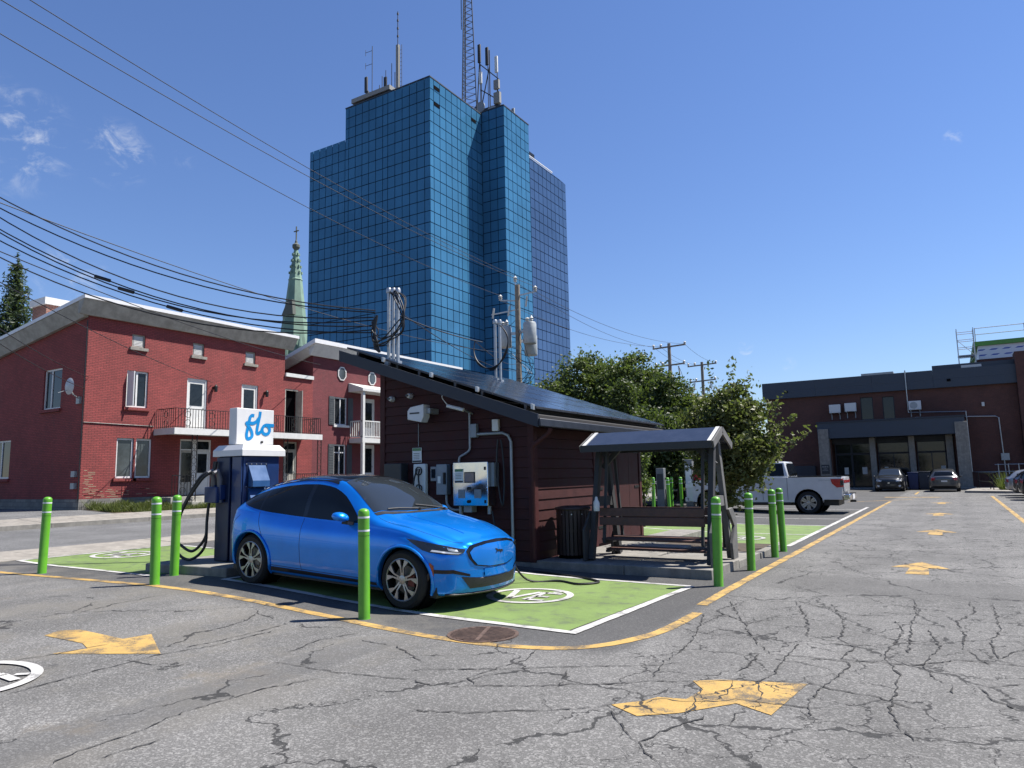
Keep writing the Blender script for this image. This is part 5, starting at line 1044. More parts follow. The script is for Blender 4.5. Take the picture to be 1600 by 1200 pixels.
# windscreen: real see-through glass over a dark cabin
def screen_mat():
    m, nt, b = new_mat('windscreen'); b.inputs['Base Color'].default_value = (.02, .025, .03, 1); b.inputs['Roughness'].default_value = .02; b.inputs['Specular IOR Level'].default_value = .8
screen_mat()
def car_shell(S, n_sub=4, nx=64, bow_f=.30, bow_r=.16, nose=.10, tail=.05):
    """closed body skin lofted through cross sections. S holds curves over x"""
    xs = S['x']; X = np.linspace(xs[0], xs[-1], nx); C = lambda k, x: pchip(xs, S[k], x)
    rings = []
    for x in X:
        zb, ym, zm, yb, zl, yr, zr, zt = (C(k, x) for k in ('zb', 'ymax', 'zmid', 'ybelt', 'zbelt', 'yrail', 'zrail', 'zroof'))
        ctrl = [(0, zb), (ym*.80, zb), (ym*.93, zb+.03), (ym*.965, zb+.13), (ym*.99, zm-.10), (ym, zm+.02), (ym*.985, (zm+zl)/2+.03), (yb, zl-.012), (yb*.93+yr*.07, zl+.03), ((yb+yr)/2+.025, (zl+zr)/2+.02), (yr, zr), (yr*.86, zr+(zt-zr)*.52), (yr*.5, zt-(zt-zr)*.12), (0, zt)]
        P = []
        for i in range(len(ctrl)-1):
            a, b, c, d = (np.array(ctrl[max(i-1, 0)] if i else (-ctrl[1][0], ctrl[1][1])), np.array(ctrl[i]), np.array(ctrl[i+1]), np.array(ctrl[min(i+2, len(ctrl)-1)] if i+2 < len(ctrl) else (-ctrl[-2][0], ctrl[-2][1])))
            tn = .8
            for j in range(n_sub):
                t = j/n_sub; m1, m2 = (c-a)*.5*tn, (d-b)*.5*tn
                P.append((2*t**3-3*t*t+1)*b+(t**3-2*t*t+t)*m1+(-2*t**3+3*t*t)*c+(t**3-t*t)*m2)
        P.append(np.array(ctrl[-1])); P = np.array(P); P[:, 0] = np.maximum(P[:, 0], 0)
        rings.append((x, P))
    np_ = len(rings[0][1]); full = []
    def fx(x, y):
        L0, L1 = xs[0], xs[-1]; a = max(0, (x-(L1-.95))/.95); b = max(0, ((L0+.7)-x)/.7)
        return x-bow_f*a**1.5*(y/.93)**2+bow_r*b**1.5*(y/.93)**2
    def ring_pts(x, P): # right (y<0) reversed + left
        left = [(fx(x, y), y, z) for y, z in P]; right = [(fx(x, y), -y, z) for y, z in P[1:-1]][::-1]
        return left+right
    R_ = [ring_pts(x, P) for x, P in rings]; m = len(R_[0])
    def cap(x, P, sgn, amount):
        out = []; zc = (P[:, 1].min()+P[:, 1].max())/2-.05
        for s, o in ((.985, .3), (.94, .62), (.82, .86), (.55, .97), (.2, 1.0)):
            Q = P.copy(); Q[:, 0] *= s; Q[:, 1] = zc+(Q[:, 1]-zc)*s; out.append([(px+sgn*amount*o, y, z) for px, y, z in [(fx(x, abs(q[1])), q[1], q[2]) for q in ring_pts(0, Q)] for px in [px]] if False else [(fx(x, q[1])+sgn*amount*o, q[1], q[2]) for q in [(0, y, z) for (_, y, z) in ring_pts(0, Q)]])
        return out
    R_ = list(reversed(cap(rings[0][0], rings[0][1], -1, tail)))+R_+cap(rings[-1][0], rings[-1][1], 1, nose)
    mb = MB(); mb.add([p for r in R_ for p in r], [(i*m+j, i*m+(j+1) % m, (i+1)*m+(j+1) % m, (i+1)*m+j) for i in range(len(R_)-1) for j in range(m)]+[tuple(range(m)), tuple((len(R_)-1)*m+j for j in range(m))])
    return mb
def cut_arches(mb, axles, half, zc, r, name):
    me = mb.mesh(name); o = bpy.data.objects.new(name, me); COL.objects.link(o); cs = []
    for ax in axles:
        for s in (-1, 1):
            c = MB(); c.cyl((ax, s*(half-.34), zc), (ax, s*(half+.3), zc), r, 40); cm = c.mesh('cut'); co = bpy.data.objects.new('cut', cm); COL.objects.link(co); cs.append(co)
            md = o.modifiers.new('b', 'BOOLEAN'); md.operation = 'DIFFERENCE'; md.object = co; md.solver = 'EXACT'
    dg = bpy.context.evaluated_depsgraph_get(); out = bpy.data.meshes.new_from_object(o.evaluated_get(dg))
    bpy.data.objects.remove(o)
    for co in cs: bpy.data.objects.remove(co)
    return out
def link_mesh(name, me, mats, parent, smooth=None):
    me.materials.clear()
    for q in mats: me.materials.append(MATS[q])
    if smooth is not None: me.polygons.foreach_set('use_smooth', [True]*len(me.polygons)); me.set_sharp_from_angle(angle=R(smooth))
    o = bpy.data.objects.new(name, me); COL.objects.link(o); o.parent = parent; WM[o.name] = W(parent); return o
class Skin:
    """lays flat outlines on a body mesh by ray casting, so glass, lamps and seams follow its curve"""
    def __init__(s, mb):
        s.t = BVHTree.FromPolygons([Vector(v) for v in mb.v], mb.f)
    def hit(s, o, d):
        h = s.t.ray_cast(Vector(o), Vector(d)); return (h[0], h[1]) if h[0] is not None else (None, None)
    def patch(s, name, outline, O, U, V, D, mt, parent, off=.004, step=.06, smooth=60):
        O, U, V, D = Vector(O), Vector(U).normalized(), Vector(V).normalized(), Vector(D).normalized()
        bm = bmesh.new(); f = bm.faces.new([bm.verts.new((u, v, 0)) for u, v in outline])
        us = [p[0] for p in outline]; vs = [p[1] for p in outline]
        for ax, lo, hi in ((0, min(us), max(us)), (1, min(vs), max(vs))):
            k = lo+step
            while k < hi-1e-4:
                bmesh.ops.bisect_plane(bm, geom=bm.verts[:]+bm.edges[:]+bm.faces[:], plane_co=(k, 0, 0) if ax == 0 else (0, k, 0), plane_no=(1, 0, 0) if ax == 0 else (0, 1, 0)); k += step
        bmesh.ops.triangulate(bm, faces=bm.faces)
        bad = []
        for v in bm.verts:
            h, n = s.hit(O+U*v.co.x+V*v.co.y, D)
            if h is None: bad.append(v)
            else:
                if n.dot(D) > 0: n = -n
                v.co = h+n*off
        if bad: bmesh.ops.delete(bm, geom=bad, context='VERTS')
        bmesh.ops.recalc_face_normals(bm, faces=bm.faces)
        me = bpy.data.meshes.new(name); bm.to_mesh(me); bm.free()
        if len(me.polygons):
            p = me.polygons[0]
            if sum(q.normal.dot(D) for q in me.polygons) > 0: me.flip_normals()
        me.materials.append(MATS[mt]); me.polygons.foreach_set('use_smooth', [True]*len(me.polygons))
        o = bpy.data.objects.new(name, me); COL.objects.link(o); o.parent = parent; WM[o.name] = W(parent); return o
    def seam(s, name, pts, O, U, V, D, mt, parent, w=.004, n=10):
        O, U, V, D = Vector(O), Vector(U).normalized(), Vector(V).normalized(), Vector(D).normalized(); P = []
        for a in catmull([(p[0], p[1], 0) for p in pts], n):
            h, nn = s.hit(O+U*a.x+V*a.y, D)
            if h is not None: P.append(h)
        if len(P) > 2: return MB_local(MB().tube(P, w, 5), name, mt, parent)
def MB_local(mb, name, mt, parent, smooth=40, bevel=0): return mb.build(name, mt, parent, smooth, bevel, local=True)
SIDE = lambda s: ((0, s*3, 0), (1, 0, 0), (0, 0, 1), (0, -s, 0))
TOPV = ((0, 0, 3), (1, 0, 0), (0, 1, 0), (0, 0, -1)); FRONT = ((6, 0, 0), (0, 1, 0), (0, 0, 1), (-1, 0, 0)); REAR = ((-4, 0, 0), (0, 1, 0), (0, 0, 1), (1, 0, 0))
def wheel(parent, x, y, s, r=.362, wd=.225, rim=.262, spokes=5, style='twin', turn=0.0):
    """s=-1: outer face to -y"""
    t = MB(); h = wd/2; prof = [(rim-.01, -h), (rim+.015, -h-.004), (r-.035, -h-.006), (r-.008, -h+.025), (r, -h+.05), (r, h-.05), (r-.008, h-.025), (r-.035, h+.006), (rim-.01, h)]
    t.lathe(prof, (0, 0, 0), 'y', 40, cap=False); w = MB_local(t, 'wheel', 'tyre', parent); w.location = (x, y, r); w.rotation_euler = (0, 0, turn)
    f = s*h
    b = MB(); b.lathe([(rim, f), (rim-.012, f+s*.006), (rim-.02, f-s*.01), (rim-.02, -f*.6), (0, -f*.6)], (0, 0, 0), 'y', 40, cap=False); MB_local(b, 'barrel', 'rim_dark', w)
    b = MB(); b.lathe([(rim+.003, f+s*.002), (rim-.008, f+s*.008), (rim-.016, f+s*.002)], (0, 0, 0), 'y', 40, cap=False); MB_local(b, 'rim_lip', 'rim_bright', w)
    b = MB(); b.lathe([(.17, f-s*.09), (.17, f-s*.075), (.05, f-s*.075)], (0, 0, 0), 'y', 28); MB_local(b, 'brake_disc', 'brake_steel', w)
    b = MB(); b.box(.08, .18, min(f-s*.10, f-s*.03), max(f-s*.10, f-s*.03), -.07, .07); MB_local(b, 'caliper', 'caliper_red' if style == 'twin' and x > 1 else 'brake_steel', w)
    for k in range(spokes):
        a = 2*math.pi*k/spokes+math.pi/2
        def P(rad, ang, d): return (rad*math.cos(a+ang), f+s*d, rad*math.sin(a+ang))
        for q in (-1, 1):
            sp = MB(); y0, y1 = .004, -.022
            if style == 'twin': o4 = [(.045, q*.20), (.045, q*.75), (rim-.012, q*.40), (rim-.012, q*.13)]
            else: o4 = [(.045, q*.1), (.05, q*.6), (rim-.012, q*.32), (rim-.012, q*.02)]
            v = [P(rd, an, y0 if rd > .1 else y0-.012) for rd, an in o4]+[P(rd, an, y1) for rd, an in o4]
            mid = [P(.14, q*.16, y0-.004), P(.14, q*.34, y0-.004)]
            if style == 'twin':
                o6 = [(.045, q*.05), (.045, q*.62), (.15, q*.20), (rim-.012, q*.42), (rim-.012, q*.15), (.15, q*.085)]
                v = [P(rd, an, (y0 if rd > .1 else y0-.012)) for rd, an in o6]+[P(rd, an, y1) for rd, an in o6]
                sp.add(v, [(0, 1, 2, 5), (5, 2, 3, 4), (6, 11, 8, 7), (11, 10, 9, 8)]+[(i, (i+1) % 6, 6+(i+1) % 6, 6+i) for i in range(6)])
            else: sp.add(v, [(0, 1, 2, 3), (4, 7, 6, 5)]+[(i, (i+1) % 4, 4+(i+1) % 4, 4+i) for i in range(4)])
            MB_local(sp, 'spoke', 'rim_bright', w, None)
    b = MB(); b.lathe([(.055, f-s*.03), (.055, f-s*.006), (.03, f+s*.0), (0, f+s*.0)], (0, 0, 0), 'y', 20); MB_local(b, 'hub_cap', 'rim_bright', w)
    for k in range(5): a = 2*math.pi*k/5+.3; MB_local(MB().cyl((.075*math.cos(a), f-s*.02, .075*math.sin(a)), (.075*math.cos(a), f-s*.004, .075*math.sin(a)), .011, 6), 'lug_nut', 'rim_bright', w)
    return w
def mirror_car(S, paint, parent, x, y, z, k=1.0):
    for s in (-1, 1):
        m = MB(); m.add([(x-.09, s*y, z), (x+.06, s*y, z+.01), (x+.10, s*(y+.10), z+.01), (x+.07, s*(y+.21), z+.03), (x-.07, s*(y+.22), z+.03), (x-.10, s*(y+.1), z), (x-.08, s*(y+.02), z+.09), (x+.02, s*(y+.04), z+.11), (x+.03, s*(y+.12), z+.135), (x+.01, s*(y+.19), z+.12), (x-.08, s*(y+.20), z+.12), (x-.1, s*(y+.1), z+.135)],
                        [(0, 1, 2, 3, 4, 5), (6, 11, 10, 9, 8, 7), (0, 6, 7, 1), (1, 7, 8, 2), (2, 8, 9, 3), (3, 9, 10, 4), (4, 10, 11, 5), (5, 11, 6, 0)])
        m.v = [(x+(a-x)*k, s*y+(b-s*y)*k, z+(c-z)*k) for a, b, c in m.v]
        o = m.build('mirror', paint, parent, 80, local=True); md = o.modifiers.new('s', 'SUBSURF'); md.levels = 2; md.render_levels = 2
        MB_local(MB().bar((x-.02, s*(y-.06), z-.01), (x, s*(y+.10), z+.015), .10, .04), 'mirror_arm', 'plastic_black', o)
# the blue electric crossover
E5 = dict(x=[-.86, -.76, -.55, -.2, .2, .6, 1.0, 1.4, 1.8, 2.1, 2.35, 2.6, 2.984, 3.3, 3.52, 3.70],
 zroof=[1.05, 1.12, 1.285, 1.43, 1.535, 1.595, 1.62, 1.61, 1.52, 1.375, 1.225, 1.125, 1.06, .995, .935, .865],
 zrail=[.99, 1.05, 1.20, 1.355, 1.455, 1.515, 1.54, 1.525, 1.425, 1.27, 1.13, 1.05, .995, .93, .868, .80],
 yrail=[.58, .60, .585, .58, .585, .59, .60, .61, .64, .685, .73, .72, .69, .65, .61, .56],
 zbelt=[.96, .99, 1.05, 1.055, 1.035, 1.015, 1.0, .988, .978, .972, .968, .96, .925, .865, .81, .75],
 ybelt=[.72, .79, .865, .895, .885, .86, .85, .85, .858, .868, .882, .892, .893, .865, .82, .76],
 ymax=[.76, .85, .925, .945, .935, .922, .917, .917, .918, .925, .936, .943, .943, .915, .87, .81],
 zmid=[.64, .66, .68, .70, .68, .66, .65, .65, .65, .66, .68, .70, .70, .66, .60, .55],
 zb=[.36, .30, .24, .21, .20, .195, .19, .19, .19, .19, .195, .20, .20, .19, .185, .19])
CARX, CARY, CRZ = -8.93, 8.00, -.030
CAR = thing('blue_car', 'bright blue electric crossover with black roof parked on the green bay', 'car', (CARX, CARY, 0), rz=CRZ)
pitch = math.atan2(.115-.005, 2.984)
CAR.rotation_euler = (0, pitch, CRZ); CAR.location.z = .128; WM[CAR.name] = Matrix.Translation(CAR.location) @ CAR.rotation_euler.to_matrix().to_4x4()
sh = car_shell(E5, bow_r=.30, nose=.11, tail=.05); SK = Skin(sh)
me = cut_arches(sh, (0, 2.984), .93, .362, .405, 'body'); BODY = link_mesh('body', me, ['paint_blue'], CAR, 32)
MB_local(MB().box(-.55, 3.45, -.80, .80, .17, .30), 'underbody', 'plastic_black', CAR)
for ax in (0, 2.984):
    for s in (-1, 1):
        MB_local(MB().lathe([(.01, s*.60), (.402, s*.60), (.402, s*.86)], (ax, 0, .362), 'y', 32, cap=False), 'wheel_well', 'dark_open', CAR)
        wheel(CAR, ax, s*.805, s, turn=0)
        # raised wheel arch lip
        P = []
        for k in range(25):
            a = R(-22+k*224/24); h, n = SK.hit((ax+.418*math.cos(a), s*3, .362+.418*math.sin(a)), (0, -s, 0))
            if h is not None: P.append(h+Vector((0, s*.004, 0)))
        MB_local(MB().tube(P, .022, 8), 'arch_lip', 'paint_blue', CAR)
for s in (-1, 1):
    A = SIDE(s)
    SK.patch('rocker_trim', [(.40, .19), (2.58, .19), (2.55, .285), (.45, .305)], *A, 'plastic_black', CAR, .006)
    lo = [(2.17, 1.008), (1.75, 1.012), (1.3, 1.02), (.8, 1.037), (.3, 1.065), (0, 1.095), (-.25, 1.14), (-.42, 1.195)]
    hi = [(-.40, 1.215), (-.2, 1.295), (.1, 1.38), (.45, 1.44), (.8, 1.475), (1.15, 1.485), (1.45, 1.455), (1.7, 1.37), (1.95, 1.21), (2.14, 1.05)]
    def cutx(a, b):   # part of the glasshouse between two stations
        f = lambda pts, x: float(np.interp(x, *zip(*sorted(pts))))
        X = np.linspace(a, b, 9); return [(x, f(lo, x)) for x in X]+[(x, f(hi, x)) for x in X[::-1]]
    SK.patch('side_window', cutx(1.10, 2.13), *A, 'car_glass', CAR, .005); SK.patch('side_window', cutx(.12, 1.02), *A, 'car_glass', CAR, .005); SK.patch('quarter_window', cutx(-.40, .09), *A, 'car_glass', CAR, .005)
    SK.patch('window_pillar', cutx(1.02, 1.10), *A, 'trim_gloss', CAR, .0045); SK.patch('window_pillar', cutx(.09, .12), *A, 'trim_gloss', CAR, .0045)
    for pts in ([(1.06, 1.01), (1.055, .7), (1.06, .42), (1.10, .30)], [(.12, 1.06), (.18, .85), (.36, .55), (.42, .40)], [(2.23, 1.0), (2.28, .75), (2.30, .45), (2.25, .30)], [(.45, .325), (1.3, .315), (2.25, .31)]): SK.seam('panel_seam', pts, *A, 'plastic_black', CAR, .0035)
    SK.seam('panel_seam', [(-.30, 1.0), (-.42, .90), (-.5, .72)], *A, 'plastic_black', CAR, .003)
    SK.patch('side_marker', [(3.36, .46), (3.42, .44), (3.42, .56), (3.37, .60)], *A, 'lamp_amber', CAR, .006, .03)
    # headlamp, seen at an angle across the corner of the nose
    c = math.sqrt(.5); O = Vector((3.3, s*.8, 0))+Vector((c, s*c, 0))*2; U = (c, -s*c, 0)
    hl = [(-.27, .872), (-.05, .842), (.15, .806), (.32, .776), (.455, .752), (.43, .715), (.36, .688), (.18, .70), (.02, .715), (-.08, .745)]
    SK.patch('headlamp', hl, O, U, (0, 0, 1), (-c, -s*c, 0), 'lamp_dark', CAR, .006, .04)
    SK.patch('lamp_strip', [(.02, .73), (.18, .712), (.36, .70), (.40, .716), (.2, .73), (.04, .748)], O, U, (0, 0, 1), (-c, -s*c, 0), 'lamp_clear', CAR, .012, .04)
    SK.patch('lamp_lens', [(.22, .772), (.34, .752), (.36, .728), (.24, .742)], O, U, (0, 0, 1), (-c, -s*c, 0), 'lamp_clear', CAR, .011, .03)
    for o3 in ([(.02, .40), (.07, .47), (.30, .47), (.52, .42), (.52, .45), (.30, .515), (.03, .515), (-.04, .40)], [(-.03, .40), (.015, .40), (-.05, .24), (-.075, .24)]):
        SK.patch('corner_vent', o3, O, U, (0, 0, 1), (-c, -s*c, 0), 'trim_gloss', CAR, .006, .04)
    SK.patch('tail_lamp', [(s*.45, .93), (s*.68, .92), (s*.68, .80), (s*.60, .80), (s*.45, .86)], *REAR, 'lamp_red', CAR, .006, .05)
ws = [(2.50, 0), (2.485, .3), (2.42, .55), (2.30, .735), (2.05, .675), (1.80, .62), (1.60, .575), (1.545, .3), (1.535, 0), (1.545, -.3), (1.60, -.575), (1.80, -.62), (2.05, -.675), (2.30, -.735), (2.42, -.55), (2.485, -.3)]
SK.patch('windscreen', ws, *TOPV, 'windscreen', CAR, .005)
for s in (-1, 1):
    fz = lambda pts, x: float(np.interp(x, *zip(*sorted(pts))))
    X = np.linspace(1.50, -.58, 14); SK.patch('roof_edge', [(x, fz(hi, x)+.055 if x > -.4 else 1.26+.35*(x+.4)) for x in X]+[(x, pchip(E5['x'], E5['zroof'], x)-.004) for x in X[::-1]], *SIDE(s), 'car_roof_black', CAR, .006, .05)
rf_ = [(1.53, 0), (1.54, .3), (1.585, .565), (1.3, .575), (.9, .57), (.4, .555), (0, .55), (-.35, .545), (-.62, .52), (-.66, 0), (-.62, -.52), (-.35, -.545), (0, -.55), (.4, -.555), (.9, -.57), (1.3, -.575), (1.585, -.565), (1.54, -.3)]
SK.patch('roof_panel', rf_, *TOPV, 'car_roof_black', CAR, .006)
SK.patch('hatch_glass', [(-.64, -.50), (-.64, .50), (-.80, .5), (-.82, 0), (-.80, -.5)], *TOPV, 'car_glass', CAR, .006)
SK.patch('cowl', [(2.51, -.3), (2.43, -.56), (2.31, -.745), (2.37, -.75), (2.50, -.58), (2.565, -.3), (2.58, 0), (2.565, .3), (2.50, .58), (2.37, .75), (2.31, .745), (2.43, .56), (2.51, .3), (2.515, 0)], *TOPV, 'plastic_black', CAR, .004)
for s in (-1, 1): SK.seam('bonnet_seam', [(2.42, s*.76), (2.7, s*.775), (3.1, s*.74), (3.45, s*.62), (3.62, s*.50)], *TOPV, 'plastic_black', CAR, .003); SK.seam('bonnet_crease', [(2.6, s*.42), (3.0, s*.40), (3.5, s*.34)], *TOPV, 'paint_blue', CAR, .006)
for y0 in (.50, -.05):
    P = []
    for k in range(10):
        h, n = SK.hit((2.50-.012*k, y0-.058*k, 3), (0, 0, -1)); P.append(h+Vector((0, 0, .022)))
    w = MB_local(MB().tube(P, .010, 6), 'wiper', 'plastic_black', CAR); MB_local(MB().cyl(P[0]-Vector((0, 0, .03)), P[0]+Vector((0, 0, .01)), .022, 8), 'wiper_pivot', 'plastic_black', w)
outer = [(-.54, .735), (-.47, .795), (-.25, .835), (0, .845), (.25, .835), (.47, .795), (.54, .735), (.50, .64), (.42, .55), (.2, .515), (0, .51), (-.2, .515), (-.42, .55), (-.50, .64)]
SK.patch('grille_surround', outer, *FRONT, 'trim_gloss', CAR, .006, .06)
SK.patch('grille_panel', [(u*.92, .675+(v-.675)*.84-.012) for u, v in outer], *FRONT, 'paint_blue', CAR, .016, .06)
SK.patch('lower_intake', [(-.60, .425), (-.30, .395), (.30, .395), (.60, .425), (.48, .275), (-.48, .275)], *FRONT, 'plastic_black', CAR, .006, .05)
SK.patch('plate_panel', [(-.26, .41), (.26, .41), (.27, .50), (-.27, .50)], *FRONT, 'paint_blue', CAR, .014, .05)
for k in range(3): SK.seam('intake_bar', [(-.46, .315+k*.028), (0, .31+k*.028), (.46, .315+k*.028)], *FRONT, 'trim_gloss', CAR, .006)
SK.seam('chin_lip', [(-.74, .215), (-.4, .212), (0, .21), (.4, .212), (.74, .215)], *FRONT, 'plastic_black', CAR, .018)
# galloping emblem on the grille panel
emb = [(-.085, .700), (-.06, .712), (-.03, .708), (-.005, .716), (.02, .712), (.045, .724), (.066, .734), (.085, .728), (.070, .718), (.052, .706), (.060, .690), (.082, .676), (.064, .678), (.042, .690), (.015, .692), (-.01, .690), (-.030, .678), (-.018, .660), (-.040, .676), (-.056, .690), (-.075, .680), (-.092, .684), (-.070, .694)]
SK.patch('emblem', [(-u, v) for u, v in emb], *FRONT, 'trim_gloss', CAR, .021, .05)
mirror_car(E5, 'paint_blue', CAR, 2.02, .89, 1.0, 1.4)
# charging lead from the far fender to the shed
tag(MB().tube(catmull([(-6.1, 9.02, .78), (-5.9, 9.3, .5), (-5.7, 9.6, .06), (-5.3, 9.9, .022), (-4.9, 9.75, .022), (-4.7, 10.05, .022), (-5.2, 10.4, .022), (-5.9, 10.6, .03), (-6.6, 10.75, .045), (-7.0, 10.9, .3), (-7.2, 10.95, 1.0)], 8), .016, 7).build('charging_lead', 'cable_black', loc=(-5.3, 9.9, 0)), 'black charging lead trailing across the green bay from the blue car to the shed', 'cable')
# ------------------------------------------------------------------ other parked cars, one builder, different curves
def sedan(name, label, loc, rz, paint, L=4.6, Wd=1.84, Hh=1.62, base=2.66, kind='suv', r=.345):
    t = thing(name, label, 'car', loc, rz=rz); h = Wd/2; k = Hh/1.62
    fr = .88; x0 = -(L-base-fr); x1 = base+fr
    f = lambda *a: [v for v in a]
    xs = [x0+.04, x0+.18, x0+.45, 0.1, .6, 1.1, base-1.15, base-.75, base-.45, base, base+.45, x1-.14]
    if kind == 'suv': zt = f(1.02, 1.28, 1.50, 1.58, 1.62, 1.62, 1.55, 1.30, 1.12, 1.05, .98, .86)
    else: zt = f(.98, 1.12, 1.32, 1.44, 1.49, 1.48, 1.40, 1.18, 1.02, .95, .88, .76)
    zt = [z*(Hh/(1.62 if kind == 'suv' else 1.49)) for z in zt]
    S = dict(x=xs, zroof=zt, zrail=[z-.07 for z in zt], yrail=[h*q for q in (.68, .68, .64, .64, .65, .65, .67, .73, .78, .76, .70, .62)], zbelt=[min(1.0*k, z-.10) for z in zt], ybelt=[h*q for q in (.84, .92, .95, .95, .93, .92, .92, .93, .94, .94, .90, .80)],
             ymax=[h*q for q in (.87, .96, 1, 1, .985, .98, .98, .985, 1, 1, .97, .86)], zmid=[.66*k]*12, zb=f(.34, .28, .24, .22, .20, .2, .2, .2, .2, .22, .22, .24))
    sh = car_shell(S, 3, 40, .24, .14, .10, .07); sk = Skin(sh); me = cut_arches(sh, (0, base), h-.01, r, r+.045, 'body'); link_mesh('body', me, [paint], t, 35)
    MB_local(MB().box(x0+.35, x1-.4, -h+.13, h-.13, .17, .3), 'underbody', 'plastic_black', t)
    for ax in (0, base):
        for s in (-1, 1): wheel(t, ax, s*(h-.12), s, r, .21, r-.1, 5, 'plain')
    def y_at(x, key): return pchip(xs, S[key], x)
    a, b = base-.50, base-1.12
    sk.patch('windscreen', [(a, -h*.70), (a+.05, 0), (a, h*.70), (b, h*.58), (b-.02, 0), (b, -h*.58)], *TOPV, 'windscreen', t, .005)
    zr = [z for z in zt]; bt = float(np.interp(.3, xs, zt))
    sk.patch('rear_window', [(-h*.60, zt[1]-.10), (h*.60, zt[1]-.10), (h*.56, zt[2]-.07), (-h*.56, zt[2]-.07)] if kind == 'suv' else [(-h*.62, zt[0]+.06), (h*.62, zt[0]+.06), (h*.55, zt[2]-.03), (-h*.55, zt[2]-.03)], *REAR, 'car_glass', t, .006)
    for s in (-1, 1):
        top = lambda x: float(np.interp(x, xs, zt))-.15; low = lambda x: min(1.0*k, top(x)+.15-.10)+.045
        for (p, q) in ((.95, base-.72), (.02, .88), (x0+.5, -.05)):
            X = np.linspace(p, q, 6); o4 = [(x, low(x)) for x in X]+[(x, max(top(x), low(x)+.02)) for x in X[::-1]]
            sk.patch('side_window', o4, *SIDE(s), 'car_glass', t, .005)
        sk.patch('headlamp', [(s*h*.44, .76*k), (s*h*.80, .80*k), (s*h*.82, .72*k), (s*h*.5, .69*k)], *FRONT, 'lamp_clear', t, .008)
        sk.patch('fog_lamp', [(s*h*.60, .42), (s*h*.78, .46), (s*h*.78, .36), (s*h*.66, .32)], *FRONT, 'lamp_clear', t, .008)
        sk.patch('tail_lamp', [(s*h*.52, .98*k), (s*h*.83, .98*k), (s*h*.84, .78*k), (s*h*.62, .82*k)], *REAR, 'lamp_red', t, .008)
        sk.seam('panel_seam', [(.92, .95), (.92, .35)], *SIDE(s), 'plastic_black', t, .004)
    sk.patch('grille', [(-h*.45, .70*k), (h*.45, .70*k), (h*.52, .60*k), (h*.40, .50*k), (-h*.40, .50*k), (-h*.52, .60*k)], *FRONT, 'plastic_black', t, .008)
    sk.patch('lower_intake', [(-h*.55, .40), (h*.55, .40), (h*.5, .30), (-h*.5, .30)], *FRONT, 'plastic_black', t, .008); sk.patch('badge', [(-.06, .62*k), (.06, .62*k), (.06, .57*k), (-.06, .57*k)], *FRONT, 'chrome', t, .014)
    sk.patch('number_plate', [(-.17, .80*k), (.17, .80*k), (.17, .70*k), (-.17, .70*k)], *REAR, 'plate_white', t, .012); sk.patch('rear_bumper_trim', [(-h*.7, .38), (h*.7, .38), (h*.65, .30), (-h*.65, .30)], *REAR, 'plastic_black', t, .008)
    mirror_car(S, paint, t, base-.62, h-.03, .98*k)
    return t
sedan('parked_suv', 'charcoal crossover parked nose out before the columned entrance', (-3.85, 58.4, 0), -math.pi/2, 'paint_charcoal')
sedan('parked_hatchback', 'grey hatchback seen from behind beside the right entrance column', (-.6, 54.9, 0), math.pi/2, 'paint_grey', 4.4, 1.76, 1.5, 2.6, 'hatch', .31)
sedan('parked_suv', 'dark blue crossover cut by the right picture edge', (3.62, 41.6, 0), 0, 'paint_black')
sedan('parked_car', 'dark car behind the crossover at the right picture edge', (3.5, 44.5, 0), 0, 'paint_black', 4.5, 1.8, 1.5, 2.65, 'hatch', .32)
sedan('parked_car', 'silver car nose beyond the dark cars at the right picture edge', (3.3, 47.4, 0), 0, 'paint_silver', 4.5, 1.8, 1.48, 2.65, 'hatch', .32)
sedan('parked_car', 'dark car half hidden by trees behind the distant charger', (-13.0, 38.0, 0), 0, 'paint_black', 4.5, 1.8, 1.5, 2.65, 'hatch', .32)
# ------------------------------------------------------------------ white pickup
PT = thing('pickup_truck', 'white crew cab pickup truck parked across the bays behind the bollards', 'truck', (-4.68, 29.45, 0), rz=math.pi)
RW, WB = .41, 3.69
def arch(cx, r, n=10): return [(cx+r*math.cos(math.pi*(1-k/n)), RW+r*math.sin(math.pi*(1-k/n))) for k in range(n+1)]
prof = [(-1.15, .52), (-.52, .52)]+arch(0, .50)+[(.52, .42), (WB-.54, .42)]+arch(WB, .52)+[(WB+.56, .42), (WB+.86, .46), (WB+.92, .60), (WB+.93, 1.05), (WB+.84, 1.22), (WB+.3, 1.27), (WB-.62, 1.32), (WB-.7, 1.36), (.68, 1.36), (.68, 1.34), (-1.17, 1.34), (-1.19, 1.0)]
b = MB(); b.prism(prof, 'y', -.98, .98); body = b.build('body', 'paint_carwhite', PT, None, .05, local=True)
c = MB(); lo4 = [(.70, 1.345), (WB-.66, 1.345)]; c.add([(.66, -.95, 1.34), (WB-.62, -.95, 1.34), (WB-.62, .95, 1.34), (.66, .95, 1.34), (.80, -.76, 1.95), (WB-1.36, -.76, 1.95), (WB-1.36, .76, 1.95), (.80, .76, 1.95)], [(0, 3, 2, 1), (4, 5, 6, 7), (0, 1, 5, 4), (1, 2, 6, 5), (2, 3, 7, 6), (3, 0, 4, 7)]); c.build('cab', 'paint_carwhite', PT, None, .05, local=True)
def lerp3(a, b, t): return tuple(a[i]+(b[i]-a[i])*t for i in range(3))
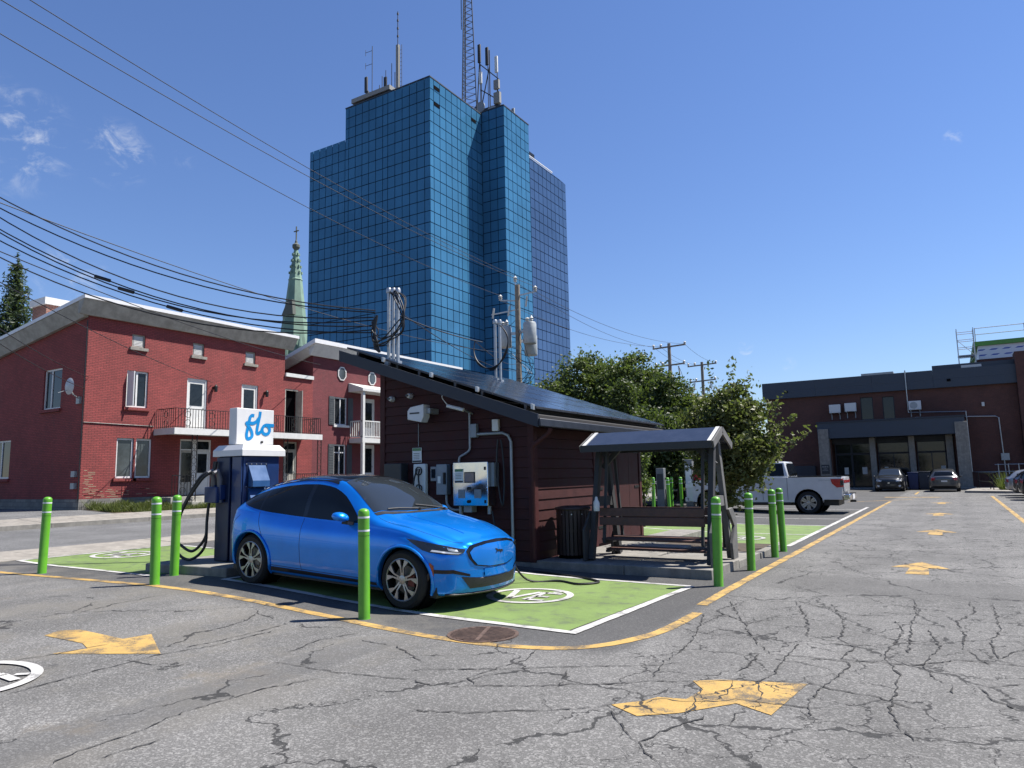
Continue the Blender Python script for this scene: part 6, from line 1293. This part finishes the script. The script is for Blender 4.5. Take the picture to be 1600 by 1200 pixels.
for s in (-1, 1):
    def sidept(u, v): # u along x 0..1, v up 0..1 on the cab side
        A, B = lerp3((.66, s*.95, 1.34), (WB-.62, s*.95, 1.34), u), lerp3((.80, s*.76, 1.95), (WB-1.36, s*.76, 1.95), u); p = lerp3(A, B, v); return (p[0], p[1]+s*.012, p[2]+.004)
    for (u0, u1) in ((.06, .34), (.38, .68), (.71, .90)): MB_local(MB().add([sidept(u0, .10), sidept(u1, .10), sidept(u1, .86), sidept(u0, .86)], [(0, 1, 2, 3)]), 'side_window', 'car_glass', PT, None)
    for x in (.72, 1.62, WB-.75): MB_local(MB().bar((x, s*.984, .5), (x, s*.984, 1.33), .006, .01), 'panel_seam', 'plastic_black', PT, None)
    for x in (1.5, WB-1.05): MB_local(MB().box(x-.1, x+.1, min(s*.985, s*1.01), max(s*.985, s*1.01), 1.14, 1.18), 'door_handle', 'paint_carwhite', PT)
    for ax in (0, WB): MB_local(MB().lathe([(.01, s*.6), (.492, s*.6), (.492, s*.97)], (ax, 0, RW), 'y', 28, cap=False), 'wheel_well', 'dark_open', PT); wheel(PT, ax, s*.87, s, RW, .27, .275, 6, 'plain')
    MB_local(MB().prism([(-1.21, .98), (-1.0, .96), (-.84, 1.10), (-.80, 1.27), (-1.21, 1.27)], 'y', s*.80, s*.995), 'tail_lamp', 'lamp_red', PT); MB_local(MB().prism([(-1.215, 1.03), (-1.12, 1.03), (-1.12, 1.22), (-1.215, 1.22)], 'y', s*.84, s*1.0), 'tail_lens', 'lamp_dark', PT)
    P = [(WB-.75, s*.97, 1.36), (WB-.78, s*1.18, 1.42)]; MB_local(MB().box(WB-.86, WB-.70, min(s*1.02, s*1.22), max(s*1.02, s*1.22), 1.33, 1.58), 'mirror', 'plastic_black', PT, None, .03); MB_local(MB().bar((WB-.78, s*.95, 1.38), (WB-.78, s*1.05, 1.40), .06, .05), 'mirror_arm', 'plastic_black', PT, None)
    MB_local(MB().prism([(WB+.55, 1.02), (WB+.945, .98), (WB+.945, 1.14), (WB+.62, 1.16)], 'y', s*.74, s*.99), 'headlamp', 'lamp_clear', PT)
    MB_local(MB().box(.62, WB-.6, min(s*.80, s*.99), max(s*.80, s*.99), .36, .42), 'running_board', 'plastic_black', PT)
    MB_local(MB().box(-1.18, .66, min(s*.86, s*.985), max(s*.86, s*.985), 1.343, 1.375), 'bed_rail', 'plastic_black', PT)
MB_local(MB().box(-1.12, .60, -.84, .84, 1.342, 1.352), 'bed_cover', 'plastic_black', PT)
MB_local(MB().box(-1.225, -1.19, -.80, .80, .80, 1.335), 'tailgate', 'paint_carwhite', PT, None, .015); MB_local(MB().box(-1.235, -1.222, -.8, .8, 1.12, 1.22), 'light_bar', 'lamp_red', PT)
MB_local(MB().box(-1.42, -1.18, -.98, .98, .50, .72), 'rear_bumper', 'chrome', PT, None, .03); MB_local(MB().box(-1.43, -1.415, -.3, .3, .52, .70), 'number_plate', 'plate_white', PT); MB_local(MB().box(-1.5, -1.3, -.06, .06, .40, .48), 'tow_hitch', 'plastic_black', PT)
MB_local(MB().add([(WB-.66, -.86, 1.36), (WB-.66, .86, 1.36), (WB-1.33, .70, 1.91), (WB-1.33, -.70, 1.91)], [(0, 1, 2, 3)]), 'windscreen', 'windscreen', PT, None); MB_local(MB().add([(.655, -.80, 1.40), (.655, .80, 1.40), (.775, .68, 1.88), (.775, -.68, 1.88)], [(0, 1, 2, 3)]), 'rear_window', 'car_glass', PT, None)
for o in PT.children:
    if o.name.startswith('rear_window'): o.location.x -= .02
    if o.name.startswith('windscreen'): o.location.x += .02; o.location.z += .01
MB_local(MB().box(WB+.80, WB+1.0, -.98, .98, .42, .62), 'front_bumper', 'paint_carwhite', PT, None, .04); MB_local(MB().box(WB+.93, WB+.96, -.72, .72, .70, 1.12), 'grille', 'plastic_black', PT, None, .02); MB_local(MB().box(-1.0, WB+.6, -.75, .75, .30, .5), 'chassis', 'plastic_black', PT)
text_obj('side_lettering', 'LIGHTNING', .075, frame4((-4.1, 28.468, 1.22), (1, 0, 0), (0, 0, 1)), 'steel_grey', PT, .001, shear=.2)
# ------------------------------------------------------------------ vegetation
def leaf_mat(name, a, b, trans=.35):
    m, nt, bs = new_mat(name); g = nt.new('ShaderNodeNewGeometry'); rnd = g.outputs['Random Per Island']
    n = nt.noise(g.outputs['Position'], 1.4, 3).outputs[0]
    c = nt.mix(nt.math('ADD', nt.math('MULTIPLY', rnd, .7), nt.math('MULTIPLY', n, .4), clamp=True), (*a, 1), (*b, 1))
    nt.put(bs.inputs['Base Color'], c); bs.inputs['Roughness'].default_value = .5; bs.inputs['Specular IOR Level'].default_value = .35
    tr = nt.new('ShaderNodeBsdfTranslucent', Color=nt.mix(.5, c, (.16, .24, .03, 1))); mx = nt.new('ShaderNodeMixShader', _0=trans, _1=bs.outputs[0], _2=tr.outputs[0])
    nt.l.new(mx.outputs[0], nt.n['Material Output'].inputs['Surface'])
leaf_mat('leaf_mid', (.040, .068, .016), (.115, .145, .045)); leaf_mat('leaf_dark', (.020, .038, .010), (.065, .090, .028)); leaf_mat('leaf_bronze', (.050, .066, .018), (.165, .172, .060)); leaf_mat('leaf_blue', (.022, .042, .024), (.060, .085, .050)); leaf_mat('grass_blade', (.055, .085, .018), (.14, .15, .045))
mat('bark', (.055, .045, .036), .9, var=.3, scale=8, bump=.6, bscale=25)
def leaf_quads(P, size, up=.35, aspect=.55, droop=.0):
    n = len(P); d = RNG.normal(size=(n, 3)); d /= np.linalg.norm(d, axis=1)[:, None]; d[:, 2] = d[:, 2]*.7-droop; d /= np.linalg.norm(d, axis=1)[:, None]
    q = RNG.normal(size=(n, 3)); q[:, 2] *= 1-up; q = np.cross(d, q); q /= np.linalg.norm(q, axis=1)[:, None]
    s = size*RNG.uniform(.65, 1.25, n)[:, None]; nn = np.cross(d, q)*.12
    V = np.stack([P-d*s*.5, P+q*s*aspect*.5+nn*s, P+d*s*.5, P-q*s*aspect*.5+nn*s], 1).reshape(-1, 3)
    return V, np.arange(4*n).reshape(n, 4)
def crown_points(blobs, n, clumps, sig, hollow=.45):
    vol = np.array([b[3]*b[4]*b[5] for b in blobs]); pr = vol/vol.sum(); C = []
    for i in RNG.choice(len(blobs), clumps, p=pr):
        b = blobs[i]; v = RNG.normal(size=3); v /= np.linalg.norm(v); r = RNG.uniform(hollow, 1.0)**.6; C.append([b[0]+v[0]*b[3]*r, b[1]+v[1]*b[4]*r, b[2]+v[2]*b[5]*r])
    C = np.array(C); k = RNG.integers(0, clumps, n); sg = sig*RNG.uniform(.5, 1.3, clumps)
    return C[k]+RNG.normal(size=(n, 3))*sg[k][:, None]*np.array([1, 1, .75]), C
def tree(name, label, base, blobs, n, leafsize, mt, trunk_r, clumps=120, sig=.3, group=None, limbs=14, aspect=.55, droop=.1, extra=None):
    t = thing(name, label, 'tree', base, group); P, C = crown_points(blobs, n, clumps, sig)
    if extra is not None: P = np.concatenate([P, extra])
    P = P[P[:, 2] > base[2]+.15]
    V, F = leaf_quads(P, leafsize, aspect=aspect, droop=droop); raw_mesh('crown', V, F, mt, t)
    b0 = Vector(base); top = Vector((np.mean([b[0] for b in blobs]), np.mean([b[1] for b in blobs]), max(b[2] for b in blobs)))
    tr = [b0-Vector((0, 0, .1)), b0.lerp(top, .35)+Vector((random.uniform(-.08, .08), random.uniform(-.08, .08), 0)), b0.lerp(top, .7), top]
    MB().tube(catmull(tr, 4), [trunk_r*(1-.75*i/12) for i in range(13)], 8).build('trunk', 'bark', t, 60)
    lb = MB()
    for i in RNG.choice(len(C), min(limbs, len(C)), replace=False):
        e = Vector(C[i]); s = b0.lerp(top, min(.8, max(.25, (e.z-b0.z)/(top.z-b0.z)*.6))); m = s.lerp(e, .5)+Vector((0, 0, .12)); lb.tube(catmull([s, m, e], 4), [trunk_r*.38*(1-.8*k/8) for k in range(9)], 5)
    tag(lb.build('limbs', 'bark', t, 60), kind='stuff')
    return t
# small bronze leaved tree beside the swing, with long shoots
sh_ = []
for (a, b, k) in (((-4.3, 15.1, 2.6), (-4.25, 15.0, 3.95), 70), ((-4.0, 15.1, 2.6), (-3.78, 15.1, 4.0), 90), ((-3.6, 15.2, 2.4), (-3.45, 15.3, 3.75), 60), ((-3.4, 15.2, 2.1), (-2.62, 15.2, 2.75), 80), ((-3.3, 15.1, 1.9), (-2.35, 15.1, 2.42), 90), ((-3.4, 15.1, 1.95), (-2.6, 15.0, 2.2), 60), ((-4.6, 15.2, 2.4), (-4.85, 15.4, 3.5), 60), ((-3.3, 15.3, 2.3), (-2.9, 15.3, 3.2), 60)):
    tt = RNG.uniform(0, 1, k)[:, None]; sh_.append(np.array(a)+(np.array(b)-np.array(a))*tt+RNG.normal(size=(k, 3))*.055)
tree('ornamental_tree', 'small bronze green ornamental tree with long shoots right of the swing', (-4.15, 15.1, .07), [(-3.95, 15.15, 2.2, .85, .8, .95), (-3.68, 15.15, 2.0, .55, .65, .6), (-4.3, 15.2, 2.6, .6, .6, .7), (-3.75, 15.1, 2.9, .5, .55, .55), (-4.15, 15.0, 1.3, .42, .5, .42)], 15000, .10, 'leaf_bronze', .065, 190, .13, limbs=30, droop=.35, extra=np.concatenate(sh_))
bt = [('leafy_tree', 'leafy green tree at the left of the clump, in front of the tower foot', (-20.4, 36, .2), [(-20.6, 36, 4.6, 2.0, 1.8, 2.0), (-19.0, 36, 5.2, 1.7, 1.7, 1.8), (-21.6, 36, 3.4, 1.4, 1.4, 1.6)], 'leaf_mid'),
      ('leafy_tree', 'tallest leafy green tree of the clump behind the shed roof', (-17.4, 37, .16), [(-17.6, 37, 6.0, 2.0, 1.9, 2.4), (-16.6, 37, 5.0, 2.0, 1.9, 2.2), (-17.2, 36.6, 3.6, 2.0, 1.7, 1.8)], 'leaf_mid'),
      ('leafy_tree', 'leafy green tree in the middle right of the clump behind the shed', (-14.5, 36.4, .16), [(-14.6, 36.4, 5.8, 1.7, 1.7, 2.3), (-13.6, 36.4, 4.6, 1.8, 1.7, 2.1), (-14.6, 36, 3.0, 2.0, 1.6, 1.7)], 'leaf_mid'),
      ('leafy_tree', 'darker leafy tree at the right end of the clump above the swing roof', (-11.9, 35.2, .1), [(-12.2, 35.2, 4.7, 1.4, 1.5, 2.0), (-11.4, 35.2, 3.6, 1.6, 1.6, 1.9), (-10.6, 35, 3.0, 1.2, 1.4, 1.6)], 'leaf_dark'),
      ('leafy_tree', 'low dark leafy tree filling the gap behind the shed eave', (-12.6, 31.5, .16), [(-12.4, 31.5, 3.0, 1.3, 1.2, 1.7), (-11.3, 31.8, 2.6, 1.2, 1.2, 1.5), (-13.8, 31.5, 3.2, 1.3, 1.2, 1.5)], 'leaf_dark'),
      ('leafy_tree', 'dark bushy tree seen through the swing behind the bollards', (-10.8, 36.5, .1), [(-10.8, 36.5, 2.4, 1.4, 1.4, 1.8), (-9.8, 36.8, 2.5, 1.2, 1.4, 1.7), (-10.4, 36.5, 3.6, 1.0, 1.2, 1.2)], 'leaf_dark')]
for nm, lb, base, bl, mt in bt: tree(nm, lb, base, bl, 30000, .21, mt, .16, 330, .30, 'trees behind the shed', limbs=20)
tree('ivy_column', 'narrow dark ivy covered pole among the trees behind the shed', (-12.65, 30.2, .16), [(-12.65, 30.2, 4.9, .62, .6, 1.2), (-12.6, 30.2, 3.6, .5, .5, 1.2), (-12.2, 30.2, 3.2, .5, .5, .6)], 5200, .17, 'leaf_dark', .12, 90, .16, 'trees behind the shed', limbs=8)
tree('climbing_vine', 'light green climbing vine on a post at the far end of the shed', (-7.75, 19.75, .1), [(-7.75, 19.75, 1.9, .2, .2, .9), (-7.72, 19.75, 1.2, .16, .2, .5)], 1500, .10, 'leaf_mid', .04, 50, .09, limbs=5)
# spruce beyond the corner house
def spruce(label, base, h, r):
    t = thing('spruce_tree', label, 'tree', base); V = []; bx, by, bz = base; br = MB()
    for lv in range(34):
        f = lv/34; z = bz+h*(.30+.70*f); rr = r*(1-f)**.85+.15; k = max(5, int(13*(1-f))+4)
        for j in range(k):
            a = 2*math.pi*(j+random.random()*.6)/k+lv; L = rr*random.uniform(.72, 1.12); m = int(70*L/r)+16
            tt = RNG.uniform(.12, 1, m); p = np.stack([bx+math.cos(a)*L*tt, by+math.sin(a)*L*tt, z-L*.22*tt+.10*tt*tt*L], 1)+RNG.normal(size=(m, 3))*np.array([.13, .13, .09])*(.4+tt[:, None]); V.append(p)
            if lv % 2 == 0: br.tube([(bx, by, z), (bx+math.cos(a)*L*.8, by+math.sin(a)*L*.8, z-L*.15)], [.03, .01], 4)
    P = np.concatenate(V+[np.stack([np.full(60, bx)+RNG.normal(size=60)*.05, np.full(60, by)+RNG.normal(size=60)*.05, RNG.uniform(bz+h*.95, bz+h*1.04, 60)], 1)])
    v, F = leaf_quads(P, .34, .2, .26, .1); raw_mesh('crown', v, F, 'leaf_blue', t)
    MB().tube([(bx, by, bz-.1), (bx, by, bz+h)], [.28, .02], 8).build('trunk', 'bark', t, 60); tag(br.build('limbs', 'bark', t), kind='stuff'); return t
spruce('tall blue green spruce standing beyond the corner house at the left edge', (-52.6, 22.2, .67), 15.9, 2.9)
# grass by the houses
def grass(name, x0, x1, y0, y1, n, h, zf):
    P = np.stack([RNG.uniform(x0, x1, n), RNG.uniform(y0, y1, n), np.zeros(n)], 1); P[:, 2] = [zf(x) for x in P[:, 0]]
    hh = h*RNG.uniform(.4, 1.3, n)*(.6+.5*np.sin(P[:, 1]*3.1)*np.sin(P[:, 0]*5+P[:, 1])); a = RNG.uniform(0, 6.28, n); w = .012; dx, dy = np.cos(a)*w, np.sin(a)*w; lx, ly = RNG.normal(size=n)*hh*.35, RNG.normal(size=n)*hh*.35; z = np.zeros(n)
    V = np.stack([P+np.stack([-dx, -dy, z], 1), P+np.stack([dx, dy, z], 1), P+np.stack([dx*.3+lx, dy*.3+ly, hh], 1), P+np.stack([-dx*.3+lx, -dy*.3+ly, hh], 1)], 1).reshape(-1, 3)
    return tag(raw_mesh(name, V, np.arange(4*n).reshape(n, 4), 'grass_blade'), kind='stuff')
o = grass('grass_strip', -27.85, -26.0, 14.6, 17.4, 9000, .30, G); tag(o, 'rough grass strip along the foot of the corner house', 'grass')
o = grass('grass_strip', -26.3, -25.3, 15.2, 21.5, 7000, .26, G); tag(o, 'rough grass strip before the corner house porch', 'grass')
tag(sheet('verge', [-27.95, -25.1], [14.5, 25], lambda x: G(x)+.012, None).build('verge', 'soil'), kind='structure')
o = grass('grass_clump', 2.35, 3.3, 53.2, 54.6, 900, .95, lambda x: .12); tag(o, 'tall yellow green grass clump beside the entrance steps', 'grass')
# ------------------------------------------------------------------ utility poles and wires
mat('pole_wood', (.20, .17, .135), .85, var=.25, scale=4, bump=.4, bscale=18); mat('insulator', (.45, .45, .43), .35); mat('transformer', (.34, .36, .36), .45, .1)
P1 = thing('utility_pole', 'weathered utility pole with three grey transformers rising behind the shed', 'pole', (-21, 35, .2), 'utility poles')
MB().tube([(-21, 35, .1), (-21, 35, 12.75)], [.20, .15], 14).build('pole', 'pole_wood', P1, 50)
def insul(root, p, h=.35): MB().lathe([(.03, 0), (.11, .02), (.05, .09), (.13, .12), (.06, .2), (.14, .23), (.07, .3), (.03, h)], p, 'z', 10).build('insulator', 'insulator', root, 40)
INS = [(-21.1, 34.95, 12.95), (-22.0, 34.7, 11.9), (-19.85, 35.1, 12.2)]
for p in INS: insul(P1, p)
for p in INS[1:]: MB().bar((-21, 35, p[2]-.1), (p[0], p[1], p[2]), .07, .07).build('bracket', 'galv', P1)
MB().bar((-21.1, 34.95, 12.6), (-21.1, 34.95, 12.98), .06, .06).build('bracket', 'galv', P1)
MB().bar((-22.7, 34.8, 11.15), (-20.9, 34.9, 11.25), .06, .06).build('cutout_arm', 'galv', P1)
for (x, z) in ((-22.6, 11.2), (-21.5, 11.2), (-20.3, 11.6)): MB().tube([(x, 34.75, z-.3), (x+.12, 34.72, z+.3)], .06, 8).build('fuse_cutout', 'insulator', P1)
for (x, y, z0) in ((-21.75, 34.75, 9.05), (-20.1, 34.8, 9.1), (-20.6, 35.75, 8.6)):
    c = MB().lathe([(.0, 0), (.36, 0), (.38, .04), (.38, 1.15), (.34, 1.25), (.0, 1.28)], (x, y, z0), 'z', 22).build('transformer_can', 'transformer', P1, 40)
    insul(P1, (x+.12, y, z0+1.25), .4); insul(P1, (x-.15, y, z0+1.25), .3); MB().bar((x, y, z0+.8), (-21, 35, z0+.8), .10, .16).build('hanger', 'galv', P1)
for k in range(7):
    a = random.random()*6; MB().tube(catmull([(-21+.2*math.cos(a), 35, 9+random.random()*2.2), (-21+1.4*math.cos(a), 34.6, 8.2+random.random()*1.4), (-20.2+.5*random.random(), 34.7, 7.2+random.random()), (-21, 34.8, 6.3+random.random())], 6), .015, 5).build('jumper_cable', 'cable_black', P1)
def far_pole(x, y, h, lb):
    t = thing('utility_pole', lb, 'pole', (x, y, 0), 'utility poles'); MB().tube([(x, y, -.1), (x, y, h)], [.2, .14], 10).build('pole', 'pole_wood', t, 50)
    for z, w in ((h-.35, 1.5), (h-2.0, 1.35)):
        MB().bar((x-w, y, z), (x+w, y, z+.1), .12, .12).build('cross_arm', 'pole_wood', t)
        for s in (-.95, -.5, .95): insul(t, (x+s*w, y, z+.06), .3)
    for s in (-1, 1): MB().tube([(x+s*.9, y-.1, h-2.9), (x+s*.8, y-.1, h-2.1)], .06, 6).build('fuse_cutout', 'insulator', t); MB().tube(catmull([(x+s*.8, y-.1, h-2.1), (x+s*1.1, y-.1, h-3.2), (x+s*.4, y-.1, h-4.2)], 5), .02, 5).build('jumper_cable', 'cable_black', t)
    return t
far_pole(-20.5, 60, 12.9, 'left of two distant utility poles above the trees'); far_pole(-21.2, 72, 12.8, 'right of two distant utility poles above the trees')
P0 = thing('utility_pole', 'utility pole just beyond the left picture edge', 'pole', (-17.2, 5.6, .22), 'utility poles'); MB().tube([(-17.2, 5.6, .1), (-17.2, 5.6, 13.2)], [.2, .15], 12).build('pole', 'pole_wood', P0, 50); MB().bar((-18.2, 5.3, 12.2), (-16.2, 5.9, 12.2), .12, .12).build('cross_arm', 'pole_wood', P0)
def wire(p, q, s, r, lb, grp='overhead wires', mt='cable_black', n=18):
    return tag(MB().tube(sag(p, q, s, n), r, 5, cap=False).build('overhead_wire', mt, loc=p), lb, 'wire', grp)
wire((-17.1, 5.7, 12.85), (-21.1, 34.95, 13.3), .45, .012, 'highest thin wire crossing the sky from upper left to the transformer pole'); wire((-17.2, 5.6, 12.5), (-19.85, 35.1, 12.5), .5, .012, 'second thin wire crossing the sky to the transformer pole'); wire((-17.2, 5.6, 11.75), (-22.0, 34.7, 12.2), .55, .012, 'third thin wire crossing the sky to the transformer pole')
for k, (p, q) in enumerate(((INS[0], (-21.9, 60, 12.7)), (INS[1], (-21.3, 60, 12.7)), (INS[2], (-19.1, 60, 12.7)))): wire(p, q, .7, .013, ('upper', 'middle', 'lower')[k]+' wire running from the transformer pole to the distant poles')
for k, (p, q) in enumerate((((-21.9, 60, 12.7), (-22.6, 72, 12.6)), ((-21.3, 60, 12.7), (-21.9, 72, 12.6)), ((-19.1, 60, 12.7), (-19.8, 72, 12.6)))): wire(p, q, .3, .013, ('left', 'middle', 'right')[k]+' wire between the two distant poles')
ends = [(-9.86, 10.74, 5.06), (-9.88, 10.72, 4.92), (-9.90, 10.72, 4.74), (-9.90, 10.72, 4.60), (-9.86, 10.74, 5.02), (-9.88, 10.72, 4.86), (-9.90, 10.72, 4.66)]
st = [8.25, 7.95, 7.65, 7.35, 8.0, 7.6, 7.0]
for k in range(7): wire((-17.2, 5.7, st[k]), ends[k], .62+.09*((k*3) % 4), .0135, ('topmost', 'second', 'third', 'fourth', 'fifth', 'sixth', 'lowest')[k]+' thick black service cable sagging to the shed risers')
for k, (x, y, z, i) in enumerate(((-14.4, 7.6, 0, 2), (-14.0, 7.8, 0, 5), (-13.2, 8.2, 0, 3))):
    f = (x+17.2)/(ends[i][0]+17.2); p = Vector((-17.2, 5.7, st[i])).lerp(Vector(ends[i]), f); sgv = .62+.09*((i*3) % 4); p.z -= 4*sgv*f*(1-f); d = (Vector(ends[i])-Vector((-17.2, 5.7, st[i]))).normalized()
    tag(MB().tube([p-d*.16, p+d*.16], .035, 8).build('cable_splice', 'cable_black', loc=p), ('left', 'middle', 'right')[k]+' black splice sleeve on the sagging service cables', 'splice', 'cable splices')
wire((-17.2, 5.6, 7.9), (-20.95, 34.9, 8.6), .7, .012, 'pale thin wire from the left edge past the church spire to the transformer pole'); wire((-9.3, 10.8, 4.98), (-20.9, 34.9, 7.6), .35, .011, 'thin wire from the shed risers to the transformer pole')
wire((-9.3, 10.8, 4.9), (-9.95, 14.8, 5.02), .06, .014, 'short cable linking the two riser groups above the shed'); wire((-10.15, 14.8, 5.05), (-20.9, 34.9, 8.1), .3, .012, 'cable from the rear riser pair to the transformer pole')
wire((-17.3, 5.6, 6.6), (-27.95, 19.9, 6.02), .25, .012, 'upper thin wire strung across the corner house facade'); wire((-17.3, 5.6, 5.9), (-27.97, 14.5, 5.7), .2, .012, 'middle thin wire reaching the corner of the house'); wire((-17.3, 5.6, 5.6), (-27.97, 14.36, 5.25), .2, .012, 'lowest thin wire reaching the corner of the house'); wire((-17.3, 5.6, 7.0), (-27.9, 26.2, 7.6), .3, .013, 'wire from the left edge to the second red house')
# ------------------------------------------------------------------ far chargers, bins and small things
mat('charger_grey', (.16, .17, .175), .5, .2); mat('bin_blue', (.010, .022, .085), .5); mat('bin_red', (.32, .012, .02), .5)
tag(MB().prism([(-13.0, 27.9), (-10.4, 27.9), (-9.3, 29.2), (-9.0, 31.2), (-13.0, 31.2)], 'z', -.1, .16).build('charger_island', 'concrete', bevel=.02), kind='structure')
def far_charger(x, y, lb, h=1.65, sign=False):
    t = thing('charging_post', lb, 'charger', (x, y, .16)); MB().box(x-.17, x+.17, y-.14, y+.14, .16, .16+h).build('post', 'charger_grey', t, bevel=.015); MB().box(x-.13, x+.13, y-.15, y-.141, h*.55, h*.95).build('face', 'paper' if sign else 'sign_dark', t); MB().tube(catmull([(x+.18, y, h*.85), (x+.34, y-.1, h*.5), (x+.26, y-.1, .28), (x+.18, y, h*.55)], 5), .018, 6).build('cable', 'cable_black', t)
far_charger(-11.95, 28.4, 'grey charging post at the left of the distant charger island'); far_charger(-10.75, 29.6, 'grey charging post in the middle of the distant charger island'); far_charger(-9.75, 30.4, 'distant charging post with a white face behind the pickup hood', 2.0, True)
t = thing('red_box', 'small red box on the distant charger island beside the white pickup', 'box', (-9.4, 30.6, .16)); MB().box(-9.55, -9.25, 30.5, 30.8, .16, 1.25).build('post', 'charger_grey', t); MB().box(-9.6, -9.2, 30.4, 30.9, 1.252, 1.65).build('red_cover', 'bin_red', t, bevel=.04)
def bin_(x, y, lb, mt, w=.66, h=1.2):
    t = thing('wheelie_bin', lb, 'bin', (x, y, 0)); b = MB(); b.hexa([(x-w*.42, y-w*.42, .05), (x+w*.42, y-w*.42, .05), (x+w*.42, y+w*.42, .05), (x-w*.42, y+w*.42, .05), (x-w*.5, y-w*.5, h), (x+w*.5, y-w*.5, h), (x+w*.5, y+w*.5, h), (x-w*.5, y+w*.5, h)]); b.build('tub', mt, t, bevel=.02); MB().box(x-w*.54, x+w*.54, y-w*.54, y+w*.54, h+.002, h+.07).build('lid', mt, t, bevel=.02)
    for s in (-1, 1): MB().cyl((x+s*w*.4, y+w*.45, .1), (x+s*w*.48, y+w*.45, .1), .1, 12).build('wheel', 'tyre', t)
bin_(-2.55, 59.3, 'blue wheelie bin beside the charcoal crossover', 'bin_blue'); bin_(-1.85, 59.4, 'dark navy wheelie bin beside the grey hatchback', 'navy_dark', .75, 1.25)
tag(MB().prism([(-9.6, 60.0), (1.3, 60.0), (1.3, 63.0), (-9.6, 63.0)], 'z', -.05, .12).build('entrance_walk', 'concrete', bevel=.02), kind='structure')
tag(MB().prism([(.45, 52.2), (2.5, 50.9), (5, 51.2), (5, 60), (1.4, 60), (.6, 54)], 'z', -.05, .14).build('entrance_kerb', 'concrete_walk', bevel=.02), kind='structure')
tag(MB().prism([(-9.5, 52), (-6.3, 46), (-5.9, 46.4), (-8.6, 53)], 'z', -.05, .14).build('lot_kerb', 'concrete', bevel=.02), kind='structure')
t = thing('handrail', 'black metal handrail beside the entrance walk at the far right', 'handrail', (1.6, 56, .14))
for (x, y) in ((1.4, 58.5), (1.9, 55.0), (2.0, 53.4)): MB().cyl((x, y, .14), (x, y, 1.15), .03, 6).build('post', 'iron_black', t)
MB().tube([(1.4, 58.5, 1.15), (1.9, 55.0, 1.15), (2.0, 53.4, 1.15)], .03, 6).build('top_rail', 'iron_black', t); MB().tube([(1.4, 58.5, .6), (1.9, 55.0, .6), (2.0, 53.4, .6)], .025, 6).build('mid_rail', 'iron_black', t)
t = thing('pipe_rack', 'galvanized pipe guard rail against the dark brick wall at far right', 'guard rail', (3.4, 61.4, .0))
for x in (2.7, 3.3, 3.9, 4.5): MB().cyl((x, 61.4, 0), (x, 61.4, 1.75), .03, 6).build('upright', 'galv', t)
for z in (.7, 1.2, 1.7): MB().cyl((2.5, 61.4, z), (4.8, 61.4, z), .028, 6).build('rail', 'galv', t)
